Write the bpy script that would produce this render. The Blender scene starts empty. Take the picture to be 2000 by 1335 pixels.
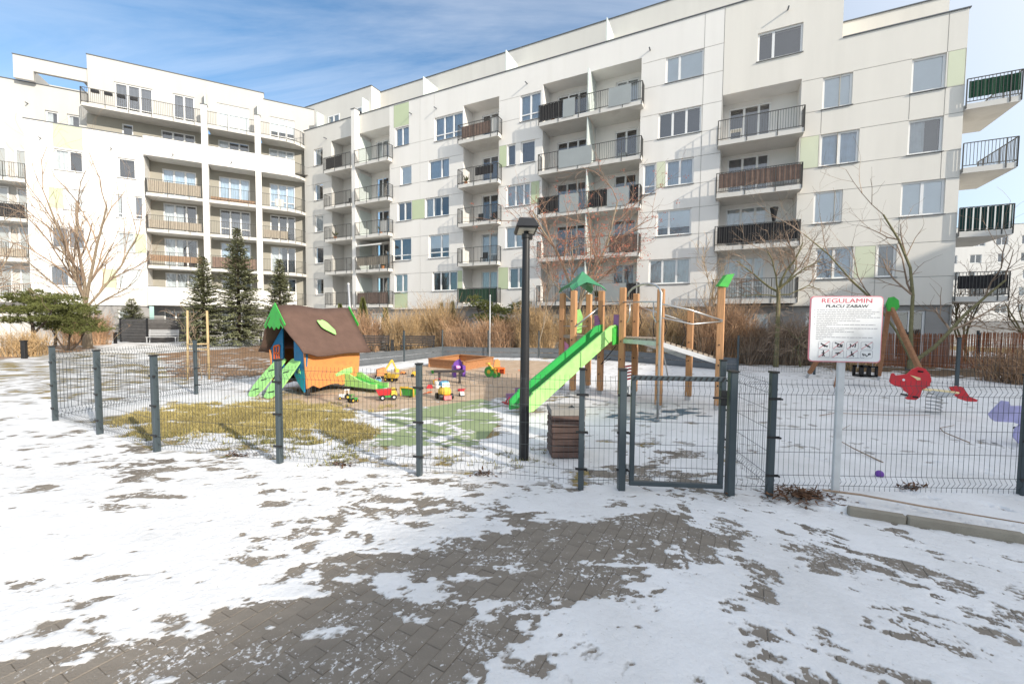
import bpy, bmesh, math, random
import numpy as np
from mathutils import Vector, Matrix

random.seed(11)
SC = bpy.context.scene
COL = SC.collection
R = math.radians

# ------------------------------------------------------------------ camera
def make_camera():
    cam = bpy.data.cameras.new('camera'); o = bpy.data.objects.new('camera', cam); COL.objects.link(o)
    cam.sensor_width = 36.0; cam.sensor_fit = 'HORIZONTAL'; cam.lens = 14.58
    cam.clip_start = 0.05; cam.clip_end = 2000
    p, r = R(2.69), R(0.54)
    fwd = Vector((0, math.cos(p), -math.sin(p))); up0 = Vector((0, math.sin(p), math.cos(p))); rt0 = Vector((1, 0, 0))
    rt = rt0*math.cos(r) + up0*math.sin(r); up = up0*math.cos(r) - rt0*math.sin(r)
    m = Matrix((rt, up, -fwd)).transposed().to_4x4(); m.translation = (0, 0, 1.7)
    o.matrix_world = m; SC.camera = o
make_camera()

# ------------------------------------------------------------------ light
SUN_EL = R(24.8); SUN_AZ = (0.743, -0.669)          # towards the sun
SKY_ROT = math.atan2(SUN_AZ[0], SUN_AZ[1])
def make_world():
    w = bpy.data.worlds.new('World'); SC.world = w; w.use_nodes = True
    nt = w.node_tree; N = nt.nodes; L = nt.links; N.clear()
    out = N.new('ShaderNodeOutputWorld'); bg = N.new('ShaderNodeBackground'); bg.inputs['Strength'].default_value = 0.13
    sky = N.new('ShaderNodeTexSky'); sky.sky_type = 'NISHITA'; sky.sun_disc = False
    sky.sun_elevation = SUN_EL; sky.sun_rotation = SKY_ROT; sky.air_density = 1.0; sky.dust_density = 0.8; sky.ozone_density = 2.2
    # thin cirrus: noise on a flat cloud layer overhead
    tc = N.new('ShaderNodeTexCoord'); sep = N.new('ShaderNodeSeparateXYZ'); L.new(tc.outputs['Generated'], sep.inputs[0])
    mx = N.new('ShaderNodeMath'); mx.operation = 'MAXIMUM'; mx.inputs[1].default_value = 0.03; L.new(sep.outputs['Z'], mx.inputs[0])
    ad = N.new('ShaderNodeMath'); ad.operation = 'ADD'; ad.inputs[1].default_value = 0.12; L.new(mx.outputs[0], ad.inputs[0])
    dv = N.new('ShaderNodeVectorMath'); dv.operation = 'DIVIDE'
    cb = N.new('ShaderNodeCombineXYZ')
    for i in range(3): L.new(ad.outputs[0], cb.inputs[i])
    L.new(tc.outputs['Generated'], dv.inputs[0]); L.new(cb.outputs[0], dv.inputs[1])
    mp = N.new('ShaderNodeMapping'); mp.inputs['Rotation'].default_value = (0, 0, R(28)); mp.inputs['Scale'].default_value = (0.55, 1.5, 0.0)
    mp.inputs['Location'].default_value = (1.7, 0.6, 0)
    L.new(dv.outputs[0], mp.inputs[0])
    n1 = N.new('ShaderNodeTexNoise'); n1.inputs['Scale'].default_value = 1.1; n1.inputs['Detail'].default_value = 9; n1.inputs['Roughness'].default_value = 0.62; n1.inputs['Distortion'].default_value = 0.9
    n2 = N.new('ShaderNodeTexNoise'); n2.inputs['Scale'].default_value = 0.5; n2.inputs['Detail'].default_value = 3
    L.new(mp.outputs[0], n1.inputs[0]); L.new(mp.outputs[0], n2.inputs[0])
    ml = N.new('ShaderNodeMath'); ml.operation = 'MULTIPLY'; L.new(n1.outputs[0], ml.inputs[0]); L.new(n2.outputs[0], ml.inputs[1])
    rp = N.new('ShaderNodeMapRange'); rp.inputs['From Min'].default_value = 0.19; rp.inputs['From Max'].default_value = 0.42; rp.inputs['To Max'].default_value = 0.48; rp.clamp = True
    L.new(ml.outputs[0], rp.inputs['Value'])
    # a thin veil of high cloud that thickens towards the sun, as the sky does from the left to the right of the picture
    dt = N.new('ShaderNodeVectorMath'); dt.operation = 'DOT_PRODUCT'; L.new(tc.outputs['Generated'], dt.inputs[0]); dt.inputs[1].default_value = (SUN_AZ[0]*math.cos(SUN_EL), SUN_AZ[1]*math.cos(SUN_EL), math.sin(SUN_EL))
    hz = N.new('ShaderNodeMapRange'); hz.interpolation_type = 'SMOOTHSTEP'; hz.inputs['From Min'].default_value = -0.42; hz.inputs['From Max'].default_value = 0.78; hz.inputs['To Min'].default_value = 0.03; hz.inputs['To Max'].default_value = 0.88
    L.new(dt.outputs['Value'], hz.inputs['Value'])
    mm = N.new('ShaderNodeMath'); mm.operation = 'MAXIMUM'; L.new(rp.outputs[0], mm.inputs[0]); L.new(hz.outputs[0], mm.inputs[1])
    az = N.new('ShaderNodeMixRGB'); az.blend_type = 'MULTIPLY'; az.inputs['Fac'].default_value = 1; L.new(sky.outputs[0], az.inputs['Color1']); az.inputs['Color2'].default_value = (0.54, 0.79, 0.88, 1)   # clear winter azure
    mix = N.new('ShaderNodeMixRGB'); L.new(mm.outputs[0], mix.inputs['Fac']); L.new(az.outputs[0], mix.inputs['Color1']); mix.inputs['Color2'].default_value = (5.7, 5.75, 5.85, 1)
    L.new(mix.outputs[0], bg.inputs['Color']); L.new(bg.outputs[0], out.inputs['Surface'])
make_world()
def make_sun():
    s = bpy.data.lights.new('sun', 'SUN'); s.energy = 2.85; s.angle = R(0.53); s.color = (1.0, 0.92, 0.80)
    o = bpy.data.objects.new('sun', s); COL.objects.link(o)
    d = Vector((SUN_AZ[0]*math.cos(SUN_EL), SUN_AZ[1]*math.cos(SUN_EL), math.sin(SUN_EL)))
    o.rotation_euler = d.to_track_quat('Z', 'Y').to_euler(); o.location = d*60
make_sun()
SC.view_settings.view_transform = 'Standard'; SC.view_settings.look = 'None'
SC.view_settings.exposure = 0.87; SC.view_settings.gamma = 1.0; SC.view_settings.use_curve_mapping = False
SC.render.engine = 'CYCLES'
SC.cycles.use_denoising = True; SC.cycles.max_bounces = 6; SC.cycles.diffuse_bounces = 3; SC.cycles.glossy_bounces = 2
SC.cycles.transparent_max_bounces = 12; SC.cycles.sample_clamp_indirect = 6

# ------------------------------------------------------------------ mesh helpers
class MB:
    def __init__(s): s.v = []; s.f = []
    def quad(s, a, b, c, d):
        n = len(s.v); s.v += [tuple(a), tuple(b), tuple(c), tuple(d)]; s.f.append((n, n+1, n+2, n+3)); return s
    def tri(s, a, b, c):
        n = len(s.v); s.v += [tuple(a), tuple(b), tuple(c)]; s.f.append((n, n+1, n+2)); return s
    def hexa(s, p):
        n = len(s.v); s.v += [tuple(q) for q in p]
        for f in ((0, 3, 2, 1), (4, 5, 6, 7), (0, 1, 5, 4), (1, 2, 6, 5), (2, 3, 7, 6), (3, 0, 4, 7)): s.f.append(tuple(n+i for i in f))
        return s
    def box(s, x0, x1, y0, y1, z0, z1):
        return s.hexa([(x0, y0, z0), (x1, y0, z0), (x1, y1, z0), (x0, y1, z0), (x0, y0, z1), (x1, y0, z1), (x1, y1, z1), (x0, y1, z1)])
    def bar(s, a, b, w, h, up=(0, 0, 1)):
        a = Vector(a); b = Vector(b); d = (b-a).normalized(); up = Vector(up)
        if abs(d.dot(up)) > 0.98: up = Vector((0, 1, 0)) if abs(d.y) < 0.9 else Vector((1, 0, 0))
        r = d.cross(up).normalized(); u = r.cross(d).normalized(); r *= w/2; u *= h/2
        return s.hexa([a-r-u, a+r-u, b+r-u, b-r-u, a-r+u, a+r+u, b+r+u, b-r+u])
    def tube(s, pts, rad, sides=6, cap=True):
        pts = [Vector(p) for p in pts]; m = len(pts)
        if not isinstance(rad, (list, tuple)): rad = [rad]*m
        n0 = len(s.v); ref = Vector((0.31, 0.17, 0.93))
        for i, p in enumerate(pts):
            d = (pts[min(i+1, m-1)]-pts[max(i-1, 0)])
            if d.length < 1e-9: d = Vector((0, 0, 1))
            d.normalize()
            if abs(d.dot(ref)) > 0.97: ref = Vector((0.9, 0.3, 0.1))
            a = d.cross(ref).normalized(); b = d.cross(a)
            for k in range(sides):
                t = 2*math.pi*k/sides; q = p+(a*math.cos(t)+b*math.sin(t))*rad[i]; s.v.append((q.x, q.y, q.z))
        for i in range(m-1):
            for k in range(sides):
                k2 = (k+1) % sides; s.f.append((n0+i*sides+k, n0+i*sides+k2, n0+(i+1)*sides+k2, n0+(i+1)*sides+k))
        if cap and sides > 3:
            s.f.append(tuple(n0+k for k in range(sides))[::-1]); s.f.append(tuple(n0+(m-1)*sides+k for k in range(sides)))
        return s
    def lathe(s, c, prof, sides=16):
        n0 = len(s.v)
        for r, z in prof:
            for k in range(sides):
                t = 2*math.pi*k/sides; s.v.append((c[0]+r*math.cos(t), c[1]+r*math.sin(t), c[2]+z))
        for i in range(len(prof)-1):
            for k in range(sides):
                k2 = (k+1) % sides; s.f.append((n0+i*sides+k, n0+i*sides+k2, n0+(i+1)*sides+k2, n0+(i+1)*sides+k))
        s.f.append(tuple(n0+k for k in range(sides))[::-1]); s.f.append(tuple(n0+(len(prof)-1)*sides+k for k in range(sides)))
        return s
    def prism(s, poly, o, ax, ay, t):
        """flat outline poly (2-D) in the plane o + ax*x + ay*y, thickness t centred on the plane"""
        o = Vector(o); ax = Vector(ax); ay = Vector(ay); n = ax.cross(ay).normalized()*(t/2); k = len(poly); n0 = len(s.v)
        for sg in (-1, 1):
            for x, y in poly:
                q = o+ax*x+ay*y+n*sg; s.v.append((q.x, q.y, q.z))
        s.f.append(tuple(n0+i for i in range(k))[::-1]); s.f.append(tuple(n0+k+i for i in range(k)))
        for i in range(k):
            j = (i+1) % k; s.f.append((n0+i, n0+j, n0+k+j, n0+k+i))
        return s
    def ball(s, c, r, n=8, sz=(1, 1, 1)):
        prof = [(r*math.sin(math.pi*i/n), -r*math.cos(math.pi*i/n)) for i in range(n+1)]
        prof[0] = (r*0.02, -r); prof[-1] = (r*0.02, r); m = MB(); m.lathe((0, 0, 0), prof, 2*n)
        n0 = len(s.v); s.v += [(c[0]+x*sz[0], c[1]+y*sz[1], c[2]+z*sz[2]) for x, y, z in m.v]; s.f += [tuple(n0+i for i in f) for f in m.f]
        return s
    def join(s, o):
        n0 = len(s.v); s.v += o.v; s.f += [tuple(n0+i for i in f) for f in o.f]; return s
    def mesh(s, name):
        me = bpy.data.meshes.new(name); me.from_pydata(s.v, [], s.f); me.update(); return me
    def build(s, name, mat, parent=None, smooth=False, bevel=0):
        me = s.mesh(name); me.materials.append(mat)
        o = bpy.data.objects.new(name, me); COL.objects.link(o)
        if parent is not None: o.parent = parent
        if smooth:
            for p in me.polygons: p.use_smooth = True
        if bevel:
            b = o.modifiers.new('bevel', 'BEVEL'); b.width = bevel; b.segments = 1; b.limit_method = 'ANGLE'; b.angle_limit = R(40)
        return o
def empty(name, loc=(0, 0, 0), rz=0, label=None, cat=None, group=None, kind=None):
    o = bpy.data.objects.new(name, None); COL.objects.link(o); o.location = loc; o.rotation_euler = (0, 0, rz); o.empty_display_size = 0.2
    return tag(o, label, cat, group, kind)
def tag(o, label=None, cat=None, group=None, kind=None):
    if label: o['label'] = label
    if cat: o['category'] = cat
    if group: o['group'] = group
    if kind: o['kind'] = kind
    return o
def rand(a, b): return random.uniform(a, b)

# ------------------------------------------------------------------ materials
def mat(name, col, rough=0.7, var=0.12, scale=6, bump=0.0, bscale=60, metal=0.0, stretch=(1, 1, 1), spec=0.4, perobj=0.0, island=0.0, dark=None, dscale=3.0, damt=0.5):
    if name.startswith('paint_') and dark is None: dark = tuple(c*0.55+0.03 for c in col); dscale = 5.5; damt = 0.42; var = max(var, 0.09)      # scuffs and grime on painted play things
    m = bpy.data.materials.new(name); m.use_nodes = True; nt = m.node_tree; N = nt.nodes; L = nt.links
    b = N['Principled BSDF']; b.inputs['Roughness'].default_value = rough; b.inputs['Metallic'].default_value = metal; b.inputs['Specular IOR Level'].default_value = spec
    tc = N.new('ShaderNodeTexCoord'); mp = N.new('ShaderNodeMapping'); mp.inputs['Scale'].default_value = stretch; L.new(tc.outputs['Object'], mp.inputs[0])
    n = N.new('ShaderNodeTexNoise'); n.inputs['Scale'].default_value = scale; n.inputs['Detail'].default_value = 6; n.inputs['Roughness'].default_value = 0.6; L.new(mp.outputs[0], n.inputs[0])
    mr = N.new('ShaderNodeMapRange'); mr.inputs['From Min'].default_value = 0.28; mr.inputs['From Max'].default_value = 0.72; mr.inputs['To Min'].default_value = 1-var; mr.inputs['To Max'].default_value = 1+var; L.new(n.outputs[0], mr.inputs['Value'])
    fac = mr.outputs[0]
    def times(f, src, amt):
        q = N.new('ShaderNodeMapRange'); q.inputs['To Min'].default_value = 1-amt; q.inputs['To Max'].default_value = 1+amt; L.new(src, q.inputs['Value'])
        k = N.new('ShaderNodeMath'); k.operation = 'MULTIPLY'; L.new(f, k.inputs[0]); L.new(q.outputs[0], k.inputs[1]); return k.outputs[0]
    if perobj: fac = times(fac, N.new('ShaderNodeObjectInfo').outputs['Random'], perobj)
    if island: fac = times(fac, N.new('ShaderNodeNewGeometry').outputs['Random Per Island'], island)
    vm = N.new('ShaderNodeVectorMath'); vm.operation = 'SCALE'; vm.inputs[0].default_value = col[:3]; L.new(fac, vm.inputs['Scale'])
    csrc = vm.outputs[0]
    if dark:
        n3 = N.new('ShaderNodeTexNoise'); n3.inputs['Scale'].default_value = dscale; n3.inputs['Detail'].default_value = 5; L.new(mp.outputs[0], n3.inputs[0])
        m3 = N.new('ShaderNodeMapRange'); m3.inputs['From Min'].default_value = 0.52; m3.inputs['From Max'].default_value = 0.66; m3.inputs['To Max'].default_value = damt; L.new(n3.outputs[0], m3.inputs['Value'])
        mx = N.new('ShaderNodeMixRGB'); L.new(m3.outputs[0], mx.inputs['Fac']); L.new(csrc, mx.inputs['Color1']); mx.inputs['Color2'].default_value = (*dark, 1); csrc = mx.outputs[0]
    L.new(csrc, b.inputs['Base Color'])
    if bump:
        n2 = N.new('ShaderNodeTexNoise'); n2.inputs['Scale'].default_value = bscale; n2.inputs['Detail'].default_value = 4; L.new(mp.outputs[0], n2.inputs[0])
        bp = N.new('ShaderNodeBump'); bp.inputs['Strength'].default_value = bump; bp.inputs['Distance'].default_value = 0.02; L.new(n2.outputs[0], bp.inputs['Height']); L.new(bp.outputs[0], b.inputs['Normal'])
    return m
def glass_mat(name, tint, refl=1.0):
    m = bpy.data.materials.new(name); m.use_nodes = True; nt = m.node_tree; N = nt.nodes; L = nt.links; N.clear()
    out = N.new('ShaderNodeOutputMaterial'); tr = N.new('ShaderNodeBsdfTransparent'); tr.inputs[0].default_value = (*tint, 1)
    gl = N.new('ShaderNodeBsdfGlossy'); gl.inputs['Roughness'].default_value = 0.015; gl.inputs['Color'].default_value = (refl, refl, refl, 1)
    fr0 = N.new('ShaderNodeFresnel'); fr0.inputs['IOR'].default_value = 1.5
    fr = N.new('ShaderNodeMapRange'); fr.inputs['To Min'].default_value = 0.14; L.new(fr0.outputs[0], fr.inputs['Value'])
    mix = N.new('ShaderNodeMixShader'); L.new(fr.outputs[0], mix.inputs[0]); L.new(tr.outputs[0], mix.inputs[1]); L.new(gl.outputs[0], mix.inputs[2]); L.new(mix.outputs[0], out.inputs[0])
    return m
Mt = {}
Mt['plaster_white'] = mat('plaster_white', (0.80, 0.775, 0.735), 0.9, 0.03, 0.7, 0.15, 120, stretch=(1, 1, 0.10), dark=(0.66, 0.63, 0.58), dscale=1.2, damt=0.16)
Mt['plaster_grey'] = mat('plaster_grey', (0.66, 0.64, 0.595), 0.9, 0.04, 0.8, 0.15, 120, stretch=(1, 1, 0.10), dark=(0.52, 0.50, 0.46), dscale=1.2, damt=0.16)
Mt['plaster_warm'] = mat('plaster_warm', (0.76, 0.725, 0.66), 0.9, 0.04, 0.8, 0.15, 120, stretch=(1, 1, 0.10), dark=(0.62, 0.59, 0.53), dscale=1.2, damt=0.16)
Mt['plaster_cream'] = mat('plaster_cream', (0.53, 0.515, 0.485), 0.9, 0.04, 0.8, 0.15, 120, stretch=(1, 1, 0.10), dark=(0.46, 0.445, 0.415), dscale=1.2, damt=0.2)
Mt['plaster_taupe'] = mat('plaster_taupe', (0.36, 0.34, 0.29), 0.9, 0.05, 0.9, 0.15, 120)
Mt['panel_green'] = mat('panel_green', (0.53, 0.60, 0.40), 0.85, 0.03, 1.0, 0.1, 100)
Mt['panel_pale'] = mat('panel_pale', (0.66, 0.69, 0.52), 0.85, 0.03, 1.0, 0.1, 100)
Mt['plinth'] = mat('plinth', (0.33, 0.32, 0.31), 0.9, 0.08, 1.5, 0.2, 80)
Mt['coping'] = mat('coping', (0.12, 0.13, 0.14), 0.5, 0.1, 3)
Mt['joint'] = mat('joint', (0.47, 0.46, 0.43), 0.9, 0.1, 3)
Mt['upvc'] = mat('upvc', (0.80, 0.80, 0.79), 0.35, 0.03, 2)
Mt['sill'] = mat('sill', (0.20, 0.205, 0.21), 0.45, 0.08, 4)
Mt['slab'] = mat('slab', (0.66, 0.64, 0.60), 0.9, 0.06, 1.2, 0.15, 60, dark=(0.42, 0.40, 0.36), dscale=1.2, damt=0.35)
Mt['rail'] = mat('rail', (0.085, 0.083, 0.078), 0.5, 0.12, 5)
Mt['glass'] = glass_mat('glass', (0.86, 0.90, 0.92))
Mt['room'] = mat('room', (0.045, 0.045, 0.05), 0.95, 0.3, 2)
Mt['curtain'] = mat('curtain', (0.68, 0.69, 0.69), 0.95, 0.1, 3)
Mt['curtain_blue'] = mat('curtain_blue', (0.50, 0.61, 0.72), 0.95, 0.12, 3)
Mt['curtain_dark'] = mat('curtain_dark', (0.16, 0.165, 0.19), 0.95, 0.15, 3)
Mt['blind'] = mat('blind', (0.86, 0.89, 0.91), 0.8, 0.03, 3)
Mt['frosted'] = mat('frosted', (0.62, 0.68, 0.65), 0.35, 0.04, 2)
Mt['panel_grey'] = mat('panel_grey', (0.33, 0.355, 0.355), 0.4, 0.05, 2)
Mt['cloth_dark'] = mat('cloth_dark', (0.035, 0.033, 0.035), 0.9, 0.25, 4)
Mt['cloth_brown'] = mat('cloth_brown', (0.25, 0.17, 0.135), 0.9, 0.2, 5)
Mt['cloth_green'] = mat('cloth_green', (0.015, 0.06, 0.055), 0.8, 0.2, 5)
Mt['cloth_white'] = mat('cloth_white', (0.75, 0.74, 0.70), 0.8, 0.06, 5)
Mt['mat_wood'] = mat('mat_wood', (0.34, 0.22, 0.14), 0.85, 0.2, 7, stretch=(4, 4, 0.6))
Mt['mat_beige'] = mat('mat_beige', (0.40, 0.345, 0.275), 0.85, 0.2, 7, stretch=(4, 4, 0.6))
Mt['hedge_plastic'] = mat('hedge_plastic', (0.02, 0.085, 0.045), 0.8, 0.5, 22)
Mt['anthracite'] = mat('anthracite', (0.052, 0.07, 0.08), 0.4, 0.08, 6, spec=0.5)
Mt['wire'] = mat('wire', (0.045, 0.055, 0.06), 0.45, 0.08, 6)
Mt['black_metal'] = mat('black_metal', (0.02, 0.02, 0.021), 0.45, 0.2, 6)
Mt['steel'] = mat('steel', (0.55, 0.55, 0.54), 0.35, 0.08, 8, metal=0.85)
Mt['galv'] = mat('galv', (0.55, 0.56, 0.57), 0.5, 0.08, 12, metal=0.5)
Mt['wood'] = mat('wood', (0.50, 0.265, 0.125), 0.7, 0.22, 5, 0.15, 40, stretch=(9, 9, 0.8), perobj=0.12)
Mt['wood_grey'] = mat('wood_grey', (0.33, 0.27, 0.21), 0.85, 0.2, 5, 0.2, 40, stretch=(1, 9, 9))
Mt['wood_dark'] = mat('wood_dark', (0.05, 0.042, 0.04), 0.8, 0.25, 6, 0.2, 40, perobj=0.15)
Mt['concrete'] = mat('concrete', (0.29, 0.26, 0.21), 0.95, 0.15, 5, 0.4, 90, dark=(0.24, 0.21, 0.17), dscale=4, damt=0.5)
Mt['concrete_lt'] = mat('concrete_lt', (0.29, 0.275, 0.25), 0.95, 0.12, 9, 0.4, 120)
Mt['brown_slat'] = mat('brown_slat', (0.105, 0.066, 0.055), 0.75, 0.25, 7, 0.2, 60, perobj=0.15)
Mt['bark'] = mat('bark', (0.30, 0.235, 0.165), 0.9, 0.3, 7, 0.5, 30, stretch=(3, 3, 0.6))
Mt['bark_dark'] = mat('bark_dark', (0.075, 0.058, 0.045), 0.9, 0.3, 7, 0.5, 30, stretch=(3, 3, 0.6))
Mt['bark_green'] = mat('bark_green', (0.165, 0.15, 0.075), 0.9, 0.3, 4, 0.4, 30, stretch=(3, 3, 0.6))
Mt['twig'] = mat('twig', (0.29, 0.21, 0.15), 0.9, 0.35, 1.5, island=0.35)
Mt['twig_red'] = mat('twig_red', (0.31, 0.195, 0.135), 0.9, 0.35, 1.5, island=0.35)
Mt['twig_tan'] = mat('twig_tan', (0.46, 0.315, 0.165), 0.9, 0.35, 1.0, island=0.4)
Mt['twig_rust'] = mat('twig_rust', (0.43, 0.265, 0.155), 0.9, 0.35, 1.0, island=0.4)
Mt['berry'] = mat('berry', (0.45, 0.12, 0.065), 0.5, 0.3, 3, island=0.35)
Mt['needle'] = mat('needle', (0.20, 0.21, 0.115), 0.8, 0.35, 1.2, island=0.4)
Mt['needle_pine'] = mat('needle_pine', (0.135, 0.15, 0.045), 0.8, 0.4, 0.9, island=0.45)
Mt['needle_thuja'] = mat('needle_thuja', (0.14, 0.15, 0.045), 0.8, 0.35, 1.5, island=0.4)
Mt['reed'] = mat('reed', (0.30, 0.12, 0.06), 0.85, 0.3, 3, 0.3, 30, stretch=(20, 20, 0.5), island=0.35)
Mt['dryleaf'] = mat('dryleaf', (0.12, 0.06, 0.03), 0.9, 0.4, 8, island=0.4)
Mt['grass'] = mat('grass', (0.38, 0.31, 0.12), 0.9, 0.35, 0.8, island=0.4)
Mt['grass_green'] = mat('grass_green', (0.25, 0.235, 0.09), 0.9, 0.35, 0.8, island=0.4)
Mt['paint_green'] = mat('paint_green', (0.28, 0.66, 0.20), 0.45, 0.04, 4)
Mt['paint_green_dk'] = mat('paint_green_dk', (0.055, 0.42, 0.06), 0.45, 0.05, 4)
Mt['paint_green_roof'] = mat('paint_green_roof', (0.06, 0.27, 0.13), 0.45, 0.05, 4)
Mt['paint_lime'] = mat('paint_lime', (0.36, 0.72, 0.22), 0.4, 0.04, 4)
Mt['paint_blue'] = mat('paint_blue', (0.012, 0.17, 0.36), 0.45, 0.06, 4)
Mt['paint_teal'] = mat('paint_teal', (0.012, 0.30, 0.37), 0.45, 0.06, 4)
Mt['paint_orange'] = mat('paint_orange', (0.70, 0.27, 0.085), 0.5, 0.06, 3)
Mt['paint_orange_red'] = mat('paint_orange_red', (0.72, 0.13, 0.02), 0.5, 0.06, 3)
Mt['paint_red'] = mat('paint_red', (0.58, 0.035, 0.045), 0.4, 0.05, 4)
Mt['paint_yellow'] = mat('paint_yellow', (0.75, 0.48, 0.06), 0.45, 0.05, 4)
Mt['paint_cream'] = mat('paint_cream', (0.80, 0.66, 0.36), 0.45, 0.05, 4)
Mt['paint_purple'] = mat('paint_purple', (0.30, 0.14, 0.30), 0.45, 0.05, 4)
Mt['paint_lilac'] = mat('paint_lilac', (0.42, 0.40, 0.66), 0.45, 0.05, 4)
Mt['paint_violet'] = mat('paint_violet', (0.17, 0.06, 0.36), 0.4, 0.05, 4)
Mt['paint_pink'] = mat('paint_pink', (0.75, 0.32, 0.55), 0.4, 0.05, 4)
Mt['paint_sky'] = mat('paint_sky', (0.12, 0.40, 0.66), 0.4, 0.05, 4)
Mt['paint_white'] = mat('paint_white', (0.80, 0.80, 0.79), 0.4, 0.04, 4)
Mt['paint_black'] = mat('paint_black', (0.012, 0.012, 0.013), 0.4, 0.1, 4)
Mt['paint_tgreen'] = mat('paint_tgreen', (0.06, 0.32, 0.06), 0.4, 0.05, 4)
Mt['felt_brown'] = mat('felt_brown', (0.125, 0.075, 0.058), 0.9, 0.18, 3, 0.35, 40)
Mt['ink_red'] = mat('ink_red', (0.62, 0.05, 0.09), 0.5, 0.03, 4)
Mt['ink_pink'] = mat('ink_pink', (0.72, 0.25, 0.29), 0.5, 0.05, 4)
Mt['ink_black'] = mat('ink_black', (0.03, 0.03, 0.035), 0.5, 0.1, 4)
Mt['ink_grey'] = mat('ink_grey', (0.38, 0.38, 0.40), 0.6, 0.1, 30)
Mt['lens'] = mat('lens', (0.62, 0.58, 0.48), 0.35, 0.12, 8)
Mt['rope'] = mat('rope', (0.05, 0.04, 0.035), 0.9, 0.2, 20)
Mt['stake'] = mat('stake', (0.52, 0.38, 0.20), 0.85, 0.15, 6, stretch=(6, 6, 0.6))

# ================================================================== GROUND
def _hash(ix, iy, seed):
    h = (ix.astype(np.int64)*374761393 + iy.astype(np.int64)*668265263 + seed*1442695041) & 0x7fffffff
    h = (h ^ (h >> 13))*1274126177 & 0x7fffffff
    h = (h ^ (h >> 16)) & 0xffff
    return h/65535.0
def vnoise(x, y, seed=0):
    ix = np.floor(x); iy = np.floor(y); fx = x-ix; fy = y-iy
    fx = fx*fx*fx*(fx*(fx*6-15)+10); fy = fy*fy*fy*(fy*(fy*6-15)+10)
    a = _hash(ix, iy, seed); b = _hash(ix+1, iy, seed); c = _hash(ix, iy+1, seed); d = _hash(ix+1, iy+1, seed)
    return (a*(1-fx)+b*fx)*(1-fy)+(c*(1-fx)+d*fx)*fy
def fbm(x, y, octs, seed=0, gain=0.5, lac=2.03):
    s = 0; a = 1.0; t = 0
    for i in range(octs):
        s = s+a*vnoise(x, y, seed+i*17); t += a; a *= gain
        x, y = (x*0.8-y*0.6)*lac+3.1, (x*0.6+y*0.8)*lac-1.7
    return s/t
def sstep(a, b, x):
    t = np.clip((x-a)/(b-a), 0, 1); return t*t*(3-2*t)
def poly_sd(x, y, poly):
    """signed distance, positive inside"""
    d = np.full(x.shape, 1e9); ins = np.zeros(x.shape, bool); n = len(poly)
    for i in range(n):
        x0, y0 = poly[i]; x1, y1 = poly[(i+1) % n]; ex, ey = x1-x0, y1-y0
        t = np.clip(((x-x0)*ex+(y-y0)*ey)/(ex*ex+ey*ey+1e-12), 0, 1)
        d = np.minimum(d, (x-x0-t*ex)**2+(y-y0-t*ey)**2)
        c = ((y0 > y) != (y1 > y)) & (x < ex*(y-y0)/(ey if abs(ey) > 1e-9 else 1e-9)+x0); ins ^= c
    d = np.sqrt(d); return np.where(ins, d, -d)

SWATH = [(-3.1, 1.93), (-2.66, 2.02), (-2.18, 2.06), (-1.88, 2.22), (-1.52, 2.38), (-1.06, 2.84), (-0.38, 3.12), (0.22, 3.33), (0.91, 3.56), (1.61, 3.84), (2.1, 3.59), (1.67, 2.98), (0.92, 2.87), (0.43, 2.53), (-0.04, 2.11), (-0.27, 1.85), (-0.86, 1.5), (-3.2, 1.5)]
GRASS = [(-7.2, 6.75), (-6.71, 7.71), (-5.4, 8.7), (-4.55, 9.16), (-2.55, 7.9), (-1.96, 5.84), (-2.58, 5.77), (-3.62, 6.05), (-4.64, 5.56), (-6.2, 6.3)]
STRIP = [(-5.74, 5.98), (-3.47, 6.35), (-1.81, 5.6), (0.9, 5.46), (0.74, 4.27), (-1.03, 4.61), (-2.77, 4.94), (-4.63, 5.37)]
RUBBER = [(-1.95, 5.6), (-2.35, 7.91), (-1.54, 8.34), (-0.67, 9.17), (-0.2, 8.6), (-0.2, 7.0), (-0.45, 5.62)]
SAND = [(-5.45, 8.75), (-4.4, 8.2), (-2.58, 7.8), (-1.72, 8.18), (-1.08, 7.96), (0.01, 9.74), (1.39, 13.09), (1.94, 18.38), (-2.28, 19.3), (-4.95, 12.64), (-5.46, 11.02)]
MULCH = [(-17.51, 20.5), (-16.79, 24.68), (-17.35, 29.23), (-11.57, 21.25), (-8.0, 17.6), (-6.9, 14.6), (-8.15, 11.32), (-10.18, 12.26)]
MULCH2 = [(-20.75, 16.75), (-22.4, 19.88), (-21.7, 21.39), (-25.43, 25.39), (-29.0, 27.0), (-27.0, 19.0), (-22.0, 14.6)]
PATHL = [(-24, 17.0), (-15.5, 10.6), (-10.6, 8.4), (-8.6, 8.6), (-8.4, 11.0), (-12.5, 15.5), (-17.5, 21.0), (-22.0, 20.5)]
LEFTMID = [(-7.08, 5.67), (-5.58, 5.26), (-2.62, 4.77), (-0.53, 4.35), (0.01, 4.1), (-0.88, 3.53), (-2.38, 3.8), (-3.77, 4.01), (-4.46, 3.55)]
GATEIN = [(0.94, 5.6), (2.6, 5.6), (2.23, 4.0), (1.17, 4.0), (0.87, 5.1)]
SLIDESH = [(-0.52, 8.49), (0.01, 10.91), (1.32, 10.57), (1.22, 8.07), (0.01, 7.48)]
BLUEP = [(1.83, 8.09), (3.15, 8.4), (4.44, 8.46), (3.95, 7.52), (2.52, 7.19), (1.68, 7.43)]
BEDS = [(-8.31, 22.6), (-5.08, 24.0), (1.42, 22.2), (7.01, 22.4), (11.28, 19.2), (13.4, 15.4), (16.2, 12.6), (27.85, 22.5), (20.57, 27.82), (0.0, 33), (-11.25, 33)]
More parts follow.
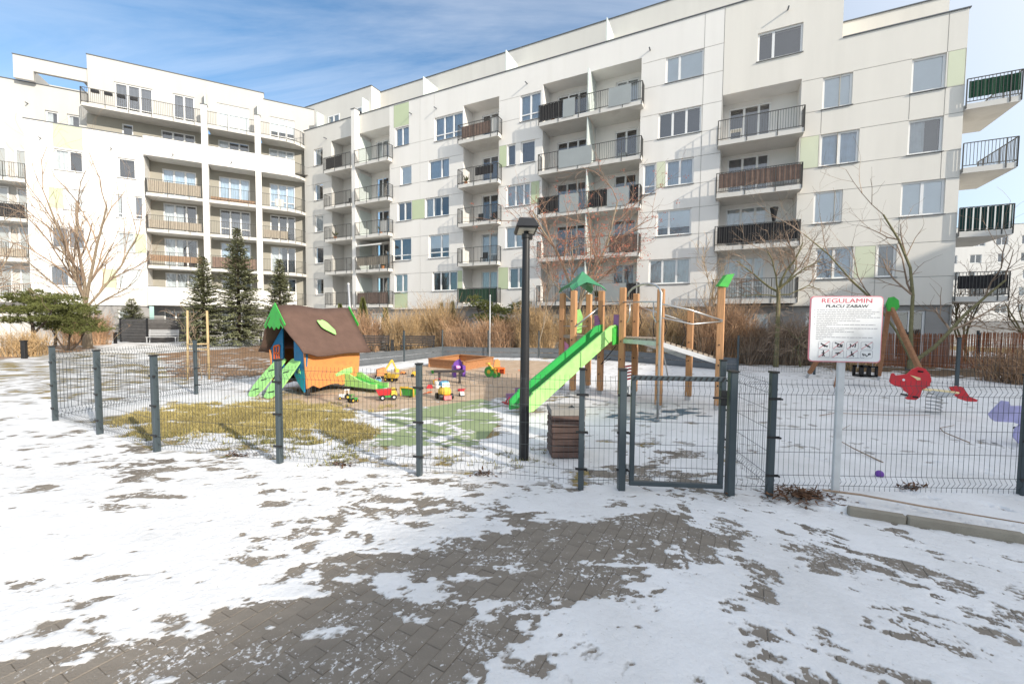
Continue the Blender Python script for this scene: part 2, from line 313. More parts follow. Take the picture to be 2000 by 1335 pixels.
FENCE_PTS = [(-7.54, 6.79), (-6.04, 6.02), (-4.54, 5.25), (-2.74, 4.85), (-1.01, 4.52), (0.72, 4.18), (1.13, 4.17), (2.18, 4.08), (2.57, 4.05), (5.01, 3.99), (7.4, 3.93), (9.8, 3.87)]
def fence_y(x):
    fx = np.array([p[0] for p in FENCE_PTS]); fy = np.array([p[1] for p in FENCE_PTS]); return np.interp(x, fx, fy)
def h0(x, y):
    sd = (x-3.03)*0.416+(y-3.68)*0.909
    return 0.06*sstep(-0.01, 0.03, sd)*sstep(5.8, 4.1, y)*sstep(2.78, 3.1, x)
def bare_fraction(x, y):
    f = np.full(x.shape, 0.05)
    def zone(poly, val, soft):
        nonlocal f
        w = sstep(-soft, soft, poly_sd(x, y, poly)+(fbm(x*1.1, y*1.1, 4, 91)-0.5)*soft*1.6); f = f*(1-w)+val*w
    fy = fence_y(x)
    front = y < fy
    f = np.where(front & (x > 1.3), 0.10+0.05*sstep(2.6, 1.2, y-0.25*x), f)
    f = np.where(front & (x <= 1.3), 0.085+0.05*sstep(-2.5, 0.5, x), f)
    f = np.where((y > 6.5) & (x > 3.5) & (y < 13), 0.012, f)
    f = np.where((y > 19), 0.16, f); f = np.where((y > 17) & (x > 3), 0.2, f)
    zone(LEFTMID, 0.24, 0.5); zone(SWATH, 0.76, 0.2); zone(GATEIN, 0.42, 0.35); zone(PATHL, 0.50, 0.9)
    zone(STRIP, 0.34, 0.25); zone(GRASS, 0.72, 0.6); zone(SLIDESH, 0.45, 0.4); zone(BLUEP, 0.34, 0.3)
    zone(RUBBER, 0.72, 0.18); zone(SAND, 0.985, 0.3); zone(MULCH, 0.9, 0.7); zone(MULCH2, 0.9, 0.8); zone(BEDS, 0.85, 1.2)
    f = np.where((x > 2.9) & (y > 3.55) & (y < 4.6), np.maximum(f, 0.10), f)
    return f
def probit(p):
    p = np.clip(p, 0.002, 0.998); t = np.sqrt(-2*np.log(np.minimum(p, 1-p)))
    z = t-(2.30753+0.27061*t)/(1+0.99229*t+0.04481*t*t); return np.where(p < 0.5, -z, z)
def _patch(x, y, ang, fx, fy, seed):
    u = x*math.cos(ang)+y*math.sin(ang); v = -x*math.sin(ang)+y*math.cos(ang)
    return 0.40*fbm(u*fx, v*fy, 6, seed, 0.6)+0.38*fbm(u*fx*2.6+7, v*fy*2.4, 5, seed+40, 0.64)+0.22*fbm(u*fx*8+3, v*fy*7, 4, seed+80, 0.7)
_g = np.random.default_rng(3).uniform(-60, 60, (2, 40000)); _s = _patch(_g[0], _g[1], 0.0, 1.7, 3.4, 5); _MEAN, _STD = float(_s.mean()), float(_s.std())
def _trail(pts, side=0.09, step=0.62):
    out = []
    for (xa, ya), (xb, yb) in zip(pts[:-1], pts[1:]):
        d = math.hypot(xb-xa, yb-ya); n = max(1, int(d/step)); a = math.atan2(yb-ya, xb-xa)
        for i in range(n):
            t = (i+0.5*((i*7) % 3)/3)/n; s = side if i % 2 else -side; out.append((xa+(xb-xa)*t-math.sin(a)*s, ya+(yb-ya)*t+math.cos(a)*s, a+0.12*(1 if i % 2 else -1)))
    return out
PRINTS = _trail([(-0.6, 1.5), (0.4, 2.6), (1.5, 3.7), (1.65, 5.2)])+_trail([(-7.0, 4.6), (-4.0, 3.9), (-1.5, 3.6), (0.6, 3.5), (3.5, 2.6)])+_trail([(-5.0, 2.9), (-2.5, 2.75), (-0.5, 2.6)])+_trail([(1.2, 1.6), (1.55, 2.6), (1.6, 3.9)])+_trail([(2.2, 1.7), (3.6, 2.2), (5.2, 1.9)])+_trail([(-5.5, 4.7), (-2.5, 4.3), (0.8, 3.95)])
def prints(x, y):
    """footprints and the thin runner marks of a sledge, where the snow is trodden thin"""
    e = np.zeros(x.shape)
    if y.min() > 5.5 or y.max() < 1.0: return e
    for px_, py_, a in PRINTS:
        m = (np.abs(x-px_) < 0.3) & (np.abs(y-py_) < 0.3)
        if not m.any(): continue
        dx = x[m]-px_; dy = y[m]-py_; u = (dx*math.cos(a)+dy*math.sin(a))/0.14; v = (-dx*math.sin(a)+dy*math.cos(a))/0.05
        e[m] += 1.25*np.exp(-(u**4+v**4))
    for x0, k, c in ((0.75, 0.12, 0.05), (1.02, 0.12, 0.05), (1.55, 0.05, -0.06), (-0.3, 0.55, 0.10), (-0.08, 0.55, 0.10)):
        d = x-(x0+k*(y-1.6)+c*(y-1.6)**2); e += np.where(y < 3.4, 0.9*np.exp(-(d/0.012)**2)*(vnoise(x*3+9, y*5, 8) > 0.42), 0)
    return e
def snow_t(x, y):
    """snow thickness (negative where the ground is bare)"""
    f = bare_fraction(x, y)
    # patches lie along the rows of paving on the left and are swept slantwise on the right
    k = sstep(0.6, 1.8, x)*sstep(5.2, 3.6, y)
    n = _patch(x, y, R(2), 1.7, 3.4, 5)*(1-k)+_patch(x, y, R(-38), 2.5, 4.8, 205)*k
    n = (n-_MEAN)/(_STD*(1-0.28*4*k*(1-k)*0.5))
    e = n-probit(f)-prints(x, y)
    lump = fbm(x*9, y*9, 3, 44)-0.5
    t = np.where(e > 0, 0.008*(1-np.exp(-e*1.5)), np.maximum(e*0.022, -0.05))
    return t+np.clip(e*0.6, 0, 1)*(0.004*lump+0.007*(fbm(x*2.2, y*2.2, 3, 7)-0.5)+0.003*(fbm(x*26, y*26, 2, 70)-0.5))

def grid_mesh(x0, x1, y0, y1, res, fn):
    xs = np.arange(x0, x1+res*0.5, res); ys = np.arange(y0, y1+res*0.5, res); X, Y = np.meshgrid(xs, ys); Z = fn(X, Y)
    V = np.stack([X.ravel(), Y.ravel(), Z.ravel()], 1); nx = len(xs); ny = len(ys)
    i = np.arange(nx*ny).reshape(ny, nx); Fc = np.stack([i[:-1, :-1].ravel(), i[:-1, 1:].ravel(), i[1:, 1:].ravel(), i[1:, :-1].ravel()], 1)
    keep = V[Fc][:, :, 2].max(1) > -0.012+0
    return V, Fc, keep
def np_object(name, parts, material, smooth=True):
    Vs, Fs, n = [], [], 0
    for V, Fc in parts: Vs.append(V); Fs.append(Fc+n); n += len(V)
    V = np.concatenate(Vs); Fc = np.concatenate(Fs); k = Fc.shape[1]
    me = bpy.data.meshes.new(name); me.vertices.add(len(V)); me.vertices.foreach_set('co', V.astype(np.float32).ravel())
    me.loops.add(len(Fc)*k); me.loops.foreach_set('vertex_index', Fc.astype(np.int32).ravel())
    me.polygons.add(len(Fc)); me.polygons.foreach_set('loop_start', np.arange(0, len(Fc)*k, k, dtype=np.int32)); me.polygons.foreach_set('loop_total', np.full(len(Fc), k, np.int32))
    me.update(calc_edges=True); me.validate()
    if smooth: me.polygons.foreach_set('use_smooth', np.ones(len(me.polygons), bool))
    me.materials.append(material); o = bpy.data.objects.new(name, me); COL.objects.link(o); return o

def snow_material():
    m = bpy.data.materials.new('snow'); m.use_nodes = True; nt = m.node_tree; N = nt.nodes; L = nt.links; b = N['Principled BSDF']
    b.inputs['Roughness'].default_value = 0.55; b.inputs['Specular IOR Level'].default_value = 0.25
    tc = N.new('ShaderNodeTexCoord'); n = N.new('ShaderNodeTexNoise'); n.inputs['Scale'].default_value = 1.3; n.inputs['Detail'].default_value = 8; n.inputs['Roughness'].default_value = 0.65; L.new(tc.outputs['Object'], n.inputs[0])
    rp = N.new('ShaderNodeValToRGB'); rp.color_ramp.elements[0].position = 0.3; rp.color_ramp.elements[0].color = (0.68, 0.675, 0.67, 1); rp.color_ramp.elements[1].position = 0.62; rp.color_ramp.elements[1].color = (0.81, 0.81, 0.815, 1)
    L.new(n.outputs[0], rp.inputs[0])
    # dirt specks
    n3 = N.new('ShaderNodeTexNoise'); n3.inputs['Scale'].default_value = 38; n3.inputs['Detail'].default_value = 3; L.new(tc.outputs['Object'], n3.inputs[0])
    m3 = N.new('ShaderNodeMapRange'); m3.inputs['From Min'].default_value = 0.68; m3.inputs['From Max'].default_value = 0.76; m3.inputs['To Max'].default_value = 0.55; L.new(n3.outputs[0], m3.inputs['Value'])
    mx = N.new('ShaderNodeMixRGB'); L.new(m3.outputs[0], mx.inputs['Fac']); L.new(rp.outputs[0], mx.inputs['Color1']); mx.inputs['Color2'].default_value = (0.34, 0.31, 0.27, 1)
    # wet grey slush where the sheet thins out to nothing
    gp = N.new('ShaderNodeNewGeometry'); sz = N.new('ShaderNodeSeparateXYZ'); L.new(gp.outputs['Position'], sz.inputs[0])
    n4 = N.new('ShaderNodeTexNoise'); n4.inputs['Scale'].default_value = 70; n4.inputs['Detail'].default_value = 5; L.new(tc.outputs['Object'], n4.inputs[0])
    ma = N.new('ShaderNodeMath'); ma.operation = 'MULTIPLY_ADD'; ma.inputs[1].default_value = 0.004; L.new(n4.outputs[0], ma.inputs[0]); L.new(sz.outputs['Z'], ma.inputs[2])
    ms = N.new('ShaderNodeMapRange'); ms.inputs['From Min'].default_value = 0.0016; ms.inputs['From Max'].default_value = 0.0058; L.new(ma.outputs[0], ms.inputs['Value'])
    sl = N.new('ShaderNodeMixRGB'); L.new(ms.outputs[0], sl.inputs['Fac']); sl.inputs['Color1'].default_value = (0.40, 0.385, 0.365, 1); L.new(mx.outputs[0], sl.inputs['Color2'])
    L.new(sl.outputs[0], b.inputs['Base Color'])
    n2 = N.new('ShaderNodeTexNoise'); n2.inputs['Scale'].default_value = 26; n2.inputs['Detail'].default_value = 7; n2.inputs['Roughness'].default_value = 0.65; L.new(tc.outputs['Object'], n2.inputs[0])
    bp = N.new('ShaderNodeBump'); bp.inputs['Strength'].default_value = 0.5; bp.inputs['Distance'].default_value = 0.02; L.new(n2.outputs[0], bp.inputs['Height']); L.new(bp.outputs[0], b.inputs['Normal'])
    return m
def ground_mix(name, c1, c2, scale, c3=None, s3=40, f3=(0.6, 0.7), bump=0.6, rough=0.95):
    m = bpy.data.materials.new(name); m.use_nodes = True; nt = m.node_tree; N = nt.nodes; L = nt.links; b = N['Principled BSDF']; b.inputs['Roughness'].default_value = rough; b.inputs['Specular IOR Level'].default_value = 0.2
    tc = N.new('ShaderNodeTexCoord'); n = N.new('ShaderNodeTexNoise'); n.inputs['Scale'].default_value = scale; n.inputs['Detail'].default_value = 9; n.inputs['Roughness'].default_value = 0.7; L.new(tc.outputs['Object'], n.inputs[0])
    rp = N.new('ShaderNodeValToRGB'); rp.color_ramp.elements[0].position = 0.36; rp.color_ramp.elements[0].color = (*c1, 1); rp.color_ramp.elements[1].position = 0.64; rp.color_ramp.elements[1].color = (*c2, 1); L.new(n.outputs[0], rp.inputs[0])
    src = rp.outputs[0]
    n2 = N.new('ShaderNodeTexNoise'); n2.inputs['Scale'].default_value = s3; n2.inputs['Detail'].default_value = 5; L.new(tc.outputs['Object'], n2.inputs[0])
    if c3:
        mr = N.new('ShaderNodeMapRange'); mr.inputs['From Min'].default_value = f3[0]; mr.inputs['From Max'].default_value = f3[1]; L.new(n2.outputs[0], mr.inputs['Value'])
        mx = N.new('ShaderNodeMixRGB'); L.new(mr.outputs[0], mx.inputs['Fac']); L.new(src, mx.inputs['Color1']); mx.inputs['Color2'].default_value = (*c3, 1); src = mx.outputs[0]
    L.new(src, b.inputs['Base Color'])
    bp = N.new('ShaderNodeBump'); bp.inputs['Strength'].default_value = bump; bp.inputs['Distance'].default_value = 0.03; L.new(n2.outputs[0], bp.inputs['Height']); L.new(bp.outputs[0], b.inputs['Normal'])
    return m
def flat(name, poly, z, material):
    mb = MB(); mb.v = [(x, y, z) for x, y in poly]; mb.f = [tuple(range(len(poly)))]
    me = mb.mesh(name); bm = bmesh.new(); bm.from_mesh(me); bmesh.ops.triangulate(bm, faces=bm.faces[:])
    for f in bm.faces:
        if f.normal.z < 0: f.normal_flip()
    bm.to_mesh(me); bm.free(); me.materials.append(material); o = bpy.data.objects.new(name, me); COL.objects.link(o); return tag(o, kind='structure')

def build_ground():
    g = MB(); g.quad((-400, -300, -0.06), (400, -300, -0.06), (400, 500, -0.06), (-400, 500, -0.06))
    tag(g.build('ground', ground_mix('soil', (0.12, 0.09, 0.06), (0.22, 0.18, 0.12), 0.35, (0.7, 0.7, 0.7), 0.9, (0.5, 0.58))), kind='structure')
    lawn = [(-45, 6), (-9.6, 8.1), (-7.54, 6.79), (-4.54, 5.25), (-1.01, 4.52), (0.9, 4.2), (0.9, 5.7), (2.7, 5.7), (2.6, 4.1), (9.8, 3.87), (40, 3.0), (40, 48), (-45, 60)]
    flat('lawn', lawn, -0.012, ground_mix('lawn', (0.24, 0.18, 0.085), (0.34, 0.26, 0.125), 3.0, (0.20, 0.19, 0.075), 12, (0.5, 0.62)))
    flat('sand', SAND, -0.004, ground_mix('sand', (0.44, 0.32, 0.22), (0.58, 0.45, 0.33), 2.5, (0.30, 0.21, 0.14), 30, (0.58, 0.7), 0.8))
    flat('rubber_surface', RUBBER, -0.003, ground_mix('rubber', (0.26, 0.32, 0.165), (0.31, 0.37, 0.205), 2.0, (0.20, 0.26, 0.13), 160, (0.55, 0.65), 0.3))
    flat('rubber_surface_blue', BLUEP+[], -0.005, ground_mix('rubber_blue', (0.10, 0.15, 0.19), (0.17, 0.23, 0.27), 2.0, (0.10, 0.14, 0.17), 160, (0.55, 0.65), 0.3))
    flat('mulch_bed', MULCH, -0.006, ground_mix('mulch', (0.23, 0.135, 0.075), (0.38, 0.24, 0.14), 5.0, (0.12, 0.07, 0.045), 25, (0.55, 0.68), 1.0))
    flat('mulch_bed', MULCH2, -0.007, bpy.data.materials['mulch'])
    flat('shrub_bed', BEDS, -0.005, ground_mix('bed', (0.11, 0.075, 0.05), (0.22, 0.155, 0.095), 5.0, (0.06, 0.045, 0.03), 25, (0.55, 0.68), 1.0))
    # raised bed behind the kerb on the right
    V, Fc, _ = grid_mesh(2.8, 10.0, 0.6, 5.8, 0.08, lambda x, y: h0(x, y)-0.02)
    tag(np_object('planting_bed', [(V, Fc)], bpy.data.materials['bed']), kind='structure')
    # ---- paving
    base = [(-45, -8), (20, -8), (20, 2.6), (2.9, 3.72), (2.57, 4.6), (2.7, 5.7), (0.9, 5.7), (0.9, 4.2), (-1.01, 4.52), (-4.54, 5.25), (-7.54, 6.79), (-9.6, 8.1), (-45, 8.2)]
    pv = flat('pavement', base, -0.006, ground_mix('paving_joint', (0.15, 0.13, 0.108), (0.20, 0.175, 0.145), 3.0, (0.08, 0.07, 0.06), 40))
    pm = mat('paver', (0.225, 0.196, 0.162), 0.8, 0.12, 5, 0.35, 90, perobj=0.05, island=0.05, dark=(0.14, 0.118, 0.097), dscale=1.3, damt=0.7)
    nt = pm.node_tree; N = nt.nodes; L = nt.links; b = N['Principled BSDF']; src = b.inputs['Base Color'].links[0].from_socket
    gp = N.new('ShaderNodeNewGeometry'); nz = N.new('ShaderNodeTexNoise'); nz.inputs['Scale'].default_value = 34; nz.inputs['Detail'].default_value = 6; nz.inputs['Roughness'].default_value = 0.7; L.new(gp.outputs['Position'], nz.inputs[0])
    nb = N.new('ShaderNodeTexNoise'); nb.inputs['Scale'].default_value = 3.2; nb.inputs['Detail'].default_value = 3; L.new(gp.outputs['Position'], nb.inputs[0])
    ad = N.new('ShaderNodeMath'); ad.operation = 'MULTIPLY_ADD'; ad.inputs[1].default_value = 0.55; L.new(nb.outputs[0], ad.inputs[0]); L.new(nz.outputs[0], ad.inputs[2])
    mr = N.new('ShaderNodeMapRange'); mr.inputs['From Min'].default_value = 0.87; mr.inputs['From Max'].default_value = 0.93; mr.inputs['To Max'].default_value = 0.85; L.new(ad.outputs[0], mr.inputs['Value'])
    mx = N.new('ShaderNodeMixRGB'); L.new(mr.outputs[0], mx.inputs['Fac']); L.new(src, mx.inputs['Color1']); mx.inputs['Color2'].default_value = (0.76, 0.76, 0.77, 1); L.new(mx.outputs[0], b.inputs['Base Color'])
    def paver_mb(c, ca, sa, z):
        mb = MB(); l, w, k = 0.099, 0.049, 0.004
        pts = [(-l, -w), (l, -w), (l, w), (-l, w)]; q = [(-l+k, -w+k), (l-k, -w+k), (l-k, w-k), (-l+k, w-k)]
        T = lambda p, zz: (c[0]+p[0]*ca-p[1]*sa, c[1]+p[0]*sa+p[1]*ca, zz)
        mb.v = [T(p, z-0.03) for p in pts]+[T(p, z-0.003) for p in pts]+[T(p, z) for p in q]
        for i in range(4):
            j = (i+1) % 4; mb.f += [(i, j, 4+j, 4+i), (4+i, 4+j, 8+j, 8+i)]
        mb.f.append((8, 9, 10, 11)); return mb
    th = R(61.5); ca, sa = math.cos(th), math.sin(th)
    cells = []
    for i in range(-140, 140):
        for j in range(-70, 70):
            u = (j+0.5*(i % 2))*0.2; v = i*0.1; x = u*ca-v*sa; y = u*sa+v*ca+2.0
            if -9.2 < x < 6.5 and 1.35 < y < 6.9: cells.append((x, y))
    cx = np.array([c[0] for c in cells]); cy = np.array([c[1] for c in cells])
    inside = poly_sd(cx, cy, base) > 0.06; bf = bare_fraction(cx, cy); tt = snow_t(cx, cy)
    shown = inside & (np.abs(cx) < cy*1.25+0.1) & (tt < 0.004) & (cy > 1.7)
    order = np.argsort(np.where(shown, cx**2+cy**2, 1e9))
    near = set(int(k) for k in order[:300] if shown[k])
    proto = paver_mb((0, 0), ca, sa, 0).mesh('paving_stone'); proto.materials.append(pm)
    rest = MB(); rr = random.Random(4)
    for k, (x, y) in enumerate(cells):
        if not inside[k]: continue
        z = rr.uniform(-0.0025, 0.0015)
        if k in near:
            o = bpy.data.objects.new('paving_stone', proto); COL.objects.link(o); o.parent = pv; o.location = (x, y, z)
        else: rest.join(paver_mb((x, y), ca, sa, z))
    o = rest.build('far_paving', pm, pv); o['kind'] = 'stuff'
    # ---- snow: one real sheet that dips under the ground where it has melted
    fn = lambda x, y: h0(x, y)+snow_t(x, y)
    parts = []
    for a in ((-3.9, 5.6, 1.5, 4.72, 0.0115), (-6.5, 7.2, 4.7, 6.52, 0.022), (-6.5, -3.88, 1.3, 4.72, 0.022), (5.58, 7.2, 1.3, 4.72, 0.03), (-14, -6.46, 1.3, 6.55, 0.06), (-14, 13.5, 6.5, 19.05, 0.075), (7.1, 22, -4, 6.6, 0.15), (-45, 32, 19, 44, 0.24), (-45, -13.9, 1.3, 19.1, 0.2), (13.4, 32, 6.4, 19.1, 0.2), (-14, 7.2, -4, 1.33, 0.12)):
        V, Fc, keep = grid_mesh(*a, fn); parts.append((V, Fc))
    tag(np_object('snow', parts, snow_material()), 'thin snow lying in patches over paving and playground', kind='stuff')
    # ---- kerb
    kb = empty('kerb', kind='structure'); pts = [(3.03, 3.66), (3.40, 3.49), (4.05, 3.19), (4.75, 2.87), (5.5, 2.53), (6.4, 2.12)]
    for (xa, ya), (xb, yb) in zip(pts[:-1], pts[1:]):
        d = Vector((xb-xa, yb-ya, 0)); d.normalize(); a = Vector((xa, ya, 0.035))+d*0.004; b = Vector((xb, yb, 0.035))-d*0.004
        MB().bar(a-Vector((0, 0, .028)), b-Vector((0, 0, .028)), 0.065, 0.15).build('kerb_stone', Mt['concrete'], kb, bevel=0.012)
    # ---- grass: short blades where the lawn shows
    def grass(name, poly, n, hmin, hmax, mt, seed, label):
        r = np.random.default_rng(seed); xs = np.array([p[0] for p in poly]); ys = np.array([p[1] for p in poly])
        x = r.uniform(xs.min(), xs.max(), n); y = r.uniform(ys.min(), ys.max(), n)
        k = (poly_sd(x, y, poly)+(fbm(x*1.3, y*1.3, 4, 61)-0.5)*1.6 > r.uniform(0, 0.45, n)) & (snow_t(x, y) < r.uniform(-0.006, 0.006, n)); x = x[k]; y = y[k]; n = len(x)
        cl = fbm(x*4, y*4, 3, 3); h = r.uniform(hmin, hmax, n)*(0.5+cl); a = r.uniform(0, 6.28, n); b = r.uniform(0, 6.28, n); w = 0.007; ln = h*r.uniform(0.3, 1.1, n)
        V = np.zeros((n, 3, 3)); V[:, 0] = np.stack([x-w*np.cos(a), y-w*np.sin(a), np.full(n, -0.012)], 1); V[:, 1] = np.stack([x+w*np.cos(a), y+w*np.sin(a), np.full(n, -0.012)], 1)
        V[:, 2] = np.stack([x+ln*np.cos(b), y+ln*np.sin(b), h], 1)
        tag(np_object(name, [(V.reshape(-1, 3), np.arange(n*3).reshape(-1, 3))], mt, False), label, kind='stuff')
    grass('grass', GRASS, 120000, 0.025, 0.065, Mt['grass'], 1, 'matted yellowish lawn showing through the snow')
    grass('grass', STRIP, 26000, 0.02, 0.06, Mt['grass_green'], 2, 'grass tufts along the inside of the fence')
    grass('grass', [(-8.5, 7), (-5.5, 10.5), (-5, 9), (-7, 7.3)], 9000, 0.02, 0.05, Mt['grass'], 3, 'dry grass at the left of the playground')
build_ground()

# ================================================================== BUILDINGS
SILL = [None, 4.10, 6.97, 9.87, 12.75, 15.90]; HEAD = [2.72, 5.60, 8.50, 11.40, 14.25, 17.40]
SB = [None, 2.85, 5.80, 8.70, 11.55, 14.73, 17.70]          # undersides of the balcony slabs
def wall_mb(x0, x1, z0, z1, y, holes=()):
    """wall in the plane y with rectangular openings (x0,x1,z0,z1,depth) and their reveals"""
    mb = MB(); hs = [h for h in holes if h[0] < x1-1e-4 and h[1] > x0+1e-4 and h[2] < z1-1e-4 and h[3] > z0+1e-4]
    hs = [(max(h[0], x0), min(h[1], x1), max(h[2], z0), min(h[3], z1), h[4]) for h in hs]
    zs = sorted({z0, z1, *[h[2] for h in hs], *[h[3] for h in hs]})
    for za, zb in zip(zs[:-1], zs[1:]):
        if zb-za < 1e-4: continue
        zm = (za+zb)/2; row = sorted([(h[0], h[1]) for h in hs if h[2] < zm < h[3]]); x = x0
        for a, b in row+[(x1, x1)]:
            if a > x+1e-4: mb.quad((x, y, za), (a, y, za), (a, y, zb), (x, y, zb))
            x = max(x, b)
    for a, b, c, d, dep in hs:
        if dep <= 0: continue
        mb.quad((a, y, c), (b, y, c), (b, y+dep, c), (a, y+dep, c)); mb.quad((a, y+dep, d), (b, y+dep, d), (b, y, d), (a, y, d))
        mb.quad((a, y, c), (a, y+dep, c), (a, y+dep, d), (a, y, d)); mb.quad((b, y+dep, c), (b, y, c), (b, y, d), (b, y+dep, d))
    return mb
def curtain_mb(x0, x1, z0, z1, y, seed):
    mb = MB(); n = max(6, int((x1-x0)/0.05)); r = random.Random(seed); ph = r.uniform(0, 6)
    xs = [x0+(x1-x0)*i/n for i in range(n+1)]; ys = [y+0.02*math.sin(i*1.3+ph)+r.uniform(-0.006, 0.006) for i in range(n+1)]
    for i in range(n): mb.quad((xs[i], ys[i], z0), (xs[i+1], ys[i+1], z0), (xs[i+1], ys[i+1], z1), (xs[i], ys[i], z1))
    return mb
_wr = random.Random(77)
def window(par, x0, x1, z0, z1, y, panes=(1,), transom=0.0, fill='auto', sill=True, fr=0.092, name='window'):
    """a window: white frame with its panes, sill, what hangs behind it and the dark room"""
    mb = MB(); t = 0.07
    mb.box(x0, x1, y, y+t, z0, z0+fr); mb.box(x0, x1, y, y+t, z1-fr, z1); mb.box(x0, x0+fr, y, y+t, z0+fr, z1-fr); mb.box(x1-fr, x1, y, y+t, z0+fr, z1-fr)
    tot = sum(panes); x = x0+fr*0.5; w = (x1-x0-fr); cells = []
    for i, p in enumerate(panes):
        xa = x; x += w*p/tot; xb = x
        if i < len(panes)-1: mb.box(xb-0.06, xb+0.06, y-0.008, y+t, z0+fr, z1-fr)
        cells.append((xa+(fr*0.5 if i == 0 else 0.06), xb-(fr*0.5 if i == len(panes)-1 else 0.06)))
    zb = z0+fr
    if transom:
        for a, b in cells: mb.box(a, b, y-0.004, y+t, z0+transom, z0+transom+0.07)
    o = mb.build(name, Mt['upvc'], par)
    for a, b in cells:
        for c, d in (((zb, z0+transom), (z0+transom+0.07, z1-fr)) if transom else ((zb, z1-fr),)):
            # casement rim, a little inside the frame
            q = MB(); q.quad((a, y+0.035, c), (b, y+0.035, c), (b, y+0.035, d), (a, y+0.035, d)); q.build('pane', Mt['glass'], o)
    MB().quad((x0+0.02, y+0.32, z0+0.02), (x1-0.02, y+0.32, z0+0.02), (x1-0.02, y+0.32, z1-0.02), (x0+0.02, y+0.32, z1-0.02)).build('interior', Mt['room'], o)
    if sill: MB().box(x0-0.05, x1+0.05, y-0.16, y+0.01, z0-0.03, z0-0.002).build('sill', Mt['sill'], o)
    if fill == 'auto': fill = _wr.choice(['curtain', 'dark', 'half', 'curtain_blue', 'none', 'curtain', 'blindtop'])
    yb = y+0.13
    if fill in ('curtain', 'curtain_blue', 'curtain_dark'): curtain_mb(x0+0.04, x1-0.04, z0+0.05, z1-0.04, yb, _wr.random()).build('curtain', Mt[fill], o)
    elif fill == 'dark': curtain_mb(x0+0.04, x1-0.04, z0+0.05, z1-0.04, yb, _wr.random()).build('curtain', Mt['curtain_dark'], o)
    elif fill == 'half':
        a = x0+(x1-x0)*_wr.uniform(0.35, 0.6); curtain_mb(x0+0.04, a, z0+0.05, z1-0.04, yb, _wr.random()).build('curtain', Mt['curtain'], o)
    elif fill == 'blind': MB().box(x0+0.05, x1-0.05, yb-0.075, yb-0.065, z0+0.06, z1-0.05).build('blind', Mt['blind'], o)
    elif fill == 'blindtop':
        MB().box(x0+0.05, x1-0.05, yb-0.06, yb-0.05, z0+(z1-z0)*_wr.uniform(0.25, 0.6), z1-0.05).build('blind', Mt['blind'], o)
    return o
def railing_mb(pts, z0, h=1.1, sp=0.115):
    mb = MB()
    for (xa, ya), (xb, yb) in zip(pts[:-1], pts[1:]):
        a = Vector((xa, ya, 0)); b = Vector((xb, yb, 0)); L = (b-a).length; n = max(1, round(L/sp))
        for z, w in ((z0+h, 0.045), (z0+0.09, 0.035)): mb.bar(a+Vector((0, 0, z)), b+Vector((0, 0, z)), w, 0.03)
        for i in range(n+1):
            p = a+(b-a)*(i/n); big = i in (0, n) or i % 12 == 0
            w = 0.040 if big else 0.017; mb.bar(p+Vector((0, 0, z0-(0.2 if big else -0.09))), p+Vector((0, 0, z0+h)), w, w, (0, 1, 0))
    return mb
def balcony(par, pts, back, sb, th=0.24, rail='rail', screens=()):
    """slab with outline pts (front run, left to right) out to the wall line y=back, railing along pts"""
    xs = [p[0] for p in pts]; mb = MB(); poly = list(pts)+[(pts[-1][0], back), (pts[0][0], back)]
    mb.prism(poly, (0, 0, sb+th/2), (1, 0, 0), (0, 1, 0), th); mb.build('balcony_slab', Mt['slab'], par)
    fl = sb+th
    if rail == 'rail': railing_mb(pts, fl).build('railing', Mt['rail'], par)
    elif rail == 'solid':
        m2 = MB()
        for (xa, ya), (xb, yb) in zip(pts[:-1], pts[1:]): m2.bar((xa, ya, sb+0.72), (xb, yb, sb+0.72), 0.14, 1.49)
        m2.build('balcony_parapet', Mt['plaster_white'], par)
        m3 = MB()
        for (xa, ya), (xb, yb) in zip(pts[:-1], pts[1:]): m3.bar((xa, ya, sb+1.485), (xb, yb, sb+1.485), 0.18, 0.03)
        m3.build('coping', Mt['coping'], par)
    # screens: (x0, x1, zlow, zhigh, material) hung just inside the front run
    yf = min(p[1] for p in pts)
    for x0, x1, zl, zh, mk in screens:
        q = MB()
        if mk in ('panel_grey', 'frosted'): q.box(x0, x1, yf-0.035, yf-0.025, fl+zl, fl+zh)
        else: q = curtain_mb(x0, x1, fl+zl, fl+zh, yf+0.035, x0)
        q.build('railing_screen', Mt[mk], par)
    return fl
def coping(par, x0, x1, y0, y1, z): MB().box(x0-0.03, x1+0.03, y0-0.05, y1+0.05, z, z+0.05).build('coping', Mt['coping'], par)
def spout(par, x, y, z): MB().tube([(x, y+0.05, z), (x, y-0.32, z-0.03)], 0.04, 8).build('drain_spout', Mt['coping'], par)
def groove(par, x0, x1, z0, z1, y): return (x0, x1, z0, z1, 0.02)
def joints_mb(rects, y):
    mb = MB()
    for a, b, c, d in rects: mb.quad((a, y+0.02, c), (b, y+0.02, c), (b, y+0.02, d), (a, y+0.02, d))
    return mb

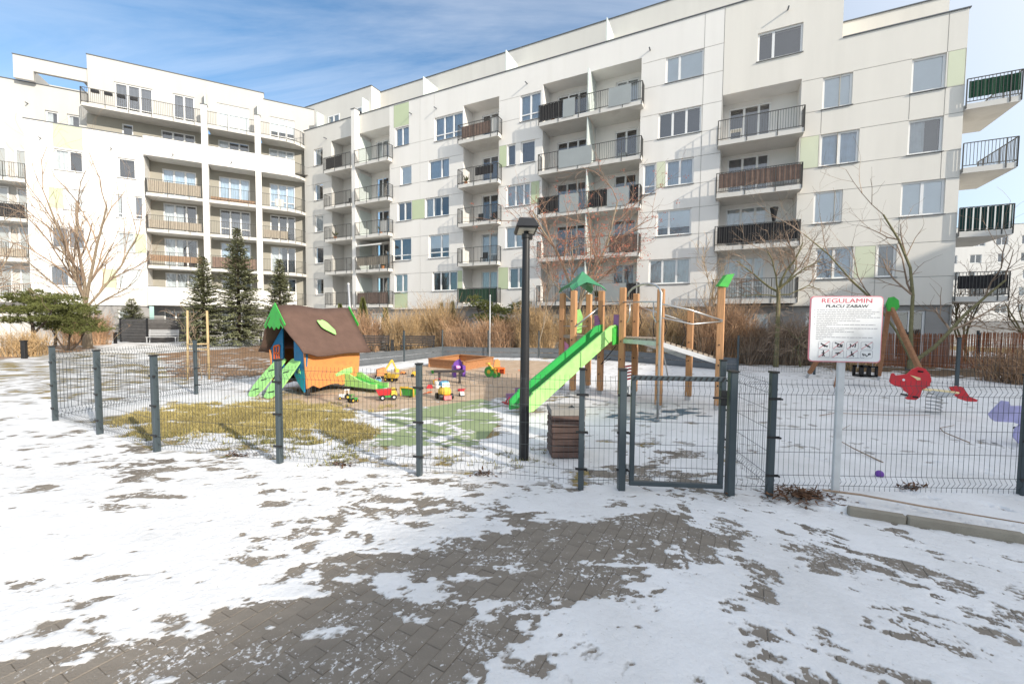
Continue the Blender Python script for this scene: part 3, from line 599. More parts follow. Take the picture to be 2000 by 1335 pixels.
def main_building():
    B = empty('apartment_building', (20.555, 19.457, 0), math.atan2(-0.4475, 0.8943), 'long white and grey apartment block with railed balconies facing the playground', 'building')
    def ux(a, b): return (-b, -a)
    J = 0.03
    # -------- windows: (u0, u1, row, panes, transom, fill)
    W = [(42.4, 43.55, 5, (1,), 0, 'half'), (42.42, 43.55, 4, (1,), 0, 'half'), (42.45, 43.55, 3, (1,), 0, 'curtain'), (42.45, 43.55, 2, (1,), 0, 'dark'), (42.5, 43.55, 1, (1,), 0, 'half'),
         (32.39, 33.83, 5, (1, 1), 0, 'curtain_blue'), (32.14, 33.26, 4, (1,), 0, 'blind'), (32.14, 33.62, 3, (1, 1), 0, 'dark'), (32.18, 34.12, 2, (1, 1.3), .42, 'dark'), (32.57, 33.94, 1, (1.4, 1), 0, 'curtain'),
         (27.26, 29.85, 5, (1, 1, 1), .42, 'curtain_blue'), (28.48, 30.42, 4, (1.6, 1), 0, 'curtain_blue'), (28.48, 30.78, 3, (1, 1, 1), 0, 'half'), (28.47, 30.42, 2, (1.5, 1), .42, 'blindtop'), (27.71, 30.06, 1, (1, 1.15, 1), 0, 'curtain_dark'),
         (20.96, 22.52, 5, (1, 1), .42, 'curtain_blue'), (22.84, 23.52, 4, (1,), 0, 'dark'), (21.35, 22.44, 4, (1,), 0, 'dark'), (21.70, 23.54, 3, (1, 1, .7), 0, 'curtain'), (22.06, 23.60, 2, (1, 1), 0, 'curtain'), (21.8, 23.3, 1, (1, 1), 0, 'dark'),
         (10.95, 12.98, 5, (1, 1.75), 0, 'blind'), (10.98, 13.33, 4, (1, 1, 1), 0, 'none'), (13.40, 14.13, 3, (1,), .45, 'curtain_blue'), (11.30, 12.82, 3, (1, 1), 0, 'curtain_blue'), (11.35, 13.30, 2, (1, 1.8), 0, 'blindtop'), (11.33, 13.67, 1, (1, 1.1, 1), 0, 'curtain'),
         (6.26, 8.29, 5, (1, 1.85), 0, 'none'), (4.10, 5.32, 4, (1,), 0, 'blind'), (0.67, 1.88, 4, (1,), 0, 'blind'), (3.74, 5.32, 3, (1, 1), 0, 'curtain_blue'), (0.65, 1.89, 3, (1,), 0, 'half'),
         (4.29, 5.50, 2, (1,), 0, 'blind'), (0.46, 2.04, 2, (1, 1), 0, 'blind'), (3.76, 5.32, 1, (1, 1), 0, 'curtain_blue'), (2.08, 2.83, 1, (1,), 0, 'curtain_dark')]
    holes = []; Wz = []
    for u0, u1, r, pn, tr, fl in W:
        z0 = SILL[r]-(0.3 if tr else 0); z1 = HEAD[r]+(0.1 if u0 < 9.9 and r < 5 else 0)
        x0, x1 = ux(u0, u1); holes.append((x0, x1, z0, z1, 0.14)); Wz.append((x0, x1, z0, z1, pn, tr, fl))
    # -------- loggias: opening u0,u1 ; top of the opening
    LOG = [(38.3, 41.28, 17.75), (34.43, 37.85, 17.75), (24.19, 27.19, 17.75), (14.38, 20.81, 17.75), (6.23, 9.90, 14.52)]
    for u0, u1, zt in LOG: holes.append((*ux(u0, u1), 2.78, zt, 0))
    # coloured cladding panels let into the facade: u0,u1,z0,z1,material
    PAN = [(32.39, 33.97, 17.45, 19.22, 'panel_green'), (30.82, 32.1, 9.87, 11.4, 'panel_green'), (27.25, 27.69, 4.1, 5.6, 'panel_green'), (32.57, 33.96, 2.8, 4.05, 'panel_green'),
           (23.56, 24.15, 12.75, 14.25, 'panel_green'), (21.0, 21.62, 9.9, 11.4, 'panel_green'), (23.35, 24.15, 4.1, 5.65, 'panel_green'), (12.86, 13.36, 9.87, 11.4, 'panel_pale'),
           (5.38, 6.18, 9.87, 11.5, 'panel_pale'), (0.02, 0.62, 12.75, 14.35, 'panel_pale'), (2.88, 3.7, 4.1, 5.68, 'panel_pale')]
    for u0, u1, z0, z1, mk in PAN:
        x0, x1 = ux(u0, u1); holes.append((x0, x1, z0, z1, 0)); MB().box(x0+.012, x1-.012, 0.004, 0.03, z0+.012, z1-.012).build('cladding_panel', Mt[mk], B)
    # recessed joints between the render panels (joined strips at their bottom)
    JR = []
    for r in range(1, 6):
        for z in (HEAD[r], SILL[r]):
            for u0, u1 in ((9.94, 14.3), (20.9, 24.15), (27.25, 34.3), (41.35, 44.6)):
                if r == 5 and z == HEAD[5] and u0 > 25: continue
                JR.append((*ux(u0, u1), z-J/2-0.02, z+J/2-0.02))
    for r, z in ((4, 14.36), (4, 12.72), (3, 11.51), (3, 9.84), (2, 8.57), (2, 6.94), (1, 5.69), (1, 4.06)): JR.append((*ux(0.0, 6.2), z-J/2, z+J/2))
    for u, z0, z1 in ((31.28, 2.75, 19.25), (29.9, 17.5, 19.25), (9.93, 2.75, 19.25), (10.93, 5.7, 19.25), (14.2, 5.7, 8.4), (5.33, 11.55, 12.7), (0.66, 8.6, 16.05), (1.9, 11.55, 12.7), (2.86, 2.75, 4.0), (2.05, 5.7, 6.9), (3.74, 2.75, 4.0)): JR.append((-u-J/2, -u+J/2, z0, z1))
    def cut(j, hs):   # keep joints clear of openings
        out = [j]
        for h in hs:
            nx = []
            for a, b, c, d in out:
                if h[0] < b and h[1] > a and h[2] < d and h[3] > c:
                    if b-a > d-c:
                        if a < h[0]-0.02: nx.append((a, h[0]-0.01, c, d))
                        if b > h[1]+0.02: nx.append((h[1]+0.01, b, c, d))
                    else:
                        if c < h[2]-0.02: nx.append((a, b, c, h[2]-0.01))
                        if d > h[3]+0.02: nx.append((a, b, h[3]+0.01, d))
                else: nx.append((a, b, c, d))
            out = nx
        return out
    JJ = [q for j in JR for q in cut(j, holes)]
    joints_mb(JJ, 0).build('facade_joint', Mt['joint'], B)['kind'] = 'stuff'
    H2 = holes+[(a, b, c, d, 0.02) for a, b, c, d in JJ]
    wall_mb(-44.88, -34.43, 2.72, 19.3, 0, H2).build('wall', Mt['plaster_grey'], B)
    wall_mb(-34.43, -9.92, 2.72, 19.3, 0, H2).build('wall', Mt['plaster_white'], B)
    m = wall_mb(-9.92, -4.6, 2.72, 19.3, 0, H2); m.join(wall_mb(-4.6, 0, 2.72, 16.1, 0, H2)); m.quad((-4.6, 0, 16.1), (-4.6, 2, 16.1), (-4.6, 2, 19.3), (-4.6, 0, 19.3)); m.build('wall', Mt['plaster_warm'], B)
    for x0, x1, z0, z1, pn, tr, fl in Wz: window(B, x0, x1, z0, z1, 0.10, pn, tr, fl)
    # body: end wall, back, roof decks and penthouses
    m = MB(); m.quad((0, 0, 0), (0, 14, 0), (0, 14, 16.1), (0, 0, 16.1)); m.quad((0, 14, 0), (-44.8, 14, 0), (-44.8, 14, 19), (0, 14, 19)); m.quad((-44.8, 0.2, 19.0), (-4.6, 0.2, 19.0), (-4.6, 14, 19.0), (-44.8, 14, 19.0)); m.quad((-4.6, 0.2, 15.6), (0, 0.2, 15.6), (0, 14, 15.6), (-4.6, 14, 15.6)); m.quad((-44.8, 0.25, 19.0), (-44.8, 0.25, 19.3), (-4.6, .25, 19.3), (-4.6, .25, 19.0))
    m.build('side_wall', Mt['plaster_warm'], B)
    coping(B, -44.9, -4.6, 0.0, 0.25, 19.3); coping(B, -4.55, 0.03, 0.0, 0.25, 16.1)
    MB().box(-37.3, -9.0, 1.95, 13, 19, 22.0).build('penthouse', Mt['plaster_grey'], B); coping(B, -37.3, -9.0, 1.95, 13, 22.0)
    MB().box(-46.5, -37.3, 0.9, 13, 19, 22.07).build('penthouse', Mt['plaster_grey'], B); coping(B, -46.5, -37.3, 0.9, 13, 22.07)
    MB().box(-4.6, -0.02, 1.95, 13, 15.6, 17.95).build('penthouse', Mt['plaster_warm'], B); coping(B, -4.6, -0.02, 1.95, 13, 17.95)
    for u0, u1 in ((41.2, 42.7), (38.4, 39.6)): window(B, *ux(u0, u1), 19.4, 20.55, 0.86, (1, 1), 0, 'half', False)
    for u in (43.3, 37.62): MB().box(-u-0.03, -u+0.03, 0.12, 0.9, 19.3, 20.8).build('terrace_divider', Mt['frosted'], B)
    for u in (31.07, 23.76, 16.6): MB().box(-u-0.03, -u+0.03, 0.14, 1.95, 19.3, 20.9).build('terrace_divider', Mt['frosted'], B)
    for u, z in ((32.1, 18.18), (29.67, 18.08), (41.86, 18.08), (22.0, 18.08), (13.9, 18.08), (6.97, 18.22)): spout(B, -u, 0, z)
    # ground floor plinth with garden doors
    GF = [(21.3, 23.0, 0.35, 2.3), (34.8, 36.8, 0.3, 2.4), (24.1, 25.4, 0.3, 2.35), (16.0, 17.4, 0.3, 2.3), (0.85, 1.96, 0.1, 2.48), (5.1, 5.6, 0.6, 2.4), (30.2, 31.6, 0.35, 2.3), (38.6, 40.0, 0.3, 2.4), (7.3, 9.0, 0.2, 2.35), (18.5, 20.0, 0.3, 2.3)]
    gh = [(*ux(a, b), c, d, 0.14) for a, b, c, d in GF]
    m = wall_mb(-44.88, -0.02, -0.1, 2.72, 0.16, gh); m.quad((-44.88, 0, 2.72), (-44.88, 0.16, 2.72), (0, 0.16, 2.72), (0, 0, 2.72)); m.build('plinth', Mt['plinth'], B)
    for a, b, c, d in GF: window(B, *ux(a, b), c, d, 0.24, (1, 1), 0, 'auto', False)
    # ---- loggias
    def loggia(u0, u1, zt, doors, rows, side='plaster_white', back='plaster_white', dep=1.3):
        x0, x1 = ux(u0, u1); dh = []
        for r in rows:
            f = SB[r]+0.24
            for d0, d1, pn in doors: dh.append((-d1, -d0, f+0.08, HEAD[r]+0.02, 0.1, pn))
        m = wall_mb(x0, x1, 2.78, zt, dep, [h[:5] for h in dh])
        m.build('loggia_wall', Mt[back], B)
        m = MB(); m.quad((x0, 0, 2.78), (x0, dep, 2.78), (x0, dep, zt), (x0, 0, zt)); m.quad((x1, dep, 2.78), (x1, 0, 2.78), (x1, 0, zt), (x1, dep, zt)); m.quad((x0, 0, zt), (x0, dep, zt), (x1, dep, zt), (x1, 0, zt)); m.build('loggia_side', Mt[side], B)
        for h in dh: window(B, h[0], h[1], h[2], h[3], dep+0.06, h[5], 0.75 if _wr.random() < 0.5 else 0, _wr.choice(['none', 'dark', 'half', 'curtain', 'none']), False, name='balcony_door')
    A5 = [1, 2, 3, 4, 5]
    loggia(38.3, 41.28, 17.75, [(39.0, 39.9, (1,))], A5, 'plaster_grey', 'plaster_grey')
    loggia(34.43, 37.85, 17.75, [(35.75, 37.2, (1, 1))], A5)
    loggia(24.19, 27.19, 17.75, [(24.9, 26.36, (1, 1))], A5)
    loggia(14.38, 20.81, 17.75, [(18.1, 20.25, (1, 1, .8)), (14.75, 16.2, (1, 1))], A5)
    loggia(6.23, 9.90, 14.52, [(7.45, 9.56, (1, 1, .75))], [1, 2, 3, 4])
    yf = -0.6
    for r in A5:
        sc = {5: [(-41.3, -39.3, .08, 1.05, 'cloth_dark')], 1: [(-41, -38.6, .1, 1.0, 'panel_grey')] if False else []}.get(r, [])
        balcony(B, [(-41.55, 0.0), (-41.55, yf), (-38.25, yf)], 1.3, SB[r], screens=sc)
        sc = {2: [(-37.6, -34.1, .35, 1.05, 'mat_beige')], 1: [(-37.6, -34.1, .05, 1.02, 'cloth_brown')], 3: [(-34.9, -34.15, .1, 1.0, 'cloth_white')]}.get(r, [])
        balcony(B, [(-37.8, yf), (-34.1, yf), (-34.1, 0.0)], 1.3, SB[r], screens=sc)
        sc = {5: [(-27.0, -24.5, .1, .95, 'cloth_brown'), (-24.6, -23.95, .05, 1.15, 'cloth_white')], 4: [(-25.8, -24.3, .45, 1.05, 'cloth_dark')], 1: [(-27.2, -24.0, .06, 1.05, 'hedge_plastic')]}.get(r, [])
        balcony(B, [(-27.28, 0.0), (-27.28, yf), (-23.95, yf), (-23.95, 0)], 1.3, SB[r], screens=sc)
        sc = {5: [(-20.8, -19.2, .06, 1.08, 'cloth_dark'), (-19.15, -18.35, -.03, 1.1, 'panel_grey'), (-16.2, -14.85, -.03, 1.1, 'panel_grey')], 4: [(-19.4, -17.2, -.03, 1.1, 'panel_grey')],
              3: [(-20.8, -19.4, .06, 1.08, 'cloth_dark'), (-19.3, -18.0, -.03, 1.1, 'panel_grey'), (-17.4, -16.2, .06, 1.08, 'cloth_dark'), (-16.15, -14.85, -.03, 1.1, 'panel_grey'), (-14.8, -14.3, .06, 1.08, 'cloth_dark')],
              2: [(-16, -14.3, .06, 1.05, 'cloth_brown')], 1: [(-16.4, -14.9, -.03, 1.1, 'panel_grey'), (-14.85, -14.3, .06, 1.05, 'cloth_dark')]}.get(r, [])
        fl = balcony(B, [(-20.85, 0.0), (-20.85, yf), (-14.2, yf), (-14.2, 0)], 1.3, SB[r], screens=sc)
        MB().box(-17.55-0.03, -17.55+0.03, -0.5, 1.28, fl+0.02, (SB[r+1] if r < 5 else 17.75)-0.02).build('balcony_divider', Mt['frosted'], B)
        if r in (1, 2, 3, 4, 5): MB().box(-37.78, -37.74, -0.1, 1.28, fl+0.02, (SB[r+1] if r < 5 else 17.75)-0.3).build('balcony_divider', Mt['frosted'], B)
        if r < 5:
            sc = {3: [(-9.95, -6.2, .28, 1.06, 'cloth_brown')], 2: [(-9.95, -6.2, .14, 1.07, 'cloth_dark')]}.get(r, [])
            balcony(B, [(-10.08, 0.0), (-10.08, yf), (-6.12, yf), (-6.12, 0)], 1.3, SB[r], screens=sc)
            # corner balconies hung on the end wall
            sc = {4: [(0.1, 1.75, .25, 1.0, 'hedge_plastic')], 2: [(0.06, 1.76, .02, 1.08, 'cloth_green')], 1: [(0.1, 1.75, .35, .95, 'cloth_dark')]}.get(r, [])
            balcony(B, [(0.03, -0.12), (1.78, -0.12), (1.78, 3.1)], 3.1, SB[r], screens=sc)
            if r == 2:
                for i in range(7): MB().box(0.22+i*0.235, 0.27+i*0.235, -0.145, -0.14, SB[2]+.28, SB[2]+1.3).build('awning_stripe', Mt['cloth_white'], B)
    # white fin between the two left balcony stacks
    MB().box(-38.25, -37.82, -0.5, 0.05, 2.72, 19.62).build('pilaster', Mt['plaster_white'], B); coping(B, -38.25, -37.82, -0.5, 0.3, 19.62)
    # awning over the plants on the second left balcony
    m = MB(); m.quad((-37.6, 1.25, 8.62), (-34.5, 1.25, 8.62), (-34.5, -0.9, 8.05), (-37.6, -0.9, 8.05)); m.quad((-37.6, -0.9, 7.95), (-34.5, -0.9, 7.95), (-34.5, -0.9, 8.05), (-37.6, -0.9, 8.05)); m.build('awning', Mt['cloth_white'], B)
    # furled parasol on a balcony
    m = MB(); m.lathe((-7.25, -0.1, SB[2]+0.24), [(0.02, 0), (0.02, 1.0), (0.05, 1.1), (0.2, 1.95), (0.02, 2.0)], 8); m.build('balcony_parasol', Mt['paint_black'], B)
    # balcony furniture seen through the bars
    for u, r in ((26.0, 3), (25.6, 2), (19.6, 4), (24.8, 3), (36.0, 1), (39.6, 4), (8.2, 2)):
        m = MB(); f = SB[r]+0.24; m.box(-u-.22, -u+.22, .2, .6, f+.42, f+.46); m.box(-u-.22, -u+.22, .58, .62, f+.46, f+.9)
        for sx in (-.2, .18):
            for sy in (.2, .58): m.box(-u+sx, -u+sx+.03, sy, sy+.03, f, f+.42)
        m.build('balcony_chair', Mt['paint_black'], B)
    # plants, racks and boxes kept on the balconies
    rr = random.Random(31)
    for k, (u, r) in enumerate(((40.6, 3), (39.2, 2), (36.9, 5), (35.2, 3), (26.6, 5), (25.2, 1), (20.0, 5), (18.4, 2), (15.6, 4), (16.8, 1), (9.2, 4), (7.0, 3), (35.0, 2), (36.2, 2), (19.2, 1), (26.8, 4))):
        f = SB[r]+.24
        if k % 3 == 0:
            m = MB(); m.lathe((-u, -.25, f), [(.10, 0), (.14, .26), (.15, .27)], 10); po = m.build('plant_pot', Mt['paint_orange'], B); g = MB()
            for j in range(70):
                a = rr.uniform(0, 6.28); d = Vector((math.cos(a)*.6, math.sin(a)*.6, rr.uniform(.4, 1.2))).normalized(); p = Vector((-u, -.25, f+.26)); e = p+d*rr.uniform(.25, .6); s_ = d.cross(Vector((0, 0, 1))).normalized()*.03; g.quad(p, p+(e-p)*.6-s_, e, p+(e-p)*.6+s_)
            g.build('leaves', Mt['needle_thuja'], po)
        elif k % 3 == 1:
            m = MB(); m.box(-u-.3, -u+.3, -.1, .3, f+.68, f+.71); [m.box(-u+sx, -u+sx+.03, sy, sy+.03, f, f+.68) for sx in (-.28, .25) for sy in (-.08, .25)]; m.build('balcony_table', Mt['cloth_white'], B)
        else:
            m = MB(); m.box(-u-.25, -u+.25, .7, 1.1, f, f+.75); m.box(-u-.26, -u+.26, .69, 1.11, f+.76, f+.8); m.build('storage_box', Mt['panel_grey'], B)
    return B
main_building()

def left_wing():
    a = R(26.88)
    B = empty('apartment_building', (-34.713*.985, 31.867*.985, 0), a, 'sunlit white wing at the left with tall white pillars and a roof terrace', 'building')
    holes = []; Wz = []
    for x0, x1, r, pn, fl in [(0.05, 1.62, 4, (1, 1), 'half'), (3.62, 4.70, 4, (1,), 'none'), (0.45, 1.63, 3, (1,), 'blind'), (3.45, 3.86, 3, (1,), 'half'), (4.52, 5.09, 3, (1,), 'dark'), (-.32, 1.57, 2, (1, 1), 'dark'), (3.44, 4.49, 2, (1,), 'curtain'), (-.47, .6, 1, (1,), 'dark'), (0.6+.02, 1.37, 1, (1,), 'half'), (3.33, 4.88, 1, (1, 1), 'blind')]:
        z0 = SILL[r]-(.25 if r == 3 and x0 > 3 else 0); holes.append((x0, x1, z0, HEAD[r]+.05, .14)); Wz.append((x0, x1, z0, HEAD[r]+.05, pn, .3 if r == 3 and x0 > 3 else 0, fl))
    for x0, x1, z0, z1 in ((0.03, 1.64, 14.4, 16.08), (-.32, .43, 9.9, 11.4), (4.51, 5.2, 6.97, 8.5), (2.49, 3.3, 4.1, 5.6)):
        holes.append((x0, x1, z0, z1, 0)); MB().box(x0+.01, x1-.01, .004, .03, z0+.01, z1-.01).build('cladding_panel', Mt['panel_green'], B)
    m = wall_mb(-1.48, 5.24, 2.75, 16.12, 0, holes); m.quad((5.24, 0, 2.75), (5.24, 1.3, 2.75), (5.24, 1.3, 16.12), (5.24, 0, 16.12)); m.quad((-1.48, 1.5, 2.75), (-1.48, 0, 2.75), (-1.48, 0, 16.12), (-1.48, 1.5, 16.12)); m.build('wall', Mt['plaster_white'], B)
    for x0, x1, z0, z1, pn, tr, fl in Wz: window(B, x0, x1, z0, z1, .1, pn, tr, fl)
    coping(B, -1.48, 5.24, 0, .22, 16.12)
    MB().quad((-1.4, .2, 15.2), (17, .2, 15.2), (17, 12, 15.2), (-1.4, 12, 15.2)).build('roof', Mt['plinth'], B)
    # wall behind the balconies
    dh = []
    for r in range(1, 6):
        f = SB[r]+.24
        for x0, x1 in ((6.05, 8.35), (9.97, 12.28), (13.82, 15.9)): dh.append((x0, x1, f+.08, HEAD[r]+.04, .1))
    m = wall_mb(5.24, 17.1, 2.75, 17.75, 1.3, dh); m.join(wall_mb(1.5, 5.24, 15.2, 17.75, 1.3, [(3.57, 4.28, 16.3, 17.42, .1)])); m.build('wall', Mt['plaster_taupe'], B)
    window(B, 3.57, 4.28, 16.3, 17.42, 1.36, (1,), 0, 'none')
    for h in dh: window(B, h[0], h[1], h[2], h[3], 1.36, (1, 1.05, .95), .75 if _wr.random() < .4 else 0, _wr.choice(['none', 'dark', 'half', 'curtain', 'curtain_blue']), False, name='balcony_door')
    F3 = [(13.3, -.3), (15.3, -.3), (15.9, -.12), (16.4, .2), (16.85, .75)]
    for r in range(1, 6):
        rail = 'solid' if r in (1, 5) else 'rail'
        sc = {4: [(5.5, 8.9, .05, 1.0, 'mat_beige')], 3: [(5.5, 8.9, .05, .75, 'mat_beige')], 2: [(5.5, 8.9, .35, .85, 'mat_wood')]}.get(r, []) if rail == 'rail' else []
        balcony(B, [(5.34, 0.0), (5.34, -.3), (9.06, -.3)] if rail == 'rail' else [(5.34, 0), (5.34, -.3), (9.06, -.3)], 1.3, SB[r], rail=rail, screens=sc)
        sc = {4: [(9.6, 12.8, .0, .3, 'mat_wood')], 2: [(9.6, 12.8, .05, 1.0, 'cloth_brown')]}.get(r, [])
        balcony(B, [(9.48, -.3), (12.86, -.3)], 1.3, SB[r], rail=rail, screens=sc)
        sc = {3: [(13.4, 15.3, .1, .8, 'mat_beige')], 4: [(14.3, 15.0, .1, .75, 'cloth_white')]}.get(r, [])
        balcony(B, F3[:3] if rail == 'solid' else F3, 1.3, SB[r], rail=rail, screens=sc)
        if rail == 'solid': balcony(B, F3[2:], 1.3, SB[r])
    for x0, x1 in ((9.06, 9.48), (12.86, 13.3)):
        MB().box(x0, x1, -.36, .08, 2.72, 19.5).build('pillar', Mt['plaster_white'], B); coping(B, x0, x1, -.36, .08, 19.5)
        MB().box(x0+.2, x0+.26, .1, .98, 19.3, 21.0).build('terrace_divider', Mt['frosted'], B)
    # roof terrace and penthouse
    balcony(B, [(1.72, .95), (1.72, -.3), (9.06, -.3)], 1.3, SB[6]); balcony(B, [(9.48, -.3), (12.86, -.3)], 1.3, SB[6]); balcony(B, F3, 1.3, SB[6])
    ph = [(3.27, 5.65, 18.1, 20.45, .12), (6.97, 8.42, 18.1, 20.48, .12), (10.0, 12.37, 18.1, 20.45, .12), (13.94, 15.95, 18.1, 20.2, .12)]
    m = wall_mb(1.72, 13.5, 17.94, 22.1, 1.0, ph); m.join(wall_mb(13.5, 17.6, 17.94, 21.58, 1.0, ph)); m.quad((1.72, 9, 17.9), (1.72, 1, 17.9), (1.72, 1, 22.1), (1.72, 9, 22.1)); m.quad((13.5, 1, 21.5), (13.5, 9, 21.5), (13.5, 9, 22.1), (13.5, 1, 22.1)); m.quad((1.72, 1, 22.09), (13.5, 1, 22.09), (13.5, 9, 22.09), (1.72, 9, 22.09)); m.quad((13.5, 1, 21.57), (17.6, 1, 21.57), (17.6, 9, 21.57), (13.5, 9, 21.57)); m.build('penthouse', Mt['plaster_cream'], B)
    coping(B, 1.72, 13.5, 1.0, 1.2, 22.1); coping(B, 13.5, 17.6, 1.0, 1.2, 21.58)
    for h, fl in zip(ph, ('dark', 'curtain_dark', 'blind', 'blindtop')): window(B, h[0], h[1], h[2], h[3], 1.08, (1, 1, 1) if h[1]-h[0] > 1.6 else (1, 1), .45, fl, False, name='terrace_door')
    for i in range(4): MB().box(2.35+i*.75, 2.8+i*.75, -.45, -.27, 18.75, 18.95).build('flower_box', Mt['paint_black'], B)
    # pergola frame open to the sky
    m = MB(); m.box(-2.3, 1.7, 1.0, 1.3, 20.0, 20.95); m.box(-2.3, -1.25, 1.0, 1.3, 19.3, 20.0); m.box(-2.3, -2.0, 1.3, 5.2, 20.0, 20.9); m.box(1.4, 1.7, 1.3, 5.2, 20.0, 20.9); m.box(-2.3, 1.7, 5.2, 5.5, 20.0, 20.9); m.build('roof_frame', Mt['plaster_cream'], B); coping(B, -2.3, 1.7, 1.0, 1.3, 20.95)
    # grey bay at the far left, set back, with its own balconies
    gw = [(-.92, -.2, 16.1, 17.5, .12), (.3, 1.04, 16.1, 17.5, .12)]
    m = wall_mb(-12, 1.6, -.1, 19.3, 1.5, gw); m.quad((1.6, 1.5, 15), (1.6, 9, 15), (1.6, 9, 19.3), (1.6, 1.5, 19.3)); m.quad((-12, 1.5, 19.1), (1.6, 1.5, 19.1), (1.6, 9, 19.1), (-12, 9, 19.1)); m.build('wall', Mt['plaster_cream'], B); coping(B, -12, 1.6, 1.5, 1.7, 19.3)
    for h in gw: window(B, h[0], h[1], h[2], h[3], 1.6, (1,), 0, 'half')
    for r in range(1, 5):
        sc = {3: [(-7.9, -1.7, .05, 1.0, 'cloth_dark')], 2: [(-7.9, -1.7, .05, .7, 'mat_beige')]}.get(r, [])
        balcony(B, [(-8.2, 1.5), (-8.2, .1), (-1.55, .1), (-1.55, .4)], 1.5, SB[r], screens=sc)
        window(B, -5.2, -3.0, SB[r]+.35, HEAD[r], 1.42, (1, 1, 1), 0, 'half', False, name='balcony_door'); window(B, -2.6, -1.7, SB[r]+.35, HEAD[r], 1.42, (1,), 0, 'dark', False, name='balcony_door')
    # plinth
    gh = [(3.29, 3.9, .4, 2.4, .14)]
    m = wall_mb(-1.48, 5.24, -.1, 2.75, .14, gh); m.quad((-1.48, 0, 2.75), (-1.48, .14, 2.75), (5.24, .14, 2.75), (5.24, 0, 2.75)); m.join(wall_mb(5.24, 17.1, -.1, 2.75, 1.3, [(5.9, 8.2, .3, 2.4, .1), (9.9, 12.2, .3, 2.4, .1)])); m.build('plinth', Mt['plinth'], B)
    window(B, 3.29, 3.9, .4, 2.4, .22, (1,), 0, 'curtain', False); window(B, 5.9, 8.2, .3, 2.4, 1.36, (1, 1, 1), 0, 'dark', False); window(B, 9.9, 12.2, .3, 2.4, 1.36, (1, 1, 1), 0, 'dark', False)
    for x, z, y in ((-1.82, 17.74, 1.5), (-.61, 14.87, 0), (3.3, 14.87, 0), (7.18, 15.0, -.37), (11.14, 15.1, -.37)): spout(B, x, y, z)
left_wing()

def far_block(name, loc, rz, x0, x1, nfl, label, dep=12, base='plaster_white', shade=False):
    """plain neighbouring apartment block: wall, plinth, rows of windows, parapet"""
    B = empty(name, loc, rz, label, 'building'); top = 2.72+nfl*2.9+1.9; hs = []
    n = int((x1-x0)/3.1)
    for r in range(nfl):
        for i in range(n):
            x = x0+1.0+i*3.1+(0.35 if (i+r) % 3 == 0 else 0); w = 1.5 if (i*7+r*3) % 5 else 0.8; hs.append((x, x+w, 4.1+r*2.9, 5.6+r*2.9, .14))
    wall_mb(x0, x1, 2.72, top, 0, hs).build('wall', Mt[base], B)
    m = MB(); m.quad((x1, 0, 0), (x1, dep, 0), (x1, dep, top), (x1, 0, top)); m.quad((x0, dep, 0), (x0, 0, 0), (x0, 0, top), (x0, dep, top)); m.quad((x1, dep, 0), (x0, dep, 0), (x0, dep, top), (x1, dep, top)); m.quad((x0, 0, top-.02), (x1, 0, top-.02), (x1, dep, top-.02), (x0, dep, top-.02)); m.build('side_wall', Mt['plaster_warm'], B)
    wall_mb(x0, x1, -.1, 2.72, .1).build('plinth', Mt['plinth'], B); coping(B, x0, x1, 0, dep, top)
    for h in hs:
        o = window(B, h[0], h[1], h[2], h[3], .1, (1, 1) if h[1]-h[0] > 1 else (1,), 0, _wr.choice(['none', 'dark', 'curtain']), False)
    return B
# pale block far beyond the right end of the long one
_o = Vector((20.555, 19.457, 0))+Vector((0.4475, 0.8943, 0))*75
far_block('apartment_building', _o, math.atan2(-0.4475, 0.8943), 22, 78, 5, 'distant white apartment block behind the corner balconies at the right')
# the block that closes the courtyard on the sunny side, out of the picture; its roof edge casts the long shadow
far_block('apartment_building', (30.7-0.454*40, -22.9-0.891*40, 0), R(63.0), 0, 78, 5, 'apartment block closing the courtyard behind the camera', dep=-12)

# ================================================================== FENCES, GATE, LAMP, SIGN, BIN
def V3(x, y, z=0): return Vector((x, y, z))
def fence_post(par, p, d, h=1.23, w=0.078, t=0.055, z0=0.0, clips=True):
    """a square post with a cap; its clamps are a second part"""
    o = Vector((p[0], p[1], 0)); d = Vector((d[0], d[1], 0)).normalized(); n = Vector((-d.y, d.x, 0))
    mb = MB(); lx = (hash((round(p[0]*100), round(p[1]*100))) % 100-50)/50*0.007; mb.bar(o+V3(0, 0, z0-0.1), o+d*lx*h+n*lx*0.7*h+V3(0, 0, h), t, w, n); o_ = o; o = o+d*lx*h+n*lx*0.7*h; ob = mb.build('post', Mt['anthracite'], par, bevel=0.006)
    cp = MB(); cp.bar(o+V3(0, 0, h), o+V3(0, 0, h+0.018), t+0.012, w+0.012, n); cp.build('cap', Mt['black_metal'], ob); o = o_
    if clips:
        for z in (0.22, 0.60, 0.98):
            c = MB(); c.bar(o-d*0.06+V3(0, 0, z)-n*0.033, o+d*0.06+V3(0, 0, z)-n*0.033, 0.010, 0.024); c.tube([o-n*0.04+d*0.055+V3(0, 0, z), o-n*0.062+d*0.055+V3(0, 0, z)], 0.01, 6); c.build('clamp', Mt['black_metal'], ob)
    return ob
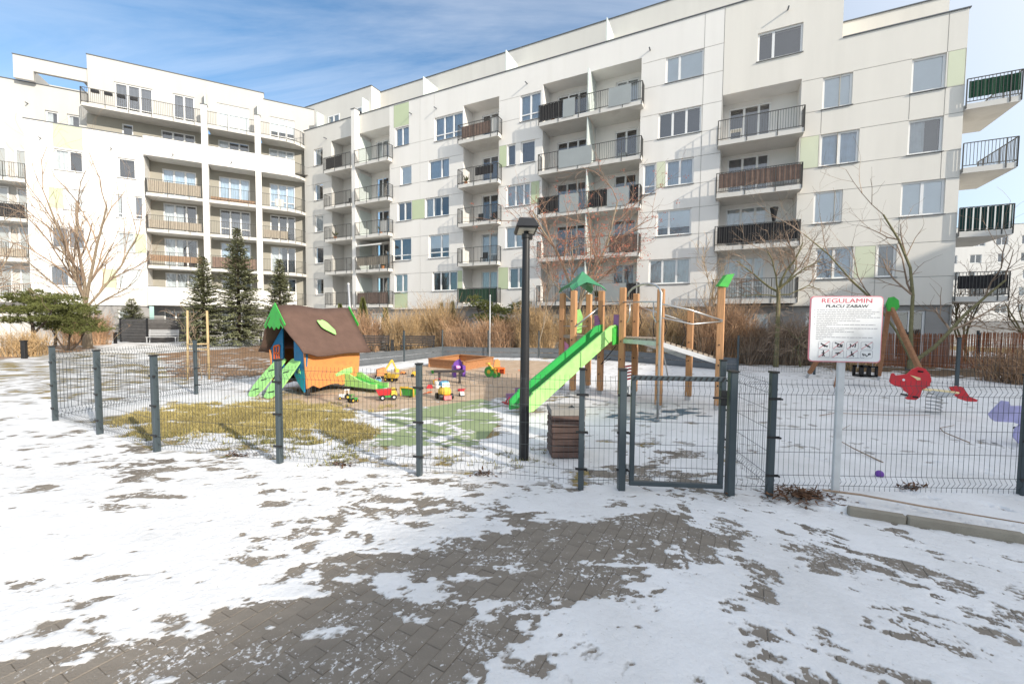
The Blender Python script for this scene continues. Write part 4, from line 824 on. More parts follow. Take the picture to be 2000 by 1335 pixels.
def mesh_panel_mb(a, b, z0=0.05, z1=1.17, sp=0.05, r=0.0018, fold=True):
    a = Vector((a[0], a[1], 0)); b = Vector((b[0], b[1], 0)); d = (b-a); L = d.length; d.normalize(); n = Vector((d.y, -d.x, 0)); k = max(2, round((L-0.06)/sp)); mb = MB()
    H = z1-z0
    prof = [(0, 0), (0, .05), (.03, .10), (0, .15), (0, H-.15), (.03, H-.10), (0, H-.05), (0, H)] if fold else [(0, 0), (0, H)]
    for i in range(k+1):
        p = a+d*(0.03+(L-0.06)*i/k); mb.tube([p+n*q+V3(0, 0, z0+z) for q, z in prof], r, 4, False)
    hz = [0.05, 0.15, 0.38, 0.61, 0.80, H-.15, H-.05] if fold else [0.02, .2, .4, .6, .8, H-.02]
    for z in hz: mb.bar(a+d*0.01+V3(0, 0, z0+z)+n*0.006, b-d*0.01+V3(0, 0, z0+z)+n*0.006, 2*r, 2*r)
    return mb
def front_fence():
    F = empty('mesh_fence', (0, 0, 0), 0, 'dark green-grey wire mesh fence along the front of the playground', 'fence')
    P = FENCE_PTS; left = P[:7]; right = P[8:]
    for i, p in enumerate(left):
        q0 = left[max(i-1, 0)]; q1 = left[min(i+1, len(left)-1)]; fence_post(F, p, (q1[0]-q0[0], q1[1]-q0[1]), w=0.085 if i == 6 else 0.068, t=0.07 if i == 6 else 0.055)
    for a, b in zip(left[:-1], left[1:]): mesh_panel_mb(a, b).build('mesh_panel', Mt['wire'], F)
    # left end turns back towards the playhouse
    back = [(-7.54, 6.79), (-7.16, 9.35), (-6.75, 12.0), (-6.2, 14.4), (-5.82, 15.17)]
    for p in back[1:3]: fence_post(F, p, (0.15, 1), w=0.07)
    for a, b in zip(back[:2], back[1:3]): mesh_panel_mb(a, b, r=0.003).build('mesh_panel', Mt['wire'], F)
    for i, p in enumerate(right):
        fence_post(F, p, (1, -0.02), w=0.068, z0=0.0, h=1.23+float(h0(np.array([p[0]]), np.array([p[1]]))[0])*0.0)
    for a, b in zip(right[:-1], right[1:]): mesh_panel_mb(a, b, z0=0.07).build('mesh_panel', Mt['wire'], F)
    # gate latch post, the narrow infill beside it and the inner return
    fence_post(F, (2.19, 4.075), (1, -0.03), w=0.085, t=0.07, clips=False)
    mesh_panel_mb((2.22, 4.07), (2.57, 4.05)).build('mesh_panel', Mt['wire'], F)
    fence_post(F, (2.74, 5.35), (0.15, 1), w=0.07); mesh_panel_mb((2.57, 4.05), (2.74, 5.35)).build('mesh_panel', Mt['wire'], F)
front_fence()
def gate():
    a = Vector((1.205, 4.155, 0)); b = Vector((2.12, 4.085, 0)); d = (b-a).normalized(); n = Vector((d.y, -d.x, 0)); L = (b-a).length
    G = empty('mesh_gate', a, math.atan2(d.y, d.x), 'closed wire mesh gate with square tube frame, lock and toothed top', 'gate')
    z0, z1, t = 0.06, 1.18, 0.045
    m = MB(); m.box(0, L, -t/2, t/2, z0, z0+t); m.box(0, L, -t/2, t/2, z1-t, z1); m.box(0, t, -t/2, t/2, z0+t, z1-t); m.box(L-t, L, -t/2, t/2, z0+t, z1-t); m.build('frame', Mt['anthracite'], G, bevel=0.004)
    mesh_panel_mb((t*0.4, 0), (L-t*0.4, 0), z0+t, z1-t, fold=True).build('mesh_infill', Mt['wire'], G)
    m = MB(); k = 17
    for i in range(k):
        x = 0.03+i*(L-0.06)/(k-1); m.bar((x-0.012, -t/2-0.004, z1-t+0.003), (x+0.012, -t/2-0.004, z1-0.003), 0.014, 0.004, (0, 1, 0))
    m.build('toothed_strip', Mt['black_metal'], G)
    m = MB(); m.box(L-0.05, L+0.006, -0.032, 0.032, 0.90, 1.05); m.build('lock_case', Mt['black_metal'], G, bevel=0.004)
    m = MB(); m.tube([(L-0.02, -0.045, 0.985), (L-0.02, -0.085, 0.985), (L-0.15, -0.085, 0.985)], 0.009, 8); m.build('handle', Mt['black_metal'], G, True)
    for z in (0.22, 1.02):
        m = MB(); m.tube([(-0.02, 0, z-0.05), (-0.02, 0, z+0.05)], 0.018, 8); m.bar((-0.05, 0, z), (0.01, 0, z), 0.02, 0.03); m.build('hinge', Mt['galv'], G)
gate()
def lamp():
    T = empty('street_lamp', (0.16, 5.08, 0), R(4), 'black garden lamp post with a flat slanted head, inside the fence', 'street lamp')
    m = MB(); m.lathe((0, 0, -0.05), [(0.062, 0), (0.062, 0.5), (0.058, 1.0), (0.052, 1.7), (0.044, 2.76), (0.040, 2.80)], 20); m.build('pole', Mt['black_metal'], T, True)
    m = MB(); m.lathe((0, 0, 2.72), [(0.055, 0), (0.055, 0.05), (0.03, 0.06), (0.03, 0.1)], 16); m.box(-0.05, 0.075, -0.03, 0.05, 2.71, 2.77); m.build('collar', Mt['paint_black'], T)
    # head: slab tilted to the camera side, bevelled top
    zb, zt = 2.80, 2.955; m = MB()
    lo = [(-0.125, -0.15), (0.125, -0.15), (0.125, 0.22), (-0.125, 0.22)]; mid = [(-0.135, -0.165), (0.135, -0.165), (0.135, 0.235), (-0.135, 0.235)]; top = [(-0.09, -0.05), (0.09, -0.05), (0.09, 0.15), (-0.09, 0.15)]
    m.v = [(x, y, zb+0.02*(y < 0)) for x, y in lo]+[(x, y, zb+0.035) for x, y in mid]+[(x, y, zt) for x, y in top]
    for i in range(4):
        j = (i+1) % 4; m.f += [(i, j, 4+j, 4+i), (4+i, 4+j, 8+j, 8+i)]
    m.f += [(8, 9, 10, 11), (3, 2, 1, 0)]; m.build('lamp_head', Mt['black_metal'], T)
    MB().hexa([(-0.098, -0.12, zb+0.006), (0.098, -0.12, zb+0.006), (0.098, 0.17, zb-0.006), (-0.098, 0.17, zb-0.006), (-0.098, -0.12, zb+0.022), (0.098, -0.12, zb+0.022), (0.098, 0.17, zb+0.01), (-0.098, 0.17, zb+0.01)]).build('diffuser', Mt['lens'], T)
    m = MB(); m.bar((-0.012, -0.062, 0.34), (-0.012, -0.062, 0.62), 0.07, 0.006, (0, 1, 0)); m.build('service_hatch', Mt['black_metal'], T)
lamp()

def rounded(w, h, r, n=5):
    out = []
    for cx, cy, a0 in ((w/2-r, h/2-r, 0), (-w/2+r, h/2-r, 90), (-w/2+r, -h/2+r, 180), (w/2-r, -h/2+r, 270)):
        for i in range(n+1):
            t = R(a0+90*i/n); out.append((cx+r*math.cos(t), cy+r*math.sin(t)))
    return out
def text_mesh(name, txt, size, x, z, y, mt, par, sx=1.0, shear=0.0, align='CENTER', bold=0.0):
    cu = bpy.data.curves.new(name, 'FONT'); cu.body = txt; cu.size = size; cu.align_x = align; cu.shear = shear; cu.offset = bold; cu.fill_mode = 'FRONT'
    tmp = bpy.data.objects.new(name, cu); COL.objects.link(tmp); dg = bpy.context.evaluated_depsgraph_get(); me = bpy.data.meshes.new_from_object(tmp.evaluated_get(dg)); bpy.data.objects.remove(tmp); bpy.data.curves.remove(cu)
    o = bpy.data.objects.new(name, me); COL.objects.link(o); me.materials.clear(); me.materials.append(mt)
    for v in me.vertices: v.co = (x+v.co.x*sx, y, z+v.co.y)
    o.parent = par; return o
Mt['paint_post'] = mat('paint_post', (0.62, 0.63, 0.63), 0.5, 0.06, 6)
def sign():
    S = empty('playground_sign', (3.165, 3.975, 0), R(-10), 'white playground rules board with pink rim headed REGULAMIN on a grey post', 'sign')
    m = MB(); m.box(-0.03, 0.03, -0.02, 0.02, -0.1, 1.38); m.build('post', Mt['paint_post'], S, bevel=0.005)
    w, h, zc = 0.614, 0.625, 1.665; k_ = 0.925
    MB().prism(rounded(w, h, 0.035), (0, -0.035, zc), (1, 0, 0), (0, 0, 1), 0.012).build('board', Mt['ink_pink'], S)
    MB().prism(rounded(w-0.018, h-0.018, 0.03), (0, -0.0425, zc), (1, 0, 0), (0, 0, 1), 0.005).build('board_face', Mt['paint_white'], S)
    y = -0.0465
    text_mesh('heading', 'REGULAMIN', 0.058, 0, zc+0.250, y, Mt['ink_red'], S, 1.36, 0.0, bold=0.0)
    text_mesh('subheading', 'PLACU ZABAW', 0.039, 0, zc+0.205, y, Mt['ink_black'], S, 1.32, 0.12, bold=0.0006)
    m = MB(); r = random.Random(8); lines = [.50, .57, .53, .50, .58, .36, .40, .20, .54, .10, .56, .26, .35, .16, .15, .52, .07]
    z = zc+0.178
    for i, L in enumerate(lines):
        x = -0.25
        if i in (0, 2, 4, 8): m.quad((x-0.022, y, z), (x-0.014, y, z), (x-0.014, y, z+0.009), (x-0.022, y, z+0.009))
        e = x+L*.92
        while x < e:
            k = r.uniform(0.012, 0.045); m.quad((x, y, z), (min(x+k, e), y, z), (min(x+k, e), y, z+0.0062), (x, y, z+0.0062)); x += k+0.006
        z -= 0.0172
    m.build('text_lines', Mt['ink_grey'], S)
    # eight prohibition pictograms
    def stroke(mm, pts, t):
        for a, b in zip(pts[:-1], pts[1:]): mm.bar((a[0], y-0.0006, a[1]), (b[0], y-0.0006, b[1]), t, 0.0008, (0, 1, 0))
    figs = [[[(-.025, .012), (0, 0), (.025, -.012)], [(-.015, .0), (.01, -.016)], [(.022, -.02), (.03, -.006)]],
            [[(-.025, .02), (.005, .012)], [(-.005, -.014), (.02, -.014), (.02, .008), (-.005, .008), (-.005, -.014)], [(.03, -.02), (.032, .012)]],
            [[(-.02, -.02), (-.012, .0), (-.02, .014)], [(.0, -.014), (.008, .004)], [(.02, -.018), (.026, .012), (.018, .02)]],
            [[(-.01, .008), (.01, -.004), (.03, -.018)], [(.004, -.01), (.02, .0)]],
            [[(-.004, .024), (-.004, -.004), (-.012, -.024)], [(-.018, .006), (.01, .006)], [(-.004, -.004), (.006, -.024)]],
            [[(-.016, .004), (.006, .012), (.02, .004)], [(-.006, -.012), (.006, .01)]],
            [[(-.006, .02), (-.002, -.006), (-.02, -.018)], [(-.002, -.006), (.016, -.02)], [(-.01, .006), (.014, .002)]],
            [[(-.03, .0), (-.024, -.014)], [(-.016, .004), (-.008, -.012)], [(.0, -.02), (.008, -.008)], [(.016, .01), (.02, -.008)], [(.026, .012), (.032, -.004)]]]
    for i in range(8):
        cx = -0.175+0.12*(i % 4); cz = zc-0.152-0.082*(i//4); b = MB(); o = rounded(0.098, 0.072, 0.012, 3); q = [(cx+px, cz+pz) for px, pz in o]+[(cx+o[0][0], cz+o[0][1])]
        stroke(b, q, 0.0022); po = b.build('pictogram', Mt['ink_grey'], S)
        f = MB()
        for pl in figs[i]: stroke(f, [(cx+px, cz+pz) for px, pz in pl], 0.009)
        f.ball((cx+figs[i][0][0][0], y-0.0003, cz+figs[i][0][0][1]+0.003), 0.006, 5, (1, 0.05, 1)); f.build('figure', Mt['ink_black'], po)
        if i < 7: s = MB(); stroke(s, [(cx-0.045, cz-0.034), (cx+0.045, cz+0.036)], 0.0035); s.build('slash', Mt['ink_red'], po)
    m = MB(); x = -0.17
    while x < 0.16:
        k = r.uniform(0.02, 0.05); m.quad((x, y, zc-0.272), (x+k, y, zc-0.272), (x+k, y, zc-0.267), (x, y, zc-0.267)); x += k+0.008
    m.build('text_lines', Mt['ink_grey'], S)
sign()
def bin_():
    T = empty('litter_bin', (0.70, 5.30, 0), R(3), 'square brown slatted litter bin with grey concrete lid, behind the mesh', 'litter bin')
    r = random.Random(5); z = 0.02
    for i in range(7):
        h = 0.078; a = 0.205+r.uniform(-0.004, 0.006); m = MB()
        for sx0, sx1, sy0, sy1 in ((-a, a, -a, -a+.05), (-a, a, a-.05, a), (-a, -a+.05, -a+.05, a-.05), (a-.05, a, -a+.05, a-.05)): m.box(sx0, sx1, sy0, sy1, z, z+h-0.008)
        o = m.build('slat', Mt['brown_slat'], T, bevel=0.01); o.rotation_euler = (0, 0, r.uniform(-.012, .012)); z += h
    MB().box(-.15, .15, -.15, .15, 0.03, z-0.02).build('liner', Mt['paint_black'], T)
    m = MB(); a = 0.215; b = 0.10
    for sx0, sx1, sy0, sy1 in ((-a, a, -a, -b), (-a, a, b, a), (-a, -b, -b, b), (b, a, -b, b)): m.box(sx0, sx1, sy0, sy1, z-0.012, z+0.062)
    m.build('lid', Mt['concrete_lt'], T)
bin_()

# ---- low fence behind the sandpit with its grey privacy strips, and the taller garden fence on the right
def strip_fence():
    F = empty('strip_fence', (0, 0, 0), 0, 'wire fence behind the sandpit with low grey privacy strips', 'fence')
    P = [(-6.4, 14.05), (-4.56, 17.49), (-3.41, 20.3), (-1.14, 19.85), (1.29, 19.9), (3.9, 19.2), (6.2, 17.0), (8.15, 14.9)]
    for i, p in enumerate(P):
        q0 = P[max(i-1, 0)]; q1 = P[min(i+1, len(P)-1)]; fence_post(F, p, (q1[0]-q0[0], q1[1]-q0[1]), h=1.30, w=0.07, clips=False)
    for a, b in zip(P[:-1], P[1:]):
        mesh_panel_mb(a, b, z1=1.2, sp=0.1, r=0.003, fold=False).build('mesh_panel', Mt['wire'], F)
        for k in range(2):
            A = Vector((a[0], a[1], 0.02+k*0.245)); Bq = Vector((b[0], b[1], 0.02+k*0.245)); d = (Bq-A).normalized(); m = MB(); m.bar(A+d*.04+V3(0, 0, .115), Bq-d*.04+V3(0, 0, .115), 0.012, 0.225); m.build('privacy_strip', Mt['panel_strip'], F)
Mt['panel_strip'] = mat('panel_strip', (0.115, 0.125, 0.135), 0.6, 0.15, 4)
strip_fence()
def garden_fence():
    F = empty('garden_fence', (0, 0, 0), 0, 'dark mesh garden fence with thick posts in front of the right-hand block', 'fence')
    P = [(8.15, 14.9), (10.4, 14.2), (12.6, 11.68), (15.4, 10.2), (19.0, 8.6)]
    for p in P[1:]: fence_post(F, p, (1, -.5), h=1.38, w=0.09, t=0.07, clips=False)
    for a, b in zip(P[:-1], P[1:]): mesh_panel_mb(a, b, z1=1.25, sp=0.08, r=0.003, fold=False).build('mesh_panel', Mt['wire'], F)
garden_fence()
def reed_screen(a, b, h, z0, label, seed):
    A = Vector((a[0], a[1], 0)); Bv = Vector((b[0], b[1], 0)); d = (Bv-A); L = d.length; d.normalize(); n = Vector((-d.y, d.x, 0)); r = random.Random(seed)
    F = empty('reed_screen', A, 0, label, 'reed screen'); m = MB(); k = int(L/0.022)
    for i in range(k):
        p = d*(i*0.022+r.uniform(-.004, .004))+n*r.uniform(-.012, .012); rr = r.uniform(.006, .012); m.tube([p+V3(0, 0, z0+r.uniform(-.02, .03)), p+d*r.uniform(-.03, .03)+V3(0, 0, h+r.uniform(-.05, .03))], rr, 4, False)
    o = m.build('reeds', Mt['reed'], F); o['kind'] = 'stuff'
    w = MB()
    for z in (.25, .6, .95, 1.25):
        if z < h: w.bar(V3(0, 0, z)-n*.016, d*L+V3(0, 0, z)-n*.016, .004, .004)
    w.build('binding_wire', Mt['galv'], F)
    for s in (0, .5, 1):
        q = MB(); p = d*L*s+n*.04; q.box(p.x-.03, p.x+.03, p.y-.03, p.y+.03, -.1, h+.06); q.build('post', Mt['anthracite'], F)
reed_screen((13.2, 16.6), (17.6, 15.6), 1.42, .12, 'reddish reed screen under the grey ground floor beside the swing frame', 1)
reed_screen((17.9, 15.9), (26.5, 14.6), 1.5, .05, 'long reddish reed screen at the right edge behind the hedge', 2)

# ================================================================== PLAYGROUND
def playhouse():
    ang = R(62)
    T = empty('playhouse', (-4.62, 9.28, 0), ang, 'small toy house with blue front, orange side and brown felt roof', 'playhouse')
    # local: x = back along the house, y = across to the left (0 = orange side, W = far side), front face at x=0
    L, Wd, zf, ze, zr = 1.45, 1.25, 0.16, 1.0, 2.03; c = Wd/2
    # blue front in two leaves either side of the doorway
    def front_x(z): return 0.0
    m = MB(); m.prism([(0.06, 0.08), (0.0, 0.55), (-0.06, 1.0), (0.16, 1.25), (0.40, 1.5), (0.40, 0.45), (0.30, 0.3)], (0, 0, 0), (0, 1, 0), (0, 0, 1), 0.03); m.build('front_panel', Mt['paint_blue'], T)
    m = MB(); m.prism([(Wd-0.12, 0.35), (Wd-0.02, 0.6), (Wd+0.05, 1.0), (Wd-0.18, 1.25), (0.80, 1.55), (0.80, 0.45)], (0, 0, 0), (0, 1, 0), (0, 0, 1), 0.03); m.build('front_panel', Mt['paint_blue'], T)
    m = MB(); m.prism([(0.06, 0.08), (0.02, 0.62), (0.36, 0.45), (0.28, 0.3)], (-0.018, 0, 0), (0, 1, 0), (0, 0, 1), 0.012); m.build('front_trim', Mt['paint_teal'], T)
    st = []
    for i in range(10):
        a = R(90+36*i); q = 0.065 if i % 2 == 0 else 0.027; st.append((0.20+q*math.cos(a), 0.55+q*math.sin(a)))
    MB().prism(st, (-0.03, 0, 0), (0, 1, 0), (0, 0, 1), 0.012).build('star', Mt['paint_lime'], T)
    # orange window on the left leaf
    m = MB(); cy, cz = 1.02, 0.93
    for a, b in (((-.10, .15), (.10, .19)), ((-.09, -.15), (.06, -.17)), ((-.10, -.15), (-.10, .15)), ((.08, -.17), (.11, .19)), ((-.09, .0), (.09, .0)), ((0, -.16), (0, .17))): m.bar((-.03, cy-a[0], cz+a[1]), (-.03, cy-b[0], cz+b[1]), .04, .012, (1, 0, 0))
    m.build('window_frame', Mt['paint_orange_red'], T)
    # side walls with wavy lower edges
    def wavy(n, z0): return [(L*i/n, z0+0.035*math.sin(i*1.9)+0.03*(i % 2)) for i in range(n+1)]
    lo = wavy(9, zf); MB().prism(lo+[(L+.06, ze-.06), (L*.66, ze+.02), (L*.33, ze-.02), (-.06, ze-.0)], (0, 0, 0), (1, 0, 0), (0, 0, 1), 0.03).build('side_panel', Mt['paint_orange'], T)
    MB().prism(lo+[(L+.06, ze), (-.06, ze)], (0, Wd, 0), (1, 0, 0), (0, 0, 1), 0.03).build('side_panel', Mt['paint_orange'], T)
    MB().prism([(0, zf), (Wd, zf), (Wd, ze), (c, zr-.15), (0, ze)], (L, 0, 0), (0, 1, 0), (0, 0, 1), 0.03).build('back_panel', Mt['paint_blue'], T)
    MB().box(0.02, L, 0.02, Wd-.02, 0.30, 0.34).build('floor', Mt['wood_dark'], T); MB().box(L*.55, L*.58, .05, Wd-.05, .34, .95).build('inner_wall', Mt['felt_brown'], T)
    for x, y in ((.1, .1), (.1, Wd-.1), (L-.1, .1), (L-.1, Wd-.1)): MB().box(x-.04, x+.04, y-.04, y+.04, -.1, .32).build('leg', Mt['wood_dark'], T)
    # sagging felt roof, curled at the eaves
    m = MB(); nx, ny = 10, 14; x0, x1 = -0.26, L+0.26; rows = []
    for j in range(ny+1):
        s = -1+2*j/ny; row = []
        for i in range(nx+1):
            t = i/nx; x = x0+(x1-x0)*t
            a = abs(s); yy = c+s*(Wd/2+0.20)*(1 if a < .75 else 1+.06*(a-.75)); zz = zr-(a**0.92)*(zr-ze+.07)-0.02*math.sin(t*math.pi)*a+.018*math.sin(t*9+s*4)+(0.05*a if t < .12 else 0)
            if a < .06: zz += .02*math.sin(t*7)
            xx = x-(0.06*math.sin(a*5) if t < .1 else 0); row.append((xx, yy, zz))
        rows.append(row)
    n0 = 0
    for row in rows: m.v += row
    for j in range(ny):
        for i in range(nx): q = j*(nx+1)+i; m.f.append((q, q+1, q+nx+2, q+nx+1))
    o = m.build('roof', Mt['felt_brown'], T, True); sd = o.modifiers.new('thickness', 'SOLIDIFY'); sd.thickness = 0.025
    # lime leaf cut-out on the roof
    lf = []
    for i in range(22):
        t = 2*math.pi*i/22; lf.append((0.25*math.cos(t)*(1+.12*math.sin(5*t)), 0.115*math.sin(t)*(1.0+.15*math.cos(3*t))))
    sl = Vector((0, -(Wd/2+.2), -(zr-ze+.07))).normalized(); ax = (Vector((1, 0, 0))*0.62+sl*0.78).normalized(); nrm = Vector((1, 0, 0)).cross(sl).normalized(); ay = nrm.cross(ax)
    if nrm.z < 0: nrm = -nrm
    MB().prism(lf, Vector((L*.5, c-(Wd/2+.2)*.47, zr-.47*(zr-ze+.07)+.02))+nrm*.03, ax, ay, .015).build('leaf_panel', Mt['paint_lime'], o)
    # bright green gable with scalloped edge, front and back
    for x, nm in ((-0.30, 'gable'), (L+.28, 'gable')):
        pl = [(c, zr+.06), (c-.36, zr-.42)]
        for i in range(1, 10): pl.append((c-.36+.08*i, zr-.50+(.045 if i % 2 == 0 else -.03)+.02*math.sin(i)))
        pl.append((c+.40, zr-.44)); MB().prism(pl, (x, 0, 0), (0, 1, 0), (0, 0, 1), .022).build(nm, Mt['paint_green_dk'], T)
    # two slotted climbing boards leaning on the doorway
    for y0, y1, bx in ((0.16, 0.60, -0.62), (0.70, 1.12, -0.66)):
        A = Vector((-.03, (y0+y1)/2, .74)); Bq = Vector((bx, (y0+y1)/2+.05, .02)); ax = (Bq-A); Ln = ax.length; ax.normalize(); w = (y1-y0)/2
        pl = [(-.06, -w*.9), (.25, -w), (Ln*.8, -w), (Ln, -w*.55), (Ln+.03, 0), (Ln, w*.6), (Ln*.75, w), (.3, w), (-.08, w*.7), (-.12, 0)]
        ob = MB().prism(pl, A, ax, (0, 1, 0), .03).build('climbing_board', Mt['paint_lime'], T)
        for k in range(3):
            p = A+ax*(.25+.26*k)+Vector((0, 0, .0)); nn = ax.cross(Vector((0, 1, 0))).normalized(); nn = nn if nn.x < 0 else -nn
            q = MB(); q.bar(p+nn*.018-Vector((0, w*.35, 0)), p+nn*.018+Vector((0, w*.35, 0))+ax*.05, .03, .008, nn); q.build('grip_slot', Mt['paint_black'], ob)
    # little slide out of the orange side
    m = MB(); m.prism([(0, 0), (0, .30), (-.12, .31), (-.45, .18), (-.85, .10), (-1.05, .12), (-1.05, .0)], (1.05, -.02, .10), (0, 1, 0), (0, 0, 1), .05); m.prism([(0, 0), (0, .30), (-.12, .31), (-.45, .18), (-.85, .10), (-1.05, .12), (-1.05, .0)], (1.42, -.02, .10), (0, 1, 0), (0, 0, 1), .05)
    m.build('slide_side', Mt['paint_lime'], T); m = MB(); m.quad((1.07, -.02, .30), (1.4, -.02, .30), (1.4, -.9, .12), (1.07, -.9, .12)); m.quad((1.07, -.9, .12), (1.4, -.9, .12), (1.4, -1.1, .10), (1.07, -1.1, .10)); m.build('slide_bed', Mt['paint_green_dk'], T)
    MB().prism([(.75, .42), (1.02, .52), (1.25, .55), (1.26, .40), (1.0, .40), (.78, .36)], (0, -.02, 0), (1, 0, 0), (0, 0, 1), .02).build('slide_arch', Mt['paint_lime'], T)
playhouse()

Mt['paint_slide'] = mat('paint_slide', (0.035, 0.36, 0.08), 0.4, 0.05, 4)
def climbing_tower():
    T = empty('climbing_frame', (0, 0, 0), 0, 'wooden climbing frame with green slide, leaf roof and sloping walkway', 'climbing frame')
    posts = {'P1': (1.27, 10.5, 2.44), 'P2': (1.45, 9.8, 2.46), 'P3': (1.97, 10.68, 2.44), 'P4': (2.10, 9.80, 2.46), 'P5': (2.47, 9.3, 2.50), 'P6': (2.90, 9.75, 2.40), 'P7': (2.91, 8.15, 2.38), 'P8': (3.93, 9.16, 2.02), 'P9': (4.09, 8.15, 2.44)}
    for k, (x, y, h) in posts.items():
        m = MB(); w = .066; b = MB(); b.bar((x, y, .10), (x, y, h), 2*w, 2*w, (0.55, 1, 0)); b.build('post', Mt['wood'], T, bevel=.012)
        q = MB(); q.box(x-.05, x+.05, y-.008, y+.008, -.1, .2); q.box(x-.058-.006, x-.058, y-.05, y+.05, .02, .2); q.build('foot', Mt['galv'], T)
        for z in (.5, .9, 1.3, 1.75):
            if z < h-.2: c = MB(); c.tube([(x-.045, y-.058, z), (x-.055, y-.078, z)], .015, 8); c.build('bolt_cap', Mt['paint_black'], T)
    P = {k: Vector((v[0], v[1], 0)) for k, v in posts.items()}
    # leaf shaped roof panels over the square tower
    apex = Vector((1.70, 10.18, 2.95))
    for a, b, mk in (('P2', 'P4', 'paint_green'), ('P4', 'P3', 'paint_green_roof'), ('P3', 'P1', 'paint_green_roof'), ('P1', 'P2', 'paint_green_roof')):
        A = P[a]+V3(0, 0, 2.46); Bq = P[b]+V3(0, 0, 2.46); ce = (P['P1']+P['P2']+P['P3']+P['P4'])/4; A = A+(A-ce-V3(0, 0, 2.46))*.22; Bq = Bq+(Bq-ce-V3(0, 0, 2.46))*.22
        mid = (A+Bq)/2; m = MB(); n0 = 0
        pl = [apex, A+(apex-A)*.45, A, A+(mid-A)*.35+V3(0, 0, .10), mid+(apex-mid)*.42, Bq+(mid-Bq)*.35+V3(0, 0, .10), Bq, Bq+(apex-Bq)*.45]
        nn = (A-apex).cross(Bq-apex).normalized()*.01
        m.v = [tuple(p-nn) for p in pl]+[tuple(p+nn) for p in pl]; k = len(pl)
        m.f = [(0, 1, 4), (1, 3, 4), (1, 2, 3), (0, 4, 7), (7, 4, 5), (7, 5, 6)]; m.f += [tuple(i+k for i in f)[::-1] for f in m.f]
        for i in range(k): m.f.append((i, (i+1) % k, k+(i+1) % k, k+i))
        m.build('roof_leaf', Mt['paint_green_roof'], T)
    # slide
    s0 = Vector((2.20, 9.50, 1.45)); s1 = Vector((0.10, 7.48, 0.20)); d = (s1-s0); dh = Vector((d.x, d.y, 0)).normalized(); sd = Vector((dh.y, -dh.x, 0)); w = .19
    path = []
    N_ = 14
    for i in range(N_+1):
        t = i/N_; p = s0+d*t; z = 1.45 if t < .06 else None
        zz = 1.42-1.24*((t-.05)/.87) if .05 < t < .92 else (1.42 if t <= .05 else .18)
        path.append(Vector((p.x, p.y, max(zz, .18))))
    m = MB()
    for i in range(N_): a, b = path[i], path[i+1]; m.quad(a-sd*w, b-sd*w, b+sd*w, a+sd*w)
    m.build('slide_bed', Mt['steel'], T, True)
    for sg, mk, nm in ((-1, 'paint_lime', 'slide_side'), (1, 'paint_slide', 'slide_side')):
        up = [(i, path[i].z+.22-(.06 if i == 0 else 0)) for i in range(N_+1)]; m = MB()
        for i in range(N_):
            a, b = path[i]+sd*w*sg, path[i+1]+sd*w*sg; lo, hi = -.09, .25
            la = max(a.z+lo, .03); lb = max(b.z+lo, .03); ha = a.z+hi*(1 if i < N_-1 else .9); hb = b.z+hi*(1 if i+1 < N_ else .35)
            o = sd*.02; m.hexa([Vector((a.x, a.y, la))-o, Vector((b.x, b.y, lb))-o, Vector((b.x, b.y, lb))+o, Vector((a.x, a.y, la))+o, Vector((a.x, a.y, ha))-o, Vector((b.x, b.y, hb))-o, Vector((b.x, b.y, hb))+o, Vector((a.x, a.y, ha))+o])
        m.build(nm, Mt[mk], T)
    # deep green entry cheeks and purple panels at the top
    for sg in (-1, 1):
        a = path[0]+sd*w*sg; MB().prism([(-.12, -.18), (.16, -.20), (.16, .18), (-.12, .26)], a+sd*.03*sg, dh, (0, 0, 1), .02).build('slide_cheek', Mt['paint_green_dk'], T)
        pp = P['P5'] if sg > 0 else P['P4']
    MB().prism([(-.09, -.25), (.09, -.25), (.10, .1), (.06, .25), (-.08, .25)], P['P5']+Vector((-.10, .10, 1.65)), Vector((.67, -.74, 0)), (0, 0, 1), .02).build('entry_panel', Mt['paint_purple'], T)
    MB().prism([(-.07, -.3), (.08, -.3), (.08, .05), (.02, .2), (-.07, .2)], P['P4']+Vector((-.10, -.02, 1.68)), Vector((.67, -.74, 0)), (0, 0, 1), .02).build('entry_panel', Mt['paint_purple'], T)
    MB().prism([(-.06, -.28), (.06, -.3), (.06, .2), (-.05, .3)], P['P1']+Vector((.1, -.03, .95)), (1, 0, 0), (0, 0, 1), .02).build('side_panel', Mt['paint_pink'], T)
    MB().prism([(-.1, -.3), (.1, -.3), (.13, .1), (.06, .3), (-.08, .28)], (P['P1']+P['P3'])/2+V3(.05, 0, 1.75), (1, 0, 0), (0, 0, 1), .02).build('side_panel', Mt['paint_lime'], T)
    # decks
    def deck(pts, name='deck', mk='wood_grey'):
        m = MB(); k = len(pts); m.v = [tuple(p) for p in pts]+[tuple(Vector(p)-V3(0, 0, .07)) for p in pts]; m.f = [tuple(range(k)), tuple(range(k, 2*k))[::-1]]+[(i, (i+1) % k, k+(i+1) % k, k+i) for i in range(k)]; m.build(name, Mt[mk], T)
    z = V3(0, 0, 1.40); deck([P['P1']+z, P['P2']+z, P['P4']+z, P['P3']+z]); deck([P['P4']+z, P['P5']+z, P['P6']+z, P['P3']+z])
    # walkway planks: level part then the sloping ramp
    A, Bq, Cq, Dq = P['P5']+z, P['P7']+V3(0, 0, 1.40), P['P6']+z, P['P6']+z
    def planks(a0, a1, b0, b1, n):
        for i in range(n):
            t0, t1 = i/n+.012, (i+1)/n-.012; m = MB(); q = [a0.lerp(a1, t0), a0.lerp(a1, t1), b0.lerp(b1, t1), b0.lerp(b1, t0)]; dn = V3(0, 0, .045)
            m.hexa([q[0]-dn, q[1]-dn, q[2]-dn, q[3]-dn, q[0], q[1], q[2], q[3]]); m.build('plank', Mt['wood_grey'], T)
